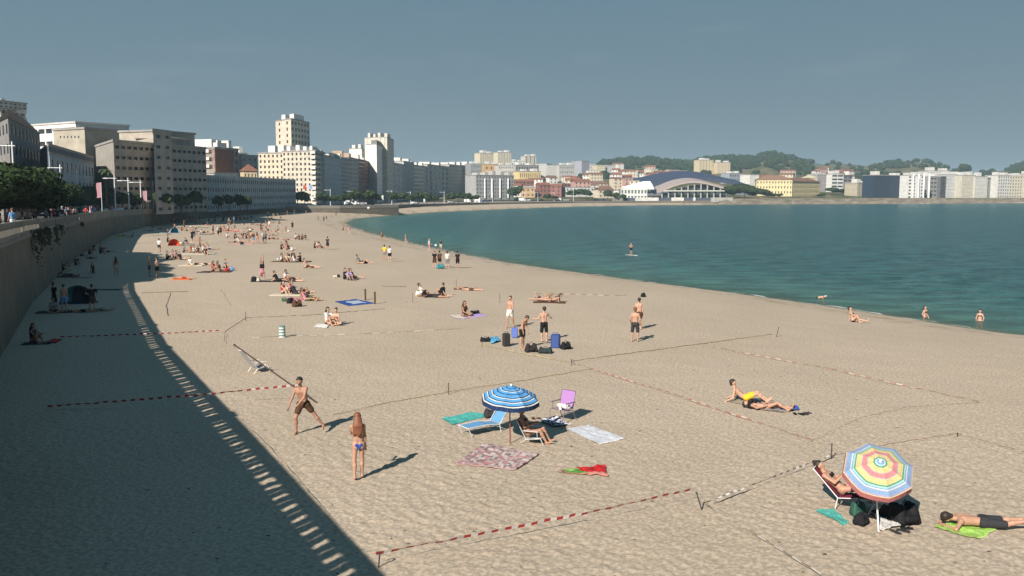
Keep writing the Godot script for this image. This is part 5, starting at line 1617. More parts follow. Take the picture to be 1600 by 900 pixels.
func car(at: Vector3, turn: float, c: Array, van: bool, label: String):
	var t := thing("van" if van else "car", label, "van" if van else "car", at, turn, "vehicles on the sea front road")
	var h := 1.9 if van else 0.85
	var b := MB.new()
	b.cbox(Vector3(0, 0.35 + h * 0.5, 0), Basis.IDENTITY, Vector3(2.1, h * 0.5, 0.86), 0.12)
	put("body", b.mesh(), mat(c[0], c[1], c[2], 0.35), t)
	if not van:
		var q := MB.new()
		var p := [Vector3(-1.5, 1.15, 0), Vector3(-1.0, 1.6, 0), Vector3(0.5, 1.6, 0), Vector3(1.15, 1.15, 0)]
		for i in 3: q.quad(p[i] + Vector3(0, 0, 0.7), p[i + 1] + Vector3(0, 0, 0.7), p[i + 1] - Vector3(0, 0, 0.7), p[i] - Vector3(0, 0, 0.7), [Vector3(-0.7, 0.7, 0), Vector3.UP, Vector3(0.7, 0.7, 0)][i])
		for s in [-0.7, 0.7]: q.quad(p[0] + Vector3(0, 0, s), p[1] + Vector3(0, 0, s), p[2] + Vector3(0, 0, s), p[3] + Vector3(0, 0, s), Vector3(0, 0, s))
		put("cabin", q.mesh(), mat(0.03, 0.035, 0.04, 0.15), t)
	else:
		var q := MB.new()
		q.box(Vector3(1.2, 1.3, -0.88), Vector3(2.12, 1.9, 0.88))
		put("windscreen", q.mesh(), mat(0.03, 0.035, 0.04, 0.15), t)
	for x in [-1.3, 1.3]:
		for z in [-0.8, 0.8]:
			var w := MB.new()
			w.tube([Vector3(x, 0.32, z - 0.1), Vector3(x, 0.32, z + 0.1)], [0.32, 0.32], 10)
			put("wheel", w.mesh(), mat(0.02, 0.02, 0.02, 0.8), t)
func make_street():
	# column, top row, distance, arm
	for q in [[31, 221, 118, 2.6], [103, 257, 150, 2.2], [128, 264, 168, 2.2], [151, 268, 185, 2.0], [186, 274, 172, 1.7], [207, 278, 184, 1.6], [232, 281, 200, 1.9], [258, 282, 212, 1.8], [282, 284, 225, 1.8], [311, 284, 240, 1.8], [349, 288, 256, 1.8], [389, 289, 282, 1.9], [423, 291, 305, 1.9], [454, 292, 335, 2.0], [519, 295, 392, 2.0], [553, 297, 412, 2.0], [614, 297, 470, 2.2], [643, 299, 500, 2.2], [695, 299, 545, 2.2], [770, 300, 640, 2.0], [820, 300, 688, 2.0], [840, 300, 688, 2.0], [865, 300, 690, 2.0], [895, 296, 692, 2.0]]:
		var d: float = q[2]
		var f := flat(q[0], d)
		var y := deck_y(minf(d, 700))
		if f.x > wall_at(d).x - 0.6 and d < 600: f.x = wall_at(d).x - 0.6
		lamp(V(f.x, d, y), pt(q[0], q[1], d).y - y, q[3], "white street lamp with a single arm " + ("above the promenade trees" if d < 190 else ("before the long dark grey building" if d < 245 else ("before the low blue grey building" if d < 345 else ("before the sea front towers" if d < 600 else "on the road behind the far beach")))))
	for q in [[177, 285, 150, [0.46, 0.24, 0.28], "pink banner on a pole before the long dark grey building", 0.75, 2.4], [284, 298, 205, [0.46, 0.24, 0.28], "pink banner on a pole beside the beach ramp", 0.8, 2.2], [444, 301, 330, [0.7, 0.7, 0.68], "white banner before the low blue grey building", 0.7, 2.6], [416, 309, 318, [0.62, 0.62, 0.6], "small white sign flag before the low blue grey building", 0.9, 1.6], [601, 305, 430, [0.66, 0.67, 0.66], "white banner before the towers", 0.8, 2.8], [684, 307, 520, [0.66, 0.67, 0.66], "white banner before the portal building", 0.9, 3.0], [496, 298, 375, [0.68, 0.68, 0.66], "white pennant beside the three flagpoles", 0.8, 2.8]]:
		var d: float = q[2]
		var f := flat(q[0], d)
		var y := deck_y(d)
		f.x = minf(f.x, wall_at(d).x - 0.5)
		banner(V(f.x, d, y), pt(q[0], q[1], d).y - y, q[3], q[4], q[5], q[6])
	for k in 3:
		var px := 483.0 + k * 4.3
		var f := flat(px, 365)
		var y := deck_y(365)
		banner(V(f.x, 365, y), pt(px, 289, 365).y - y, [[0.55, 0.10, 0.05], [0.6, 0.6, 0.62], [0.3, 0.4, 0.6]][k], ["red and gold flag on a tall white pole", "white flag on a tall white pole", "pale blue flag on a tall white pole"][k], 1.4, 1.6)
	# cars, vans, a kiosk
	var paint := [["white", [0.75, 0.75, 0.74]], ["silver", [0.4, 0.41, 0.42]], ["black", [0.02, 0.02, 0.022]], ["dark blue", [0.03, 0.05, 0.12]], ["red", [0.4, 0.03, 0.03]]]
	rng.seed = 31
	for q in [[213, 175, 0, 0], [222, 178, 0, 0], [478, 372, 0, 0], [487, 374, 0, 0], [548, 405, 1, 0], [556, 412, 1, 0], [568, 420, 0, 1], [580, 424, 0, 2], [655, 505, 0, 0], [706, 560, 0, 1], [731, 600, 1, 0], [758, 640, 0, 3], [767, 645, 0, 2], [815, 690, 1, 0], [824, 692, 0, 0], [846, 692, 0, 2], [872, 694, 1, 0], [884, 694, 0, 1], [930, 700, 0, 2], [942, 700, 0, 3]]:
		var f := flat(q[0], q[1])
		var y := deck_y(q[1])
		f.x = minf(f.x, wall_at(q[1]).x - 2.5) if q[1] < 600 else f.x
		car(V(f.x, q[1], y), rng.randf_range(-0.4, 0.4) + (1.2 if q[1] < 300 else 0.3), paint[q[3]][1], q[2] == 1, "%s %s parked %s" % [paint[q[3]][0], "van" if q[2] == 1 else "car", "by the wall before the long dark grey building" if q[1] < 300 else ("before the sea front towers" if q[1] < 520 else "behind the far beach")])
	var kf := flat(746, 625)
	var ky := deck_y(625)
	var kt := thing("kiosk", "white cube kiosk on the sand edge of the far beach", "kiosk", V(kf.x, 625, ky - 1.0))
	var kb := MB.new()
	kb.cbox(Vector3(0, 2.0, 0), Basis.IDENTITY, Vector3(2.0, 2.0, 1.6), 0.05)
	put("body", kb.mesh(), mat(0.75, 0.75, 0.74, 0.6), kt)
	var kr := MB.new()
	kr.cbox(Vector3(0, 4.1, 0), Basis.IDENTITY, Vector3(2.3, 0.12, 1.9), 0.04)
	put("roof", kr.mesh(), mat(0.6, 0.6, 0.6, 0.6), kt)
	var kd := MB.new()
	kd.box(Vector3(-0.5, 0.1, 1.5), Vector3(0.5, 2.2, 1.64))
	put("door", kd.mesh(), mat(0.1, 0.1, 0.1, 0.5), kt)
	# bus shelter between lamps
	var sf := flat(248, 206)
	var sy := deck_y(206)
	var sh := thing("bus_shelter", "white framed bus shelter before the long dark grey building", "bus shelter", V(minf(sf.x, wall_at(206).x - 2.0), 206, sy))
	var sr := MB.new()
	sr.cbox(Vector3(0, 2.7, 0), Basis.IDENTITY, Vector3(1.9, 0.1, 0.8), 0.03)
	put("roof", sr.mesh(), mat(0.6, 0.6, 0.58, 0.6), sh)
	for x in [-1.6, -0.5, 0.5, 1.6]:
		var sp := MB.new()
		sp.tube([Vector3(x, 0, 0), Vector3(x, 2.6, 0)], [0.08, 0.08], 6)
		put("post", sp.mesh(), mat(0.62, 0.62, 0.6, 0.6), sh)

# ---------------------------------------------------------------- things on the sand
func dye(n: String) -> StandardMaterial3D:
	var d: Array = DYE[n]
	return mat(d[0], d[1], d[2], 0.85, "cloth")
func towel(q: Array, label: String, pattern: Callable, category := "towel", group := "", wrinkle := 0.018) -> Node3D:
	# four picture corners laid on the sand -> a rumpled cloth with hems
	var c := []
	for p in q: c.append(gp(p[0], p[1]))
	var o: Vector3 = (c[0] + c[1] + c[2] + c[3]) / 4.0
	var t := thing("beach_" + category if category == "towel" else category, label, category, o, 0, group)
	var nu := 22
	var nv := 16
	var b := MB.new()
	b.use_col = true
	var P := func(u: float, v: float) -> Vector3:
		var e: Vector3 = (c[0] as Vector3).lerp(c[1], u).lerp((c[3] as Vector3).lerp(c[2], u), v)
		e.x += 0.05 * nz.get_noise_2d(e.z * 1.3 + 3, v * 2)
		e.z += 0.05 * nz.get_noise_2d(e.x * 1.3 + 9, u * 2)
		var gy := ground_y(e.x, -e.z) + sand_bump(e.x, -e.z, sd_at(e.x, -e.z))
		return Vector3(e.x, gy + 0.03 + wrinkle * (1.0 + 1.6 * nz.get_noise_2d(e.x * 2.4, e.z * 2.4 + 50)), e.z) - o
	for j in nv:
		for i in nu:
			var u0 := float(i) / nu
			var u1 := float(i + 1) / nu
			var v0 := float(j) / nv
			var v1 := float(j + 1) / nv
			var k: Array = pattern.call((u0 + u1) / 2, (v0 + v1) / 2)
			b.col = Color(k[0], k[1], k[2])
			var a: Vector3 = P.call(u0, v0)
			var e: Vector3 = P.call(u1, v0)
			var d: Vector3 = P.call(u0, v1)
			var f: Vector3 = P.call(u1, v1)
			var nn := (e - a).cross(d - a).normalized()
			if nn.y < 0: nn = -nn
			b.quad(a, e, f, d, nn)
	# hem turned down all round
	for j in nv:
		for s in [0.0, 1.0]:
			var a: Vector3 = P.call(s, float(j) / nv)
			var e: Vector3 = P.call(s, float(j + 1) / nv)
			b.quad(a, e, e - Vector3.UP * 0.03, a - Vector3.UP * 0.03, Vector3.RIGHT * (s * 2 - 1))
	for i in nu:
		for s in [0.0, 1.0]:
			var a: Vector3 = P.call(float(i) / nu, s)
			var e: Vector3 = P.call(float(i + 1) / nu, s)
			b.quad(a, e, e - Vector3.UP * 0.03, a - Vector3.UP * 0.03, Vector3.BACK * (s * 2 - 1))
	put("cloth", b.mesh(), vmat(0.9, "cloth"), t)
	return t
func plain(n: String) -> Callable:
	var d: Array = DYE[n]
	return func(_u: float, _v: float) -> Array: return d
func umbrella(base: Vector3, hub: Vector3, axis: Vector3, R: float, drop: float, bands: Array, valance: Array, label: String, tilt_turn := 0.0):
	# eight printed panels on ribs; bands: [outer radius share, colour]
	var t := thing("beach_umbrella", label, "umbrella", base)
	var h := hub - base
	var ax := axis.normalized()
	var s := ax.cross(Vector3(0.3, 0, 1)).normalized()
	var w := ax.cross(s)
	var rim := func(k: float, r: float) -> Vector3:
		var a := TAU * k / 8.0 + tilt_turn
		return h + (s * cos(a) + w * sin(a)) * r * R - ax * drop * pow(r, 1.5)
	for k in 8:
		var b := MB.new()
		b.use_col = true
		var r0 := 0.02
		for q in bands:
			var r1: float = q[0]
			b.col = Color(q[1][0], q[1][1], q[1][2])
			for i in 4:
				var f0 := i / 4.0
				var f1 := (i + 1) / 4.0
				var pts := []
				for e in [[f0, r0], [f1, r0], [f1, r1], [f0, r1]]:
					var p: Vector3 = (rim.call(k, e[1]) as Vector3).lerp(rim.call(k + 1, e[1]), e[0])
					pts.append(p - ax * 0.05 * R * e[1] * sin(PI * e[0]))
				var nn := ((pts[1] - pts[0]) as Vector3).cross(pts[3] - pts[0]).normalized()
				if nn.length() < 0.1: nn = ax
				if nn.dot(ax) < 0: nn = -nn
				b.quad(pts[0], pts[1], pts[2], pts[3], nn)
			r0 = r1
		var a: Vector3 = rim.call(k, 1.0)
		var e2: Vector3 = rim.call(k + 1, 1.0)
		b.col = Color(valance[0], valance[1], valance[2])
		for i in 4:
			var f0 := i / 4.0
			var f1 := (i + 1) / 4.0
			var p0 := a.lerp(e2, f0) - ax * 0.05 * R * sin(PI * f0)
			var p1 := a.lerp(e2, f1) - ax * 0.05 * R * sin(PI * f1)
			var out := (p0 + p1 - h * 2.0)
			out = (out - ax * out.dot(ax)).normalized()
			var dn := -ax * 0.13 + out * 0.015
			b.quad(p0, p1, p1 + dn, p0 + dn, out)
		if not mats.has("canopy"):
			var cm: StandardMaterial3D = vmat(0.8, "cloth").duplicate()
			cm.backlight = Color(0.25, 0.25, 0.25)
			mats["canopy"] = cm
		put("panel", b.mesh(), mats["canopy"], t)
		var rb := MB.new()
		rb.tube([h - ax * 0.02, rim.call(k, 0.55) - ax * 0.012, rim.call(k, 1.0) - ax * 0.012], [0.006, 0.006, 0.005], 5)
		put("rib", rb.mesh(), mat(0.6, 0.6, 0.6, 0.4, "", 0.5), t)
	var joint := h - ax * (h.y * 0.42)
	var foot := Vector3(0, -0.3, 0)
	var pl := MB.new()
	pl.tube([foot, joint], [0.019, 0.019], 8)
	put("lower_pole", pl.mesh(), mat(0.22, 0.05, 0.03, 0.5) if label.contains("blue") else mat(0.75, 0.75, 0.74, 0.4), t)
	var pu := MB.new()
	pu.tube([joint - ax * 0.1, h + ax * 0.03], [0.016, 0.016], 8)
	put("upper_pole", pu.mesh(), mat(0.7, 0.7, 0.7, 0.4), t)
	var tp := MB.new()
	tp.ball(h + ax * 0.035, Vector3(0.035, 0.035, 0.035), 10, 6)
	put("finial", tp.mesh(), mat(0.8, 0.8, 0.78, 0.5), t)
func camp_chair(at: Vector3, turn: float, fabric: Material, frame: Material, label: String, seat_h := 0.34, back_l := 0.62, lean := 0.45, length := 0.0, w := 0.56, group := ""):
	# folding chair; with length > 0 a lounger with a leg section
	var t := thing("beach_lounger" if length > 0 else "folding_chair", label, "lounger" if length > 0 else "chair", at, turn, group)
	var hw := w / 2
	var sd_ := 0.45
	var up := Vector3(0, cos(lean), -sin(lean))
	var sb := Vector3(0, seat_h - 0.06, 0)
	var sf := Vector3(0, seat_h, sd_)
	var bt := sb + up * back_l
	var sheet := func(called: String, a: Vector3, b: Vector3, sag: float):
		var m := MB.new()
		var n := 6
		var x := Vector3(hw - 0.02, 0, 0)
		var nn := (b - a).cross(Vector3.RIGHT).normalized()
		if nn.y < 0: nn = -nn
		for i in n:
			var p := a.lerp(b, float(i) / n) - nn * sag * sin(PI * i / n)
			var q := a.lerp(b, float(i + 1) / n) - nn * sag * sin(PI * (i + 1) / n)
			m.quad(p - x, p + x, q + x, q - x, nn)
			m.quad(p - x - nn * 0.008, p + x - nn * 0.008, q + x - nn * 0.008, q - x - nn * 0.008, -nn)
		put(called, m.mesh(), fabric, t)
	sheet.call("seat", sb, sf, 0.03)
	sheet.call("backrest", sb + up * 0.03, bt, 0.025)
	var ends := [sf]
	if length > 0:
		var le := sf + Vector3(0, -0.02, length)
		sheet.call("leg_rest", sf + Vector3(0, 0, 0.02), le, 0.02)
		ends.append(le)
	for s in [-1.0, 1.0]:
		var x := Vector3(s * hw, 0, 0)
		var fb := MB.new()
		fb.tube([bt + x, sb + x, sf + x] + ([ends[1] + x] if length > 0 else []), [0.013, 0.013, 0.013] + ([0.013] if length > 0 else []), 6)
		put("side_frame", fb.mesh(), frame, t)
		for q in ([[sb, 0.06, -0.18], [sf, -0.05, 0.10]] if length == 0 else [[sb, 0.0, -0.05], [ends[1], 0.0, -0.15]]):
			var lb := MB.new()
			var top: Vector3 = q[0] + x
			lb.tube([top, Vector3(top.x, -0.02, top.z + q[2])], [0.013, 0.013], 6)
			put("leg", lb.mesh(), frame, t)
		if length == 0:
			var ab := MB.new()
			var ay := seat_h + 0.20
			ab.cbox(Vector3(s * (hw + 0.02), ay, 0.15), Basis.IDENTITY, Vector3(0.028, 0.014, 0.24), 0.008)
			put("armrest", ab.mesh(), frame, t)
			var su := MB.new()
			su.tube([Vector3(s * (hw + 0.01), ay, 0.34), Vector3(s * hw, seat_h, 0.36)], [0.01, 0.01], 6)
			put("arm_post", su.mesh(), frame, t)
	for p in [bt, ends[-1]]:
		var cb := MB.new()
		cb.tube([p - Vector3(hw, 0, 0), p + Vector3(hw, 0, 0)], [0.013, 0.013], 6)
		put("cross_bar", cb.mesh(), frame, t)
func bag(at: Vector3, turn: float, size: Vector3, m: Material, label: String, kind := "backpack"):
	var t := thing(kind, label, "bag", at, turn)
	var s := size
	var r := s.z * 0.24
	var B := []
	for k in 4:
		var x := (s.x * 0.5 - r) * (1.0 if k & 1 else -1.0)
		var z := (s.z * 0.5 - r) * (1.0 if k & 2 else -1.0)
		B.append([Vector3(x, r * 0.9, z), Vector3(x * (0.72 if kind == "backpack" else 0.9), s.y * 0.78, z * 0.6), r * 1.08, r * 0.82])
	B.append([Vector3(-s.x * 0.25, s.y * 0.4, 0), Vector3(s.x * 0.25, s.y * 0.45, 0), s.z * 0.36, s.z * 0.34])
	B.append([Vector3(s.x * 0.12, s.y * 0.3, s.z * 0.2), Vector3(-s.x * 0.22, s.y * 0.62, s.z * 0.18), r * 0.8, r * 0.5])
	put("body", net(B, 0.025, 0.05), m, t)
	var b := MB.new()
	b.tube([Vector3(-s.x * 0.15, s.y * 0.85, 0), Vector3(0, s.y * 1.15, 0.02), Vector3(s.x * 0.15, s.y * 0.85, 0)], [0.012, 0.012, 0.012], 5)
	put("handle", b.mesh(), mat(0.03, 0.03, 0.03, 0.8), t)
	var p := net([[Vector3(-s.x * 0.15, s.y * 0.35, s.z * 0.45), Vector3(s.x * 0.15, s.y * 0.35, s.z * 0.45), s.z * 0.18, s.z * 0.18]], 0.03, 0.04)
	put("pocket", p, m, t)
func case_box(called: String, at: Vector3, turn: float, h: Vector3, m: Material, label: String, trim: Material, cat := "case"):
	var t := thing(called, label, cat, at, turn)
	var b := MB.new()
	b.cbox(Vector3(0, h.y, 0), Basis.IDENTITY, h, 0.04)
	put("body", b.mesh(), m, t)
	var q := MB.new()
	q.tube([Vector3(-h.x * 0.5, h.y * 2, 0), Vector3(-h.x * 0.5, h.y * 2 + 0.07, 0), Vector3(h.x * 0.5, h.y * 2 + 0.07, 0), Vector3(h.x * 0.5, h.y * 2, 0)], [0.012, 0.012, 0.012, 0.012], 6)
	put("handle", q.mesh(), trim, t)
	var f := MB.new()
	f.cbox(Vector3(0, h.y, h.z), Basis.IDENTITY, Vector3(h.x * 0.78, h.y * 0.82, 0.012), 0.01)
	put("front_panel", f.mesh(), trim, t)
func stake(at: Vector3, top: Vector3, label: String, r := 0.018, c := [0.05, 0.045, 0.04]):
	var t := thing("stake", label, "stake", at, 0, "stakes holding the barrier tape")
	var b := MB.new()
	b.tube([Vector3(0, -0.2, 0), top - at], [r, r * 0.85], 6)
	put("shaft", b.mesh(), mat(c[0], c[1], c[2], 0.8), t)
	var k := MB.new()
	k.ball((top - at), Vector3(r, r, r) * 1.5, 6, 4)
	put("tip", k.mesh(), mat(c[0], c[1], c[2], 0.8), t)
func tape(pts: Array, label: String, ca: Array, cb: Array, stripe := 0.22, width := 0.075, sag := 0.12, wave := 0.03, twist := 0.25):
	# striped barrier tape, twisting; pts: [column, row, height above the sand]
	var P := []
	for q in pts:
		var g := gp(q[0], q[1])
		P.append(g + Vector3.UP * q[2])
	var o: Vector3 = gp(pts[0][0], pts[0][1])
	var t := thing("barrier_tape", label, "tape", o)
	var b := MB.new()
	b.use_col = true
	var run := 0.0
	for k in P.size() - 1:
		var a: Vector3 = P[k]
		var e: Vector3 = P[k + 1]
		var ln := a.distance_to(e)
		var n := maxi(2, int(ln / stripe))
		var pos := func(f: float) -> Vector3:
			var p := a.lerp(e, f)
			p.y -= sag * sin(PI * f)
			p.y += wave * nz.get_noise_1d((f * ln + k * 31.0) * 1.7)
			return Vector3(p.x, maxf(p.y, ground_y(p.x, -p.z) + sand_bump(p.x, -p.z, sd_at(p.x, -p.z)) + 0.012), p.z)
		var side := (e - a).cross(Vector3.UP).normalized()
		var wd := func(f: float) -> Vector3:
			var w := nz.get_noise_1d((f * ln + k * 17.0) * 0.35 + 100) * 2.4 * twist + 0.5
			return (Vector3.UP * cos(w) + side * sin(w)) * width * 0.5 * (0.72 if stripe > 0.17 else 1.0)
		for i in n:
			var f0 := float(i) / n
			var f1 := float(i + 1) / n
			b.col = Color(ca[0], ca[1], ca[2]) if i % 2 == 0 else Color(cb[0], cb[1], cb[2])
			var p0: Vector3 = pos.call(f0)
			var p1: Vector3 = pos.call(f1)
			var w0: Vector3 = wd.call(f0)
			var w1: Vector3 = wd.call(f1)
			var nn := (p1 - p0).cross(w0).normalized()
			b.quad(p0 - w0, p1 - w1, p1 + w1, p0 + w0, nn)
	put("strip", b.mesh(), vmat(0.5), t)
	for o2 in [Vector3.ZERO]:
		var kb := MB.new()
		kb.ball(P[0] - o, Vector3(0.018, 0.025, 0.018), 6, 4)
		put("knot", kb.mesh(), mat(ca[0], ca[1], ca[2], 0.6), t)
	t.get_child(0).position = -o
func pop_tent(at: Vector3, turn: float, w: float, h: float, c: Array, label: String, c2: Array):
	var t := thing("beach_tent", label, "tent", at, turn)
	for part in 3:
		var b := MB.new()
		var n := 8
		for i in n:
			for j in 5:
				var a0 := PI * (part + float(i) / n) / 3.0
				var a1 := PI * (part + float(i + 1) / n) / 3.0
				var e0 := PI * 0.5 * j / 5.0
				var e1 := PI * 0.5 * (j + 1) / 5.0
				var f := func(a: float, e: float) -> Vector3: return Vector3(cos(a) * cos(e) * w, sin(e) * h, -sin(a) * cos(e) * w * 0.8)
				var p: Vector3 = f.call(a0, e0)
				var q: Vector3 = f.call(a1, e0)
				var r: Vector3 = f.call(a1, e1)
				var s: Vector3 = f.call(a0, e1)
				b.quad(p, q, r, s, (p + q + r + s).normalized())
		var k: Array = c2 if part == 1 else c
		put("panel", b.mesh(), mat(k[0], k[1], k[2], 0.7, "cloth"), t)
	var fl := MB.new()
	fl.box(Vector3(-w, 0.0, -w * 0.7), Vector3(w, 0.03, w * 0.35))
	put("groundsheet", fl.mesh(), mat(c2[0], c2[1], c2[2], 0.8, "cloth"), t)
	for s in [-1.0, 1.0]:
		var pb := MB.new()
		var pts := []
		var rad := []
		for i in 9:
			var e := PI * i / 8.0
			pts.append(Vector3(cos(e) * w, sin(e) * h + 0.01, -0.02 + s * 0.02))
			rad.append(0.01)
		pb.tube(pts, rad, 5)
		put("hoop", pb.mesh(), mat(0.05, 0.05, 0.05, 0.6), t)
func sandals(at: Vector3, turn: float, c: String, label: String):
	var t := thing("sandals", label, "sandals", at, turn)
	for s in [-1.0, 1.0]:
		var b := MB.new()
		b.cbox(Vector3(s * 0.09, 0.025, s * 0.04), Basis(Vector3.UP, s * 0.25), Vector3(0.05, 0.016, 0.14), 0.012)
		put("sole", b.mesh(), dye(c), t)
		var k := MB.new()
		k.tube([Vector3(s * 0.09 - 0.045, 0.04, s * 0.04), Vector3(s * 0.09, 0.075, s * 0.04 + 0.05), Vector3(s * 0.09 + 0.045, 0.04, s * 0.04)], [0.01, 0.012, 0.01], 5)
		put("strap", k.mesh(), dye(c), t)
func fine(pose: String, px: float, py: float, turn: float, o: Dictionary, label: String) -> Node3D:
	o["lod"] = o.get("lod", "fine")
	var p := gp(px, py)
	p.y += sand_bump(p.x, -p.z, sd_at(p.x, -p.z)) - 0.015
	return person(pose, p, turn, o, label)
func make_near():
	# two beach tennis players beside the shadow
	fine("lunge", 475, 677, -0.15, {"skin": 2, "hair": "dark", "wear": [["shorts", "brown"]]}, "person in dark shorts lunging with arms low, beside the leaning pole")
	fine("stroll_back", 561, 748, PI + 0.25, {"skin": 1, "hair": "auburn", "style": "mane", "wear": [["bikini", "blue"]]}, "person with long auburn hair and blue bikini walking across the sand")
	# boys with luggage
	fine("walk", 797, 513, -0.5, {"lod": "mid", "skin": 1, "hair": "brown", "wear": [["shorts", "white"]]}, "slim person in white swim shorts standing behind the upright black case")
	fine("look_down", 816, 545, 0.9, {"lod": "mid", "skin": 1, "hair": "brown", "wear": [["shorts", "black"]]}, "person in black shorts bowing the head over the bags")
	fine("talk", 850, 534, PI + 0.4, {"lod": "mid", "skin": 0, "hair": "dark", "wear": [["long_shorts", "black"]]}, "person in long black shorts gesturing beside the blue suitcase")
	fine("stand_apart", 992, 534, PI - 0.3, {"lod": "mid", "skin": 1, "hair": "auburn", "wear": [["long_shorts", "charcoal"]]}, "person in charcoal shorts with reddish hair, shorter of two standing together")
	fine("stand", 998, 515, PI + 0.1, {"lod": "mid", "skin": 0, "hair": "dark", "wear": [["shorts", "brown"]]}, "taller person in brown shorts standing with a shorter companion on open sand")
	# couple sunbathing
	fine("recline_elbow", 1166, 627, 1.25, {"skin": 0, "hair": "dark", "wear": [["shorts", "yellow"]]}, "person in bright yellow shorts propped on the elbows")
	fine("sun_back", 1198, 640, 1.15, {"skin": 1, "hair": "dark", "style": "long", "wear": [["bikini", "black"], ["bikini_top", "black"]]}, "person with dark hair lying on the back beside the yellow shorts")
	# prone man on lime towel, person in lounger, person in camp chair
	fine("prone", 1535, 824, 1.43, {"skin": 1, "hair": "dark", "wear": [["long_shorts", "charcoal"]], "raise": 0.05}, "person in charcoal shorts lying face down on the lime towel")
	var lg := gp(1312, 790)
	camp_chair(lg + Vector3(0, 0.03, 0), 1.05, mat(0.20, 0.03, 0.06, 0.85, "cloth"), mat(0.7, 0.7, 0.68, 0.4), "dark red padded sun lounger beside the rainbow umbrella", 0.30, 0.85, 0.75, 0.55, 0.58)
	person("lounge", lg + Vector3(0, 0.33 - 0.05, 0) + Vector3(0.06, 0, -0.02), 1.05, {"lod": "fine", "skin": 1, "hair": "dark", "style": "bun", "wear": [["bikini", "black"], ["bikini_top", "black"]]}, "person reclining on the dark red lounger reading a phone")
	var cc := gp(827, 690)
	camp_chair(cc + Vector3(0, 0.03, 0), 1.2, mat(0.36, 0.37, 0.35, 0.85, "cloth"), mat(0.66, 0.66, 0.64, 0.35, "", 0.4), "grey folding chair with white frame under the blue umbrella", 0.17, 0.6, 0.5)
	person("chair", cc + Vector3(0, 0.0, 0), 1.2, {"lod": "fine", "skin": 2, "hair": "dark", "style": "bun", "wear": [["bikini", "blue"], ["bikini_top", "black"]]}, "person sitting in the grey folding chair under the blue umbrella")
	# two girls sitting, one alone
	fine("knees_up", 512, 508, 0.9, {"lod": "mid", "skin": 1, "hair": "dark", "style": "long", "wear": [["tee", "white"], ["brief", "black"]]}, "person in white top with long dark hair sitting on the sand")
	fine("cross_legged", 526, 508, -0.2, {"lod": "mid", "skin": 0, "hair": "brown", "style": "bun", "wear": [["brief", "pink"]]}, "person with bare back sitting next to the white topped one")
	fine("cross_legged", 725, 495, 0.9, {"lod": "mid", "skin": 2, "hair": "brown", "style": "long", "wear": [["brief", "black"], ["vest", "brown"]]}, "person with long hair sitting alone on a lilac towel")
	towel([[702, 494], [742, 490], [762, 494], [716, 499]], "lilac and cream towel under the lone sitter", func(u, v): return DYE.lilac if u > 0.3 else DYE.cream)
	bag(gp(742, 491), 0.4, Vector3(0.6, 0.25, 0.3), dye("black"), "black bag lying behind the lone sitter on the lilac towel", "beach_bag")
	towel([[492, 511], [510, 513], [515, 509], [497, 507]], "white crumpled towel beside the white topped sitter", plain("white"))
	# blue umbrella camp
	var navy := [0.02, 0.045, 0.12]
	var sky := [0.10, 0.32, 0.62]
	var cream := [0.66, 0.66, 0.60]
	var ub := gp(797, 693)
	var bands := []
	for k in 6:
		bands.append([0.06 + k * 0.155 + 0.09, sky])
		bands.append([0.06 + k * 0.155 + 0.125, navy])
		bands.append([0.06 + k * 0.155 + 0.155, cream if k > 3 or k % 2 == 1 else sky])
	bands[-1] = [1.0, cream]
	umbrella(ub, ub + Vector3(0.03, 1.74, 0.05), Vector3(0.05, 1, 0.10), 0.88, 0.36, bands, navy, "blue and white striped beach umbrella on a dark red pole", 0.2)
	var lo := gp(773, 672)
	camp_chair(lo + Vector3(0, 0.03, 0), -0.95, mat(0.14, 0.34, 0.60, 0.8, "cloth"), mat(0.6, 0.62, 0.64, 0.4), "sky blue sun lounger with raised back beside the blue umbrella", 0.27, 0.75, 0.62, 0.72, 0.55)
	camp_chair(gp(884, 655) + Vector3(0, 0.03, 0), -0.7, mat(0.42, 0.22, 0.50, 0.85, "cloth"), mat(0.16, 0.12, 0.14, 0.5), "lilac folding chair with a white towel on the seat", 0.38, 0.62, 0.25)
	var tw := net([[Vector3(-0.2, 0.46, 0.12), Vector3(0.22, 0.47, 0.18), 0.07, 0.09], [Vector3(-0.1, 0.5, 0.2), Vector3(0.1, 0.42, 0.42), 0.06, 0.05]], 0.03, 0.06)
	var tb := put("folded_towel", tw, dye("white"))
	tb.position = gp(884, 655)
	tb.rotation.y = -0.7
	tag(tb, "white towel heaped on the lilac folding chair", "towel")
	towel([[692, 655], [740, 645], [764, 650], [706, 664]], "turquoise towel beside the sky blue lounger", func(u, v): return [0.10, 0.46, 0.40] if fmod(v * 5, 1.0) < 0.75 else [0.06, 0.34, 0.32])
	bag(gp(767, 652), 0.2, Vector3(0.45, 0.3, 0.34), dye("charcoal"), "charcoal beach bag beside the turquoise towel", "beach_bag")
	towel([[842, 659], [868, 654], [892, 664], [866, 668]], "navy and white striped towel beside the lilac chair", func(u, v): return DYE.navy if fmod(v * 6, 1.0) < 0.5 else [0.6, 0.62, 0.68], "towel", "", 0.05)
	towel([[886, 672], [918, 666], [974, 687], [936, 695]], "pale grey white towel spread on the sand", func(u, v): return [0.62, 0.63, 0.66])
	var gen := RandomNumberGenerator.new()
	gen.seed = 4
	var cells := []
	for k in 400: cells.append(gen.randf())
	towel([[757, 694], [842, 711], [806, 734], [713, 726]], "patterned pink and grey patchwork beach blanket", func(u, v):
		var k: float = cells[(int(u * 22) * 16 + int(v * 16)) % 400]
		return [0.55, 0.46, 0.43] if k < 0.4 else ([0.42, 0.20, 0.21] if k < 0.65 else ([0.20, 0.19, 0.20] if k < 0.8 else [0.45, 0.30, 0.28])), "blanket")
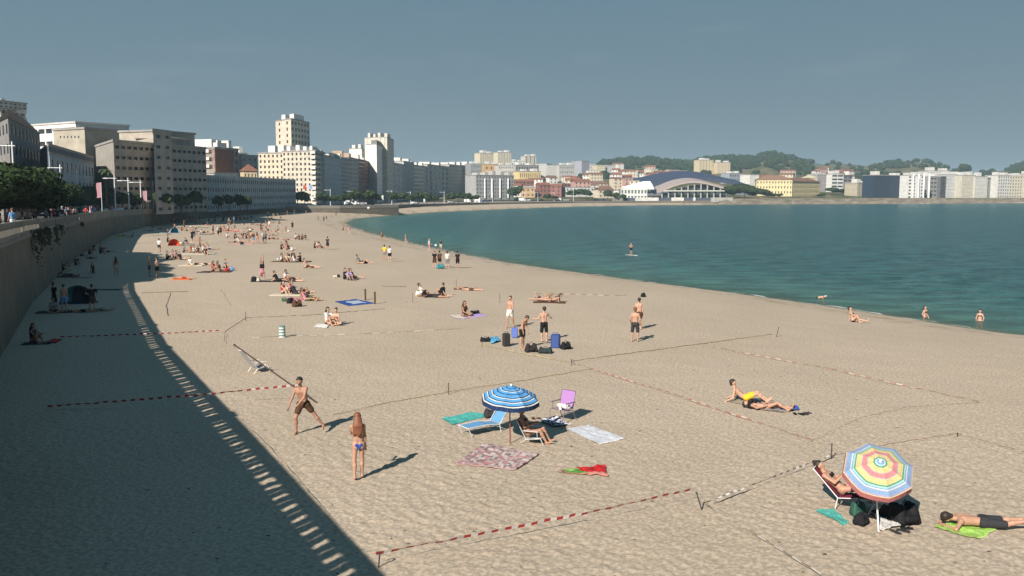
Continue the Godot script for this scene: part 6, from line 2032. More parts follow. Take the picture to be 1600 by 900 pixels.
	towel([[871, 740], [946, 729], [949, 744], [905, 743]], "red and green watermelon coloured towel", func(u, v): return ([0.10, 0.26, 0.06] if v > 0.4 or u < 0.1 else [0.30, 0.40, 0.14]) if u < 0.36 else ([0.50, 0.02, 0.025] if v < 0.8 else [0.60, 0.25, 0.2]), "towel", "", 0.04)
	sandals(gp(858, 691), 0.8, "teal", "teal sandals beside the grey folding chair")
	sandals(gp(838, 655), 0.3, "brown", "brown sandals behind the grey folding chair")
	# rainbow umbrella camp
	var rb := gp(1375, 831)
	var pk := [0.60, 0.22, 0.22]
	var ye := [0.62, 0.50, 0.24]
	var gr := [0.09, 0.30, 0.20]
	var bl := [0.20, 0.34, 0.52]
	var vi := [0.34, 0.32, 0.46]
	umbrella(rb, rb + Vector3(-0.10, 1.62, 0.12), Vector3(-0.10, 0.82, 0.58), 0.76, 0.29, [[0.05, [0.7, 0.7, 0.72]], [0.11, bl], [0.15, [0.45, 0.6, 0.6]], [0.20, gr], [0.36, ye], [0.38, vi], [0.50, pk], [0.52, vi], [0.68, ye], [0.72, gr], [0.76, [0.35, 0.55, 0.50]], [0.79, bl], [0.82, [0.55, 0.62, 0.62]], [0.85, vi], [0.93, bl], [0.98, vi], [1.0, ye]], pk, "pastel rainbow striped beach umbrella on a white pole", 0.39)
	towel([[1276, 800], [1300, 797], [1326, 817], [1318, 821]], "turquoise towel with white tassels beside the dark red lounger", func(u, v): return [0.10, 0.42, 0.36])
	towel([[1362, 800], [1378, 798], [1408, 826], [1376, 830]], "white and black towel trailing to the rainbow umbrella pole", func(u, v): return [0.6, 0.58, 0.54] if v > 0.4 else [0.06, 0.06, 0.06], "towel", "", 0.05)
	camp_chair(gp(1352, 800) + Vector3(0, 0.03, 0), 1.9, mat(0.48, 0.26, 0.24, 0.85, "cloth"), mat(0.72, 0.70, 0.68, 0.4), "faded pink folding chair under the rainbow umbrella", 0.30, 0.6, 0.4)
	bag(gp(1412, 818), 0.3, Vector3(0.62, 0.5, 0.5), mat(0.014, 0.014, 0.016, 0.75, "cloth"), "big bulging black bag in the shade of the rainbow umbrella", "beach_bag")
	bag(gp(1345, 818), 0.9, Vector3(0.4, 0.24, 0.28), dye("black"), "small black bag before the faded pink chair", "beach_bag")
	bag(gp(1340, 806), 0.2, Vector3(0.34, 0.36, 0.26), mat(0.02, 0.09, 0.06, 0.7, "cloth"), "dark green leafy print bag on the faded pink chair side", "beach_bag")
	bag(gp(1390, 806), 0.6, Vector3(0.5, 0.3, 0.34), mat(0.07, 0.05, 0.05, 0.8, "cloth"), "brown canvas bag behind the umbrella pole", "beach_bag")
	sandals(gp(1405, 832), 0.7, "charcoal", "charcoal sandals beside the rainbow umbrella pole")
	sandals(gp(1414, 829), 1.2, "black", "black sandals next to the charcoal ones")
	towel([[1462, 826], [1490, 815], [1576, 818], [1528, 843]], "lime green towel under the face down sunbather", func(u, v): return [0.34, 0.58, 0.09] if fmod(u * 7 + v * 3, 1.0) < 0.7 else [0.42, 0.60, 0.20])
	# couple's things
	towel([[1133, 627], [1150, 620], [1178, 626], [1160, 632]], "beige towel under the elbows of the yellow shorts", func(u, v): return [0.36, 0.30, 0.23])
	towel([[1178, 640], [1200, 630], [1246, 640], [1225, 646]], "brown grey towel under the dark haired sunbather", func(u, v): return [0.28, 0.22, 0.14] if u > 0.5 else [0.3, 0.28, 0.30])
	bag(gp(1241, 641), 0.2, Vector3(0.3, 0.16, 0.2), dye("blue"), "small blue bag at the feet of the sunbathing couple", "beach_bag")
	bag(gp(1178, 637), 0.4, Vector3(0.55, 0.22, 0.4), dye("black"), "black cushion bag beside the head of the dark haired sunbather", "beach_bag")
	sandals(gp(1247, 648), 0.2, "black", "black sandals near the small blue bag")
	sandals(gp(1259, 647), 1.2, "charcoal", "charcoal sandals lying apart on the sand")
	# the boys' luggage
	case_box("speaker_case", gp(791, 541), 0.3, Vector3(0.17, 0.32, 0.14), mat(0.02, 0.018, 0.016, 0.6), "upright black case on the sand", mat(0.03, 0.028, 0.026, 0.8))
	case_box("suitcase", gp(868, 544), -0.2, Vector3(0.22, 0.34, 0.16), mat(0.02, 0.05, 0.18, 0.5), "upright dark blue suitcase beside the gesturing person", mat(0.025, 0.06, 0.2, 0.6), "suitcase")
	case_box("cool_box", gp(804, 528), 0.2, Vector3(0.15, 0.26, 0.11), mat(0.08, 0.13, 0.46, 0.5), "bright blue upright cool box between the boys", mat(0.12, 0.18, 0.5, 0.5), "cool box")
	bag(gp(830, 550), 0.3, Vector3(0.6, 0.45, 0.36), mat(0.035, 0.028, 0.03, 0.85, "cloth"), "black backpack leaning beside the bowing person")
	bag(gp(852, 552), -0.2, Vector3(0.65, 0.3, 0.36), mat(0.03, 0.045, 0.045, 0.85, "cloth"), "dark green holdall between backpack and suitcase", "holdall")
	bag(gp(884, 546), 0.5, Vector3(0.5, 0.4, 0.34), dye("black"), "black rucksack on the outer side of the suitcase")
	bag(gp(758, 534), 0.1, Vector3(0.5, 0.26, 0.26), dye("black"), "black roll bag with a pale top beside the blue towel", "roll_bag")
	towel([[764, 532], [776, 528], [782, 534], [768, 538]], "bright blue crumpled towel beside the black roll bag", func(u, v): return [0.12, 0.40, 0.62], "towel", "", 0.07)
	# white deck chair and the leaning pole
	camp_chair(gp(398, 582), 2.3, mat(0.42, 0.41, 0.42, 0.8, "cloth"), mat(0.76, 0.75, 0.70, 0.5), "white framed deck chair tilted back, standing alone by the tape", 0.26, 0.95, 0.62)
	var pb := gp(508, 630)
	stake(pb, pb + Vector3(-3.2, 2.05, -0.2), "long dark pole leaning steeply over the red and white tape", 0.03, [0.09, 0.06, 0.045])
	# blue ground banner and two posts
	towel([[524, 472], [556, 468], [586, 474], [545, 478]], "blue ground banner with a pale centre panel", func(u, v): return [0.42, 0.47, 0.56] if u > 0.25 and u < 0.8 and v > 0.25 and v < 0.8 else [0.03, 0.08, 0.28], "banner")
	for q in [[571, 469, 0.75], [586, 475, 0.80]]:
		var g := gp(q[0], q[1])
		var t := thing("wooden_post", "short brown wooden post beside the blue ground banner", "post", g, 0.3, "posts beside the ground banner")
		var b := MB.new()
		b.cbox(Vector3(0, q[2] * 0.5 - 0.1, 0), Basis.IDENTITY, Vector3(0.055, q[2] * 0.5 + 0.1, 0.055), 0.01)
		put("shaft", b.mesh(), mat(0.10, 0.06, 0.03, 0.85, "grime"), t)
		var c := MB.new()
		c.cbox(Vector3(0, q[2] + 0.01, 0), Basis.IDENTITY, Vector3(0.065, 0.015, 0.065), 0.008)
		put("cap", c.mesh(), mat(0.08, 0.05, 0.03, 0.85), t)
	# green striped wind shelter roll
	var wg := gp(441, 527)
	var wt := thing("striped_bag", "green and white striped upright beach bag standing alone", "bag", wg, 0.2)
	for k in 8:
		var b := MB.new()
		b.tube([Vector3(0, 0.075 * k, 0), Vector3(0, 0.075 * (k + 1) - 0.002, 0)], [0.18 - 0.003 * k, 0.177 - 0.003 * k], 14)
		put("stripe", b.mesh(), dye("white") if k % 2 == 0 else mat(0.16, 0.30, 0.27, 0.85, "cloth"), wt)
	# the barrier tapes
	var red := [0.42, 0.035, 0.035]
	var wh := [0.70, 0.68, 0.66]
	var dk := [0.21, 0.165, 0.12]
	var yl := [0.42, 0.34, 0.12]
	tape([[75, 640, 0.12], [468, 628, 0.62]], "red and white tape running from the shaded wall to the leaning pole", red, wh, 0.15, 0.09, 0.05)
	tape([[95, 529, 0.10], [342, 520, 0.12]], "red and white tape lying across the shadow below the wall", red, wh, 0.17, 0.08, 0.03)
	tape([[588, 884, 0.26], [1086, 786, 0.36]], "red and white tape strung across the near sand", red, wh, 0.16, 0.085, 0.05)
	tape([[1103, 795, 0.16], [1300, 717, 0.12]], "twisted dark tape between two stakes", dk, wh, 0.16, 0.05, 0.0, 0.03, 1.0)
	tape([[1103, 795, 0.12], [1282, 905, 0.1]], "twisted white and brown tape leading away from the bent stake", dk, wh, 0.30, 0.05, 0.0)
	tape([[1300, 717, 0.10], [1400, 697, 0.1], [1495, 681, 0.08]], "red flecked tape behind the rainbow umbrella", dk, [0.5, 0.3, 0.25], 0.18, 0.04, 0.0)
	tape([[1495, 681, 0.08], [1660, 727, 0.08]], "thin tape running off beyond the lime towel", dk, [0.5, 0.35, 0.3], 0.18, 0.04, 0.0)
	tape([[893, 569, 0.10], [1060, 622, 0.10], [1268, 691, 0.08]], "faded red and white tape crossing below the sunbathing couple", [0.45, 0.16, 0.12], [0.58, 0.50, 0.42], 0.26, 0.07, 0.02)
	tape([[1268, 691, 0.06], [1345, 657, 0.1], [1415, 640, 0.08], [1530, 632, 0.08]], "dark rope turning behind the rainbow umbrella", dk, [0.3, 0.24, 0.18], 0.2, 0.03, 0.0)
	tape([[1112, 544, 0.08], [1300, 580, 0.10], [1530, 631, 0.08]], "faded tape above the sunbathing couple", [0.42, 0.22, 0.17], [0.58, 0.50, 0.42], 0.3, 0.07, 0.02)
	tape([[893, 567, 0.08], [1080, 543, 0.12], [1207, 525, 0.1]], "dark tape running past the two standing companions", dk, [0.4, 0.3, 0.16], 0.25, 0.06, 0.0)
	tape([[750, 541, 0.06], [890, 568, 0.06]], "pale yellow tape before the luggage", yl, [0.5, 0.45, 0.35], 0.3, 0.06, 0.0)
	tape([[520, 650, 0.04], [612, 630, 0.05], [700, 615, 0.06], [815, 597, 0.05], [925, 578, 0.05]], "ochre line behind the blue umbrella", yl, [0.36, 0.28, 0.12], 0.4, 0.045, 0.0)
	tape([[384, 499, 0.1], [480, 495, 0.1], [602, 485, 0.1]], "dashed brown tape behind the two sitting friends", dk, [0.48, 0.40, 0.30], 0.3, 0.06, 0.0)
	tape([[384, 499, 0.08], [352, 521, 0.1], [350, 537, 0.08]], "sagging dark rope before the white deck chair", dk, dk, 0.3, 0.05, 0.0)
	tape([[838, 463, 0.2], [978, 466, 0.2]], "dotted dark tape above the standing boys", dk, [0.55, 0.48, 0.38], 0.4, 0.07, 0.0)
	tape([[395, 529, 0.06], [560, 524, 0.08], [720, 516, 0.08]], "pale dotted tape passing the two sitting friends", [0.6, 0.57, 0.50], [0.42, 0.34, 0.26], 0.35, 0.06, 0.0)
	tape([[262, 494, 0.05], [258, 478, 0.08], [266, 458, 0.05]], "curved dark rope on the sand near the shadow", dk, dk, 0.4, 0.05, 0.0)
	tape([[222, 459, 0.08], [294, 457, 0.08]], "short dark tape near the edge of the shadow", dk, dk, 0.4, 0.07, 0.0)
	tape([[345, 453, 0.05], [360, 478, 0.05]], "thin dark rope lying between the groups", dk, dk, 0.4, 0.05, 0.0)
	tape([[596, 449, 0.1], [635, 450, 0.1]], "short dark tape above the blue banner", dk, dk, 0.4, 0.08, 0.0)
	tape([[375, 655, 0.05], [440, 722, 0.06], [500, 792, 0.06], [556, 860, 0.05]], "pale rope lying along the wall shadow", [0.4, 0.37, 0.3], [0.34, 0.31, 0.25], 0.5, 0.04, 0.0)
	var st := func(px: float, py: float, dx: float, h: float, label: String):
		var g := gp(px, py)
		stake(g, g + Vector3(dx, h, 0), label)
	st.call(1101, 797, -0.2, 0.42, "bent thin stake where three tapes meet")
	st.call(1299, 717, 0.0, 0.42, "upright thin stake beside the rainbow umbrella")
	st.call(893, 571, 0.0, 0.25, "short stake at the corner by the luggage")
	st.call(590, 886, 0.05, 0.30, "red and white taped stake at the shadow edge")
	st.call(1212, 526, 0.15, 0.5, "crooked stick beside the end of the dark tape")
	st.call(1496, 683, 0.0, 0.12, "low peg holding the thin tape")
	st.call(701, 617, 0.0, 0.42, "pale thin stake behind the blue umbrella")
	st.call(752, 541, 0.06, 0.3, "curved stick beside the black roll bag")
	st.call(384, 501, 0.0, 0.5, "thin stake near the sagging dark rope")
	st.call(645, 473, 0.0, 0.6, "lone stake above the luggage")
	st.call(781, 473, 0.0, 0.6, "thin stake beside the slim person")
	st.call(713, 449, 0.0, 0.6, "thin stake among the tapes near the lying group")

# ---------------------------------------------------------------- the crowd
const SHORT := {"st": ["stand", "standing"], "sa": ["stand_apart", "standing"], "hp": ["hips", "standing hands on hips"], "wk": ["walk", "walking"], "rc": ["reach", "standing arm out"], "kn": ["knees_up", "sitting knees up"], "cl": ["cross_legged", "sitting cross legged"], "lb": ["lean_back", "sitting leaning back"], "sk": ["side_knees", "sitting one knee up"], "ob": ["on_back", "lying face up"], "ok": ["on_back_knee", "lying one knee up"], "of": ["on_front", "lying face down"], "oe": ["on_elbows", "lying propped on elbows"], "bd": ["bend", "bending down"], "hs": ["handstand", "doing a handstand"]}
func dressed(top: String, low: String) -> String:
	if top == "dress" : return low + " dress"
	if top == "-": return low + " swimwear"
	if top == low: return "all " + low
	return top + " top, " + low + " shorts"
func crowd(place: String, rows: Array):
	for r in rows:
		var q: PackedStringArray = (r as String).split(" ")
		var pose: Array = SHORT[q[2]]
		var turn := deg_to_rad(float(q[3]))
		var top := q[4]
		var low := q[5]
		var o := {"skin": int(rng.randi() % 4), "hair": ["dark", "dark", "brown", "brown", "fair"][rng.randi() % 5], "style": q[6] if q.size() > 6 else "short"}
		var w := []
		if low != "-": w.append(["long_shorts" if top != "-" and rng.randf() < 0.4 else ("shorts" if o.style == "short" else "brief"), low])
		if top != "-": w.append(["tee" if o.style == "short" else "vest", top])
		elif o.style != "short": w.append(["bikini_top", low])
		o["wear"] = w
		var g := gp(float(q[0]), float(q[1]))
		g.y += (sand_bump(g.x, -g.z, sd_at(g.x, -g.z)) if -g.z < 160 else 0.0) - 0.02
		var hr: String = {"short": "short haired", "long": "long haired", "bun": "bun haired"}[o.style]
		person(pose[0], g, turn, o, "%s person %s, %s, %s" % [hr, pose[1], dressed(top, low), place], "beachgoers " + place)
func lay(px: float, py: float, w: float, d: float, c: String, place: String, turn := 0.0):
	# a small towel by its centre, metres
	var g := gp(px, py)
	var t := thing("beach_towel", "%s towel spread on the sand %s" % [c, place], "towel", g, turn, "towels " + place)
	var b := MB.new()
	for i in 4:
		var x0 := -w / 2 + w * i / 4.0
		var y0 := 0.05 + 0.015 * sin(i * 2.1)
		var y1 := 0.05 + 0.015 * sin((i + 1) * 2.1)
		b.quad(Vector3(x0, y0, -d / 2), Vector3(x0 + w / 4, y1, -d / 2), Vector3(x0 + w / 4, y1, d / 2), Vector3(x0, y0, d / 2), Vector3.UP)
		b.quad(Vector3(x0, y0, d / 2), Vector3(x0 + w / 4, y1, d / 2), Vector3(x0 + w / 4, y1 - 0.06, d / 2), Vector3(x0, y0 - 0.06, d / 2), Vector3.BACK)
	for s in [-1.0, 1.0]: b.quad(Vector3(s * w / 2, 0.05, -d / 2), Vector3(s * w / 2, 0.05, d / 2), Vector3(s * w / 2, -0.01, d / 2), Vector3(s * w / 2, -0.01, -d / 2), Vector3(s, 0, 0))
	put("cloth", b.mesh(), dye(c), t)
func sack(px: float, py: float, c: String, place: String, s := 0.45):
	bag(gp(px, py), rng.randf() * 3, Vector3(s, s * 0.8, s * 0.7), dye(c), "%s bag on the sand %s" % [c, place], "beach_bag")
func make_crowd():
	rng.seed = 101
	var pl := "in the sea wall shade"
	pop_tent(gp(122, 474), 0.2, 1.15, 1.2, [0.03, 0.26, 0.32], "teal pop up tent in the shade below the sea wall", [0.02, 0.05, 0.09])
	towel([[72, 535], [84, 531], [97, 532], [86, 537]], "red towel under the feet of the reader by the wall", plain("red"))
	lay(58, 537, 1.3, 0.7, "charcoal", "under the reader by the wall", 0.3)
	crowd("reading alone by the sea wall", ["52 537 kn 70 charcoal black long"])
	crowd("beside the teal tent", ["86 484 st 150 black black", "101 488 st 190 - sky", "83 489 cl 40 grey black", "145 488 hp 200 black brown", "128 488 ob 90 - black", "157 486 ob 80 - grey"])
	crowd(pl, ["90 430 lb 60 white black", "110 431 ob 80 black black", "145 427 kn 30 black navy long", "119 415 kn 60 charcoal black", "103 418 cl 20 grey navy", "127 400 ob 70 - black", "140 398 kn 80 brown black", "147 392 kn 10 black brown", "160 390 lb 50 pink black long", "157 397 kn 90 black charcoal", "169 394 ob 70 - charcoal", "150 379 kn 40 charcoal black", "161 371 lb 60 grey navy", "171 363 ob 80 black black", "176 358 kn 30 grey black", "182 432 st 200 - white long", "142 404 ob 60 - navy", "116 407 lb 70 black grey", "98 424 kn 90 navy black"])
	lay(100, 433, 2.2, 1.2, "black", pl, 0.2)
	lay(128, 434, 1.4, 0.7, "grey", pl)
	lay(158, 453, 3.0, 0.5, "navy", pl)
	lay(85, 488, 2.0, 1.0, "navy", "beside the teal tent", 0.3)
	pl = "by the shadow edge"
	crowd(pl, ["234 432 st 100 - black", "246 434 rc 250 - black", "249 395 wk 190 white charcoal", "286 436 of 95 - red", "192 369 ob 90 yellow grey", "206 371 lb 270 grey grey"])
	lay(195, 370, 2.6, 1.0, "yellow", pl)
	lay(284, 437, 1.6, 0.7, "orange", pl)
	pl = "in the sitting row"
	crowd(pl, ["261 406 kn 80 white black", "270 404 kn 30 pink brown long", "275 405 kn 70 grey black", "283 406 lb 60 black black", "297 415 cl 20 white cream long", "305 414 ob 90 - black", "321 414 ob 85 - black", "333 424 kn 60 red black long", "345 423 lb 80 - red long", "352 421 kn 40 grey black"])
	lay(300, 415, 2.4, 1.2, "cream", pl)
	lay(338, 425, 2.8, 1.0, "brown", pl)
	lay(318, 426, 1.2, 0.5, "navy", pl)
	sack(355, 424, "red", pl)
	sack(362, 423, "sky", pl, 0.5)
	pl = "around the orange tent"
	pop_tent(gp(272, 384), 0.5, 0.80, 0.95, [0.66, 0.10, 0.025], "bright orange pop up tent on open sand", [0.55, 0.07, 0.02])
	crowd(pl, ["262 379 kn 90 black black", "285 381 ok 80 white grey", "293 381 lb 80 charcoal grey", "300 377 st 60 charcoal black", "303 376 st 200 black grey", "287 395 kn 100 grey charcoal", "299 395 kn 40 red brown long", "303 396 kn 60 white grey", "309 395 cl 20 charcoal black", "313 391 st 120 red brown long", "318 394 kn 70 white black", "321 398 kn 30 black black", "326 389 lb 60 - sky", "332 390 ob 80 - grey"])
	lay(310, 397, 4.0, 1.4, "cream", pl)
	lay(290, 383, 2.4, 1.0, "green", pl)
	pl = "under the far shaded wall"
	crowd(pl, ["205 358 kn 60 white black", "211 357 lb 80 pink white", "216 353 st 60 white charcoal", "222 352 kn 90 black black", "225 349 st 100 white black long", "230 351 hp 30 charcoal black", "236 350 kn 50 lilac grey", "240 349 st 200 lilac black long", "247 348 lb 60 white black", "253 349 ob 80 - navy", "262 347 st 40 brown black", "268 348 kn 80 charcoal grey", "272 349 st 150 grey charcoal", "212 352 kn 120 navy black", "200 358 kn 60 black black", "245 343 st 20 white navy", "233 344 st 80 black charcoal"])
	lay(210, 360, 2.4, 1.0, "white", pl)
	lay(228, 354, 3.0, 1.2, "lilac", pl)
	pl = "around the sky blue tent"
	pop_tent(gp(273, 364), 0.9, 0.85, 0.95, [0.05, 0.36, 0.60], "sky blue pop up tent with a green mat", [0.04, 0.28, 0.50])
	lay(266, 364, 2.8, 1.4, "teal", pl)
	crowd(pl, ["284 361 kn 60 charcoal brown", "288 358 st 90 brown black", "292 361 lb 80 - black", "297 360 ob 60 - brown", "312 363 ob 90 black black", "318 364 ok 80 charcoal black", "324 363 of 90 - black", "306 362 kn 60 navy grey", "297 347 st 30 brown pink long", "302 347 st 90 charcoal black", "308 349 kn 60 pink grey long", "312 348 st 180 brown red long", "318 350 lb 80 - red", "326 347 kn 50 brown charcoal", "331 348 ob 80 - brown", "336 346 kn 20 charcoal black", "328 352 of 80 - black", "290 350 kn 40 red grey long"])
	lay(318, 366, 3.4, 1.3, "charcoal", pl)
	lay(300, 354, 3.2, 1.6, "pink", pl)
	lay(312, 356, 3.4, 1.8, "green", pl)
	pl = "in the densest crowd"
	crowd(pl, ["341 369 st 60 white black", "345 369 st 200 charcoal black", "333 365 st 80 grey black", "349 359 kn 60 red black long", "353 360 lb 80 - red long", "357 358 kn 30 charcoal black", "362 359 ob 80 - brown", "367 358 kn 60 black grey", "358 352 st 20 grey brown", "357 344 st 100 charcoal charcoal", "360 346 st 160 grey navy", "366 350 st 60 sky charcoal", "369 347 st 200 black black long", "375 346 st 60 red black long", "380 343 kn 30 grey brown", "383 340 st 90 - red long", "387 343 kn 60 charcoal black", "391 339 st 40 brown charcoal", "394 341 lb 60 black grey", "400 345 ob 80 white brown", "381 351 ob 90 - black", "371 342 kn 50 charcoal lilac", "348 346 kn 60 brown black", "352 350 lb 60 - sky long", "340 340 st 30 pink black long", "364 362 lb 60 pink red long", "372 361 ob 80 - orange", "390 345 lb 60 pink grey long"])
	lay(358, 361, 4.0, 1.5, "red", pl)
	var more := []
	for k in 40:
		var my := 340.0 + 30.0 * pow(rng.randf(), 1.3)
		var mx := rng.randf_range(225.0 + (370.0 - my) * 0.6, 440.0)
		more.append("%d %d %s %d %s %s" % [mx, my, ["kn", "lb", "ob", "of", "st", "kn", "ok", "cl"][k % 8], rng.randi() % 360, ["-", "black", "white", "charcoal", "-", "red"][k % 6], ["black", "brown", "grey", "navy", "red"][k % 5]])
	crowd(pl, more)
	lay(372, 362, 2.2, 1.0, "pink", pl)
	pl = "in the standing group"
	crowd(pl, ["367 373 kn 60 black black", "371 373 lb 80 charcoal black", "379 373 kn 30 black charcoal", "385 373 kn 80 charcoal black", "389 380 st 90 - red long", "393 378 st 200 - brown", "396 381 st 30 brown sky", "402 381 st 180 - orange long", "411 380 st 60 white grey", "415 380 st 230 grey charcoal", "421 374 kn 60 grey black", "426 374 ok 80 - black", "366 379 ob 90 - black", "374 379 lb 80 white grey", "382 378 ob 60 - pink long", "355 372 kn 60 white grey", "433 374 of 90 - brown"])
	lay(380, 381, 3.0, 1.0, "pink", pl)
	sack(378, 382, "black", pl, 0.5)
	pl = "before the sunlit wall"
	crowd(pl, ["386 357 of 90 - brown", "394 359 ob 90 - black", "410 358 kn 60 grey charcoal", "416 359 kn 80 brown grey", "421 357 wk 200 white cream", "415 350 kn 30 charcoal black", "419 349 kn 60 black brown", "424 349 kn 90 - brown long", "412 352 of 80 - grey", "436 350 kn 60 brown charcoal", "434 361 kn 60 grey brown", "430 362 of 90 - brown", "457 359 st 200 black black", "447 361 kn 60 brown grey", "427 338 kn 30 grey brown", "433 337 kn 60 brown black", "438 336 lb 60 charcoal grey", "445 333 st 60 - black", "449 337 st 200 brown brown", "460 336 wk 60 brown charcoal", "478 333 kn 30 black black", "497 346 st 100 charcoal black", "506 347 st 60 black brown", "510 346 st 200 brown grey", "525 339 wk 60 charcoal brown", "525 334 st 60 grey black", "450 375 of 90 - brown", "440 365 of 80 - grey"])
	sack(451, 362, "white", pl)
	pl = "in the loose groups"
	crowd(pl, ["440 390 kn 60 black black", "447 384 kn 30 charcoal grey long", "448 390 cl 60 pink cream long", "452 390 lb 80 black charcoal", "462 374 kn 60 white charcoal", "467 375 kn 30 charcoal brown", "472 375 kn 90 brown charcoal", "477 374 kn 200 charcoal grey", "492 388 kn 60 brown black", "496 388 kn 60 white grey", "502 388 lb 80 - black", "512 390 st 170 charcoal black"])
	sack(456, 391, "white", pl, 0.5)
	pl = "on the dark blanket"
	lay(455, 409, 4.2, 1.2, "brown", pl)
	crowd(pl, ["440 409 kn 80 white brown long", "449 410 kn 40 cream brown", "457 405 kn 60 black black", "460 410 kn 200 white grey long", "469 409 kn 250 charcoal black", "450 406 cl 60 brown grey"])
	sack(434, 406, "white", pl, 0.25)
	pl = "by themselves on open sand"
	crowd(pl, ["480 418 lb 80 - brown", "487 419 ob 80 black brown", "562 411 lb 80 grey black", "570 412 ok 80 - black"])
	pl = "beside the handstand"
	crowd("on the dark towels", ["410 438 hs 200 pink black"])
	lay(423, 440, 3.2, 0.9, "black", pl)
	crowd(pl, ["434 440 lb 80 black black", "446 440 kn 70 white charcoal", "452 438 lb 80 charcoal black", "440 440 ok 80 charcoal black", "458 440 ob 80 - charcoal"])
	sack(397, 439, "black", pl, 0.5)
	sack(404, 440, "cream", pl, 0.4)
	pl = "hugging on open sand"
	crowd(pl, ["539 437 kn 60 black black", "545 438 kn 40 lilac grey", "553 436 lb 85 black black"])
	sack(524, 434, "cream", pl, 0.35)
	sack(529, 433, "black", pl, 0.3)
	pl = "on the pink blankets"
	lay(455, 461, 2.9, 1.1, "cream", pl)
	lay(468, 468, 2.3, 1.5, "pink", pl)
	crowd(pl, ["442 460 kn 60 red black long", "452 459 kn 80 pink brown", "462 460 lb 75 charcoal charcoal", "474 458 ok 80 - black", "478 470 lb 80 pink grey long", "484 470 sk 80 charcoal green"])
	sack(454, 474, "black", pl, 0.5)
	sack(464, 479, "brown", pl, 0.6)
	sack(444, 471, "green", pl, 0.35)
	pl = "near the lone stake"
	crowd(pl, ["660 462 sk 90 white black", "671 464 ob 85 black black", "679 465 of 80 black charcoal", "687 464 ok 80 charcoal black", "693 463 kn 250 black black", "726 453 ob 80 - brown", "735 454 of 80 - brown"])
	sack(654, 462, "white", pl, 0.45)
	pl = "under the dotted tape"
	crowd(pl, ["848 471 oe 255 - pink long", "863 472 oe 255 - black long"])
	sack(841, 469, "charcoal", pl, 0.4)
	lay(858, 473, 2.2, 0.8, "brown", pl)
	sack(1005, 464, "black", "near the wet sand", 0.4)
	pl = "by the wet sand"
	crowd(pl, ["601 406 sa 160 yellow grey", "609 409 st 200 white black", "679 418 st 180 black brown", "687 418 st 160 brown black", "699 419 st 190 white grey", "715 419 st 180 black black", "671 392 wk 60 white pink", "689 391 st 200 charcoal cream", "634 381 wk 90 - pink", "597 377 wk 250 - brown", "546 366 wk 60 pink cream long", "536 365 wk 60 - brown"])
	sack(688, 420, "teal", pl, 0.7)
	var bl := MB.new()
	bl.ball(Vector3(0, 0.18, 0), Vector3.ONE * 0.18, 12, 8)
	var ball := put("beach_ball", bl.mesh(), mat(0.78, 0.78, 0.77, 0.5))
	ball.position = gp(681, 390) + Vector3.UP * 0.5
	tag(ball, "white beach ball tossed between two bathers by the water", "ball")
	fine("side_knees", 1333, 503, 0.9, {"lod": "mid", "skin": 0, "hair": "dark", "style": "bun", "wear": [["brief", "black"], ["bikini_top", "black"]]}, "person sitting at the water's edge with legs on the wet sand")
	# bathers in the water
	for q in [[1445, 497, -0.85, 0.5, "long", "bather with long dark hair standing waist deep"], [1531, 501, -0.95, -0.6, "bun", "bather with tied up hair standing waist deep, farther along"]]:
		var p := on_level(q[0], q[1], SEA)
		person("stand_apart", p + Vector3.UP * q[2], q[3], {"lod": "mid", "skin": 0, "hair": "dark", "style": q[4], "wear": [["brief", "black"], ["bikini_top", "black"]]}, q[5])
	var sp := on_level(1277, 466, SEA)
	person("bend", sp + Vector3.UP * -0.95, 1.2, {"lod": "mid", "skin": 0, "hair": "grey", "wear": [["shorts", "black"]]}, "bather stooping in knee deep water")
	var bp := on_level(986, 399, SEA)
	var bd := thing("paddle_board", "white paddle board floating off the beach", "board", bp, 0.9)
	var bb := net([[Vector3(0, 0.04, -1.0), Vector3(0, 0.05, 0), 0.08, 0.18], [Vector3(0, 0.05, 0), Vector3(0, 0.04, 1.0), 0.18, 0.1]], 0.06, 0.1)
	var bm := put("hull", bb, mat(0.7, 0.7, 0.68, 0.4), bd)
	bm.scale = Vector3(1.6, 0.45, 1.0)
	var dkp := MB.new()
	dkp.box(Vector3(-0.2, 0.10, -0.7), Vector3(0.2, 0.125, 0.7))
	put("deck_pad", dkp.mesh(), mat(0.1, 0.1, 0.1, 0.8), bd)
	person("hips", bp + Vector3.UP * 0.13, 0.4, {"skin": 1, "hair": "dark", "wear": [["shorts", "navy"]]}, "person standing on the white paddle board")
	# strollers on the promenade, and three leaning on the parapet beside the camera whose shadows fall on the sand
	var tints := ["white", "charcoal", "black", "grey", "navy", "pink", "lilac", "sky", "red", "cream"]
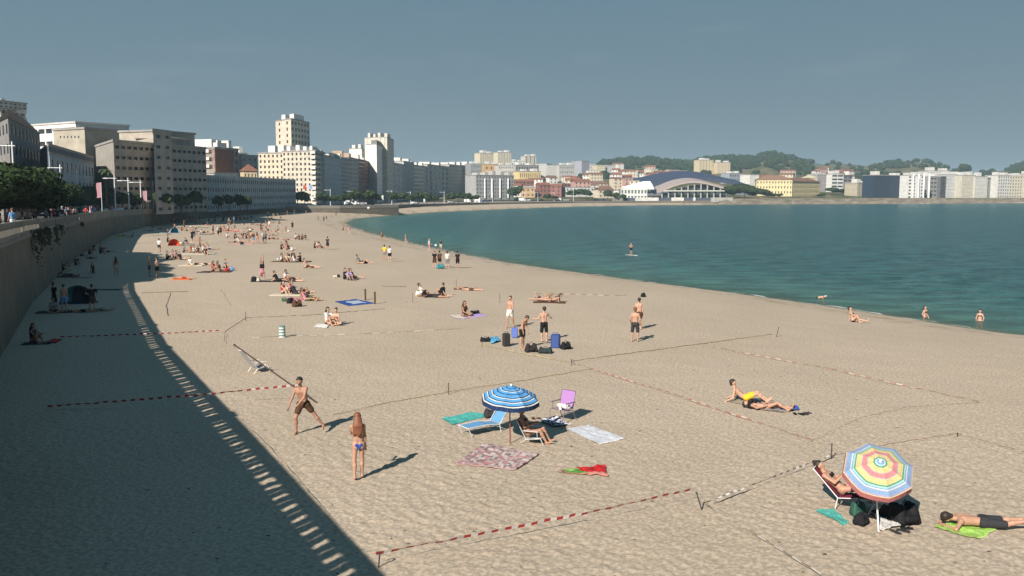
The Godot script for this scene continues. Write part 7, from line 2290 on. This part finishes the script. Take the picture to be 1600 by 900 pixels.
	for k in 62:
		var d := 62.0 + k * 2.0 + rng.randf() * 2.0
		var w := wall_at(d)
		var t1: String = tints[rng.randi() % 10]
		var t2: String = tints[rng.randi() % 5]
		person(["stand", "walk", "hips"][k % 3], Vector3(w.x - 1.2 - rng.randf() * 2.6, deck_y(d), -d), rng.randf() * TAU, {"skin": k % 4, "hair": "brown", "style": "short", "wear": [["trousers", t2], ["tee", t1]]}, "stroller in %s shirt and %s trousers under the promenade trees" % [t1, t2], "strollers on the promenade")
	for d in [13.5, 29.0, 33.5]:
		var w := wall_at(d)
		person("knees_up" if false else "stand", Vector3(w.x - 0.75, deck_y(d) - 0.25, -d), 1.2, {"lod": "far", "skin": 1, "hair": "dark", "wear": [["trousers", "navy"], ["tee", "grey"]]}, "onlooker in grey shirt standing behind the stone parapet", "onlookers at the parapet")
	# weed, shells and scraps strewn on the sand
	var db := MB.new()
	db.ball(Vector3.ZERO, Vector3(0.03, 0.01, 0.02), 5, 3)
	var dm := MultiMesh.new()
	dm.transform_format = MultiMesh.TRANSFORM_3D
	dm.use_colors = true
	dm.mesh = db.mesh()
	dm.instance_count = 420
	for k in 420:
		var g := gp(rng.randf_range(150, 1640), 470.0 + 450.0 * pow(rng.randf(), 1.3))
		g.y += sand_bump(g.x, -g.z, sd_at(g.x, -g.z)) + 0.004
		var sc := rng.randf_range(0.4, 1.5)
		dm.set_instance_transform(k, Transform3D(Basis(Vector3.UP, rng.randf() * TAU).scaled(Vector3(sc * rng.randf_range(0.6, 2.2), sc, sc)), g))
		dm.set_instance_color(k, [Color(0.07, 0.055, 0.04), Color(0.30, 0.25, 0.19), Color(0.16, 0.12, 0.08)][k % 3])
	var di := MultiMeshInstance3D.new()
	di.name = "beach_litter"
	di.multimesh = dm
	di.material_override = vmat(0.9)
	add_child(di)
	tag(di, "scraps of weed and shell strewn over the sand", "litter", "", "stuff")
	var pr := MB.new()
	pr.ball(Vector3(0, 0.5, 0), Vector3(0.5, 0.45, 0.5), 14, 8)
	var buoy := put("round_float", pr.mesh(), mat(0.75, 0.75, 0.73, 0.5))
	buoy.position = on_level(576, 327, 1.0)
	tag(buoy, "white round float resting against the sunlit wall", "float")

func _ready():
	make_view()
	make_textures()
	make_shore()
	make_sand()
	make_sea()
	make_wall()
	make_hills()
	make_city()
	make_trees()
	make_street()
	print("city ", Time.get_ticks_msec())
	make_near()
	print("near ", Time.get_ticks_msec())
	make_crowd()
	print("crowd ", Time.get_ticks_msec())
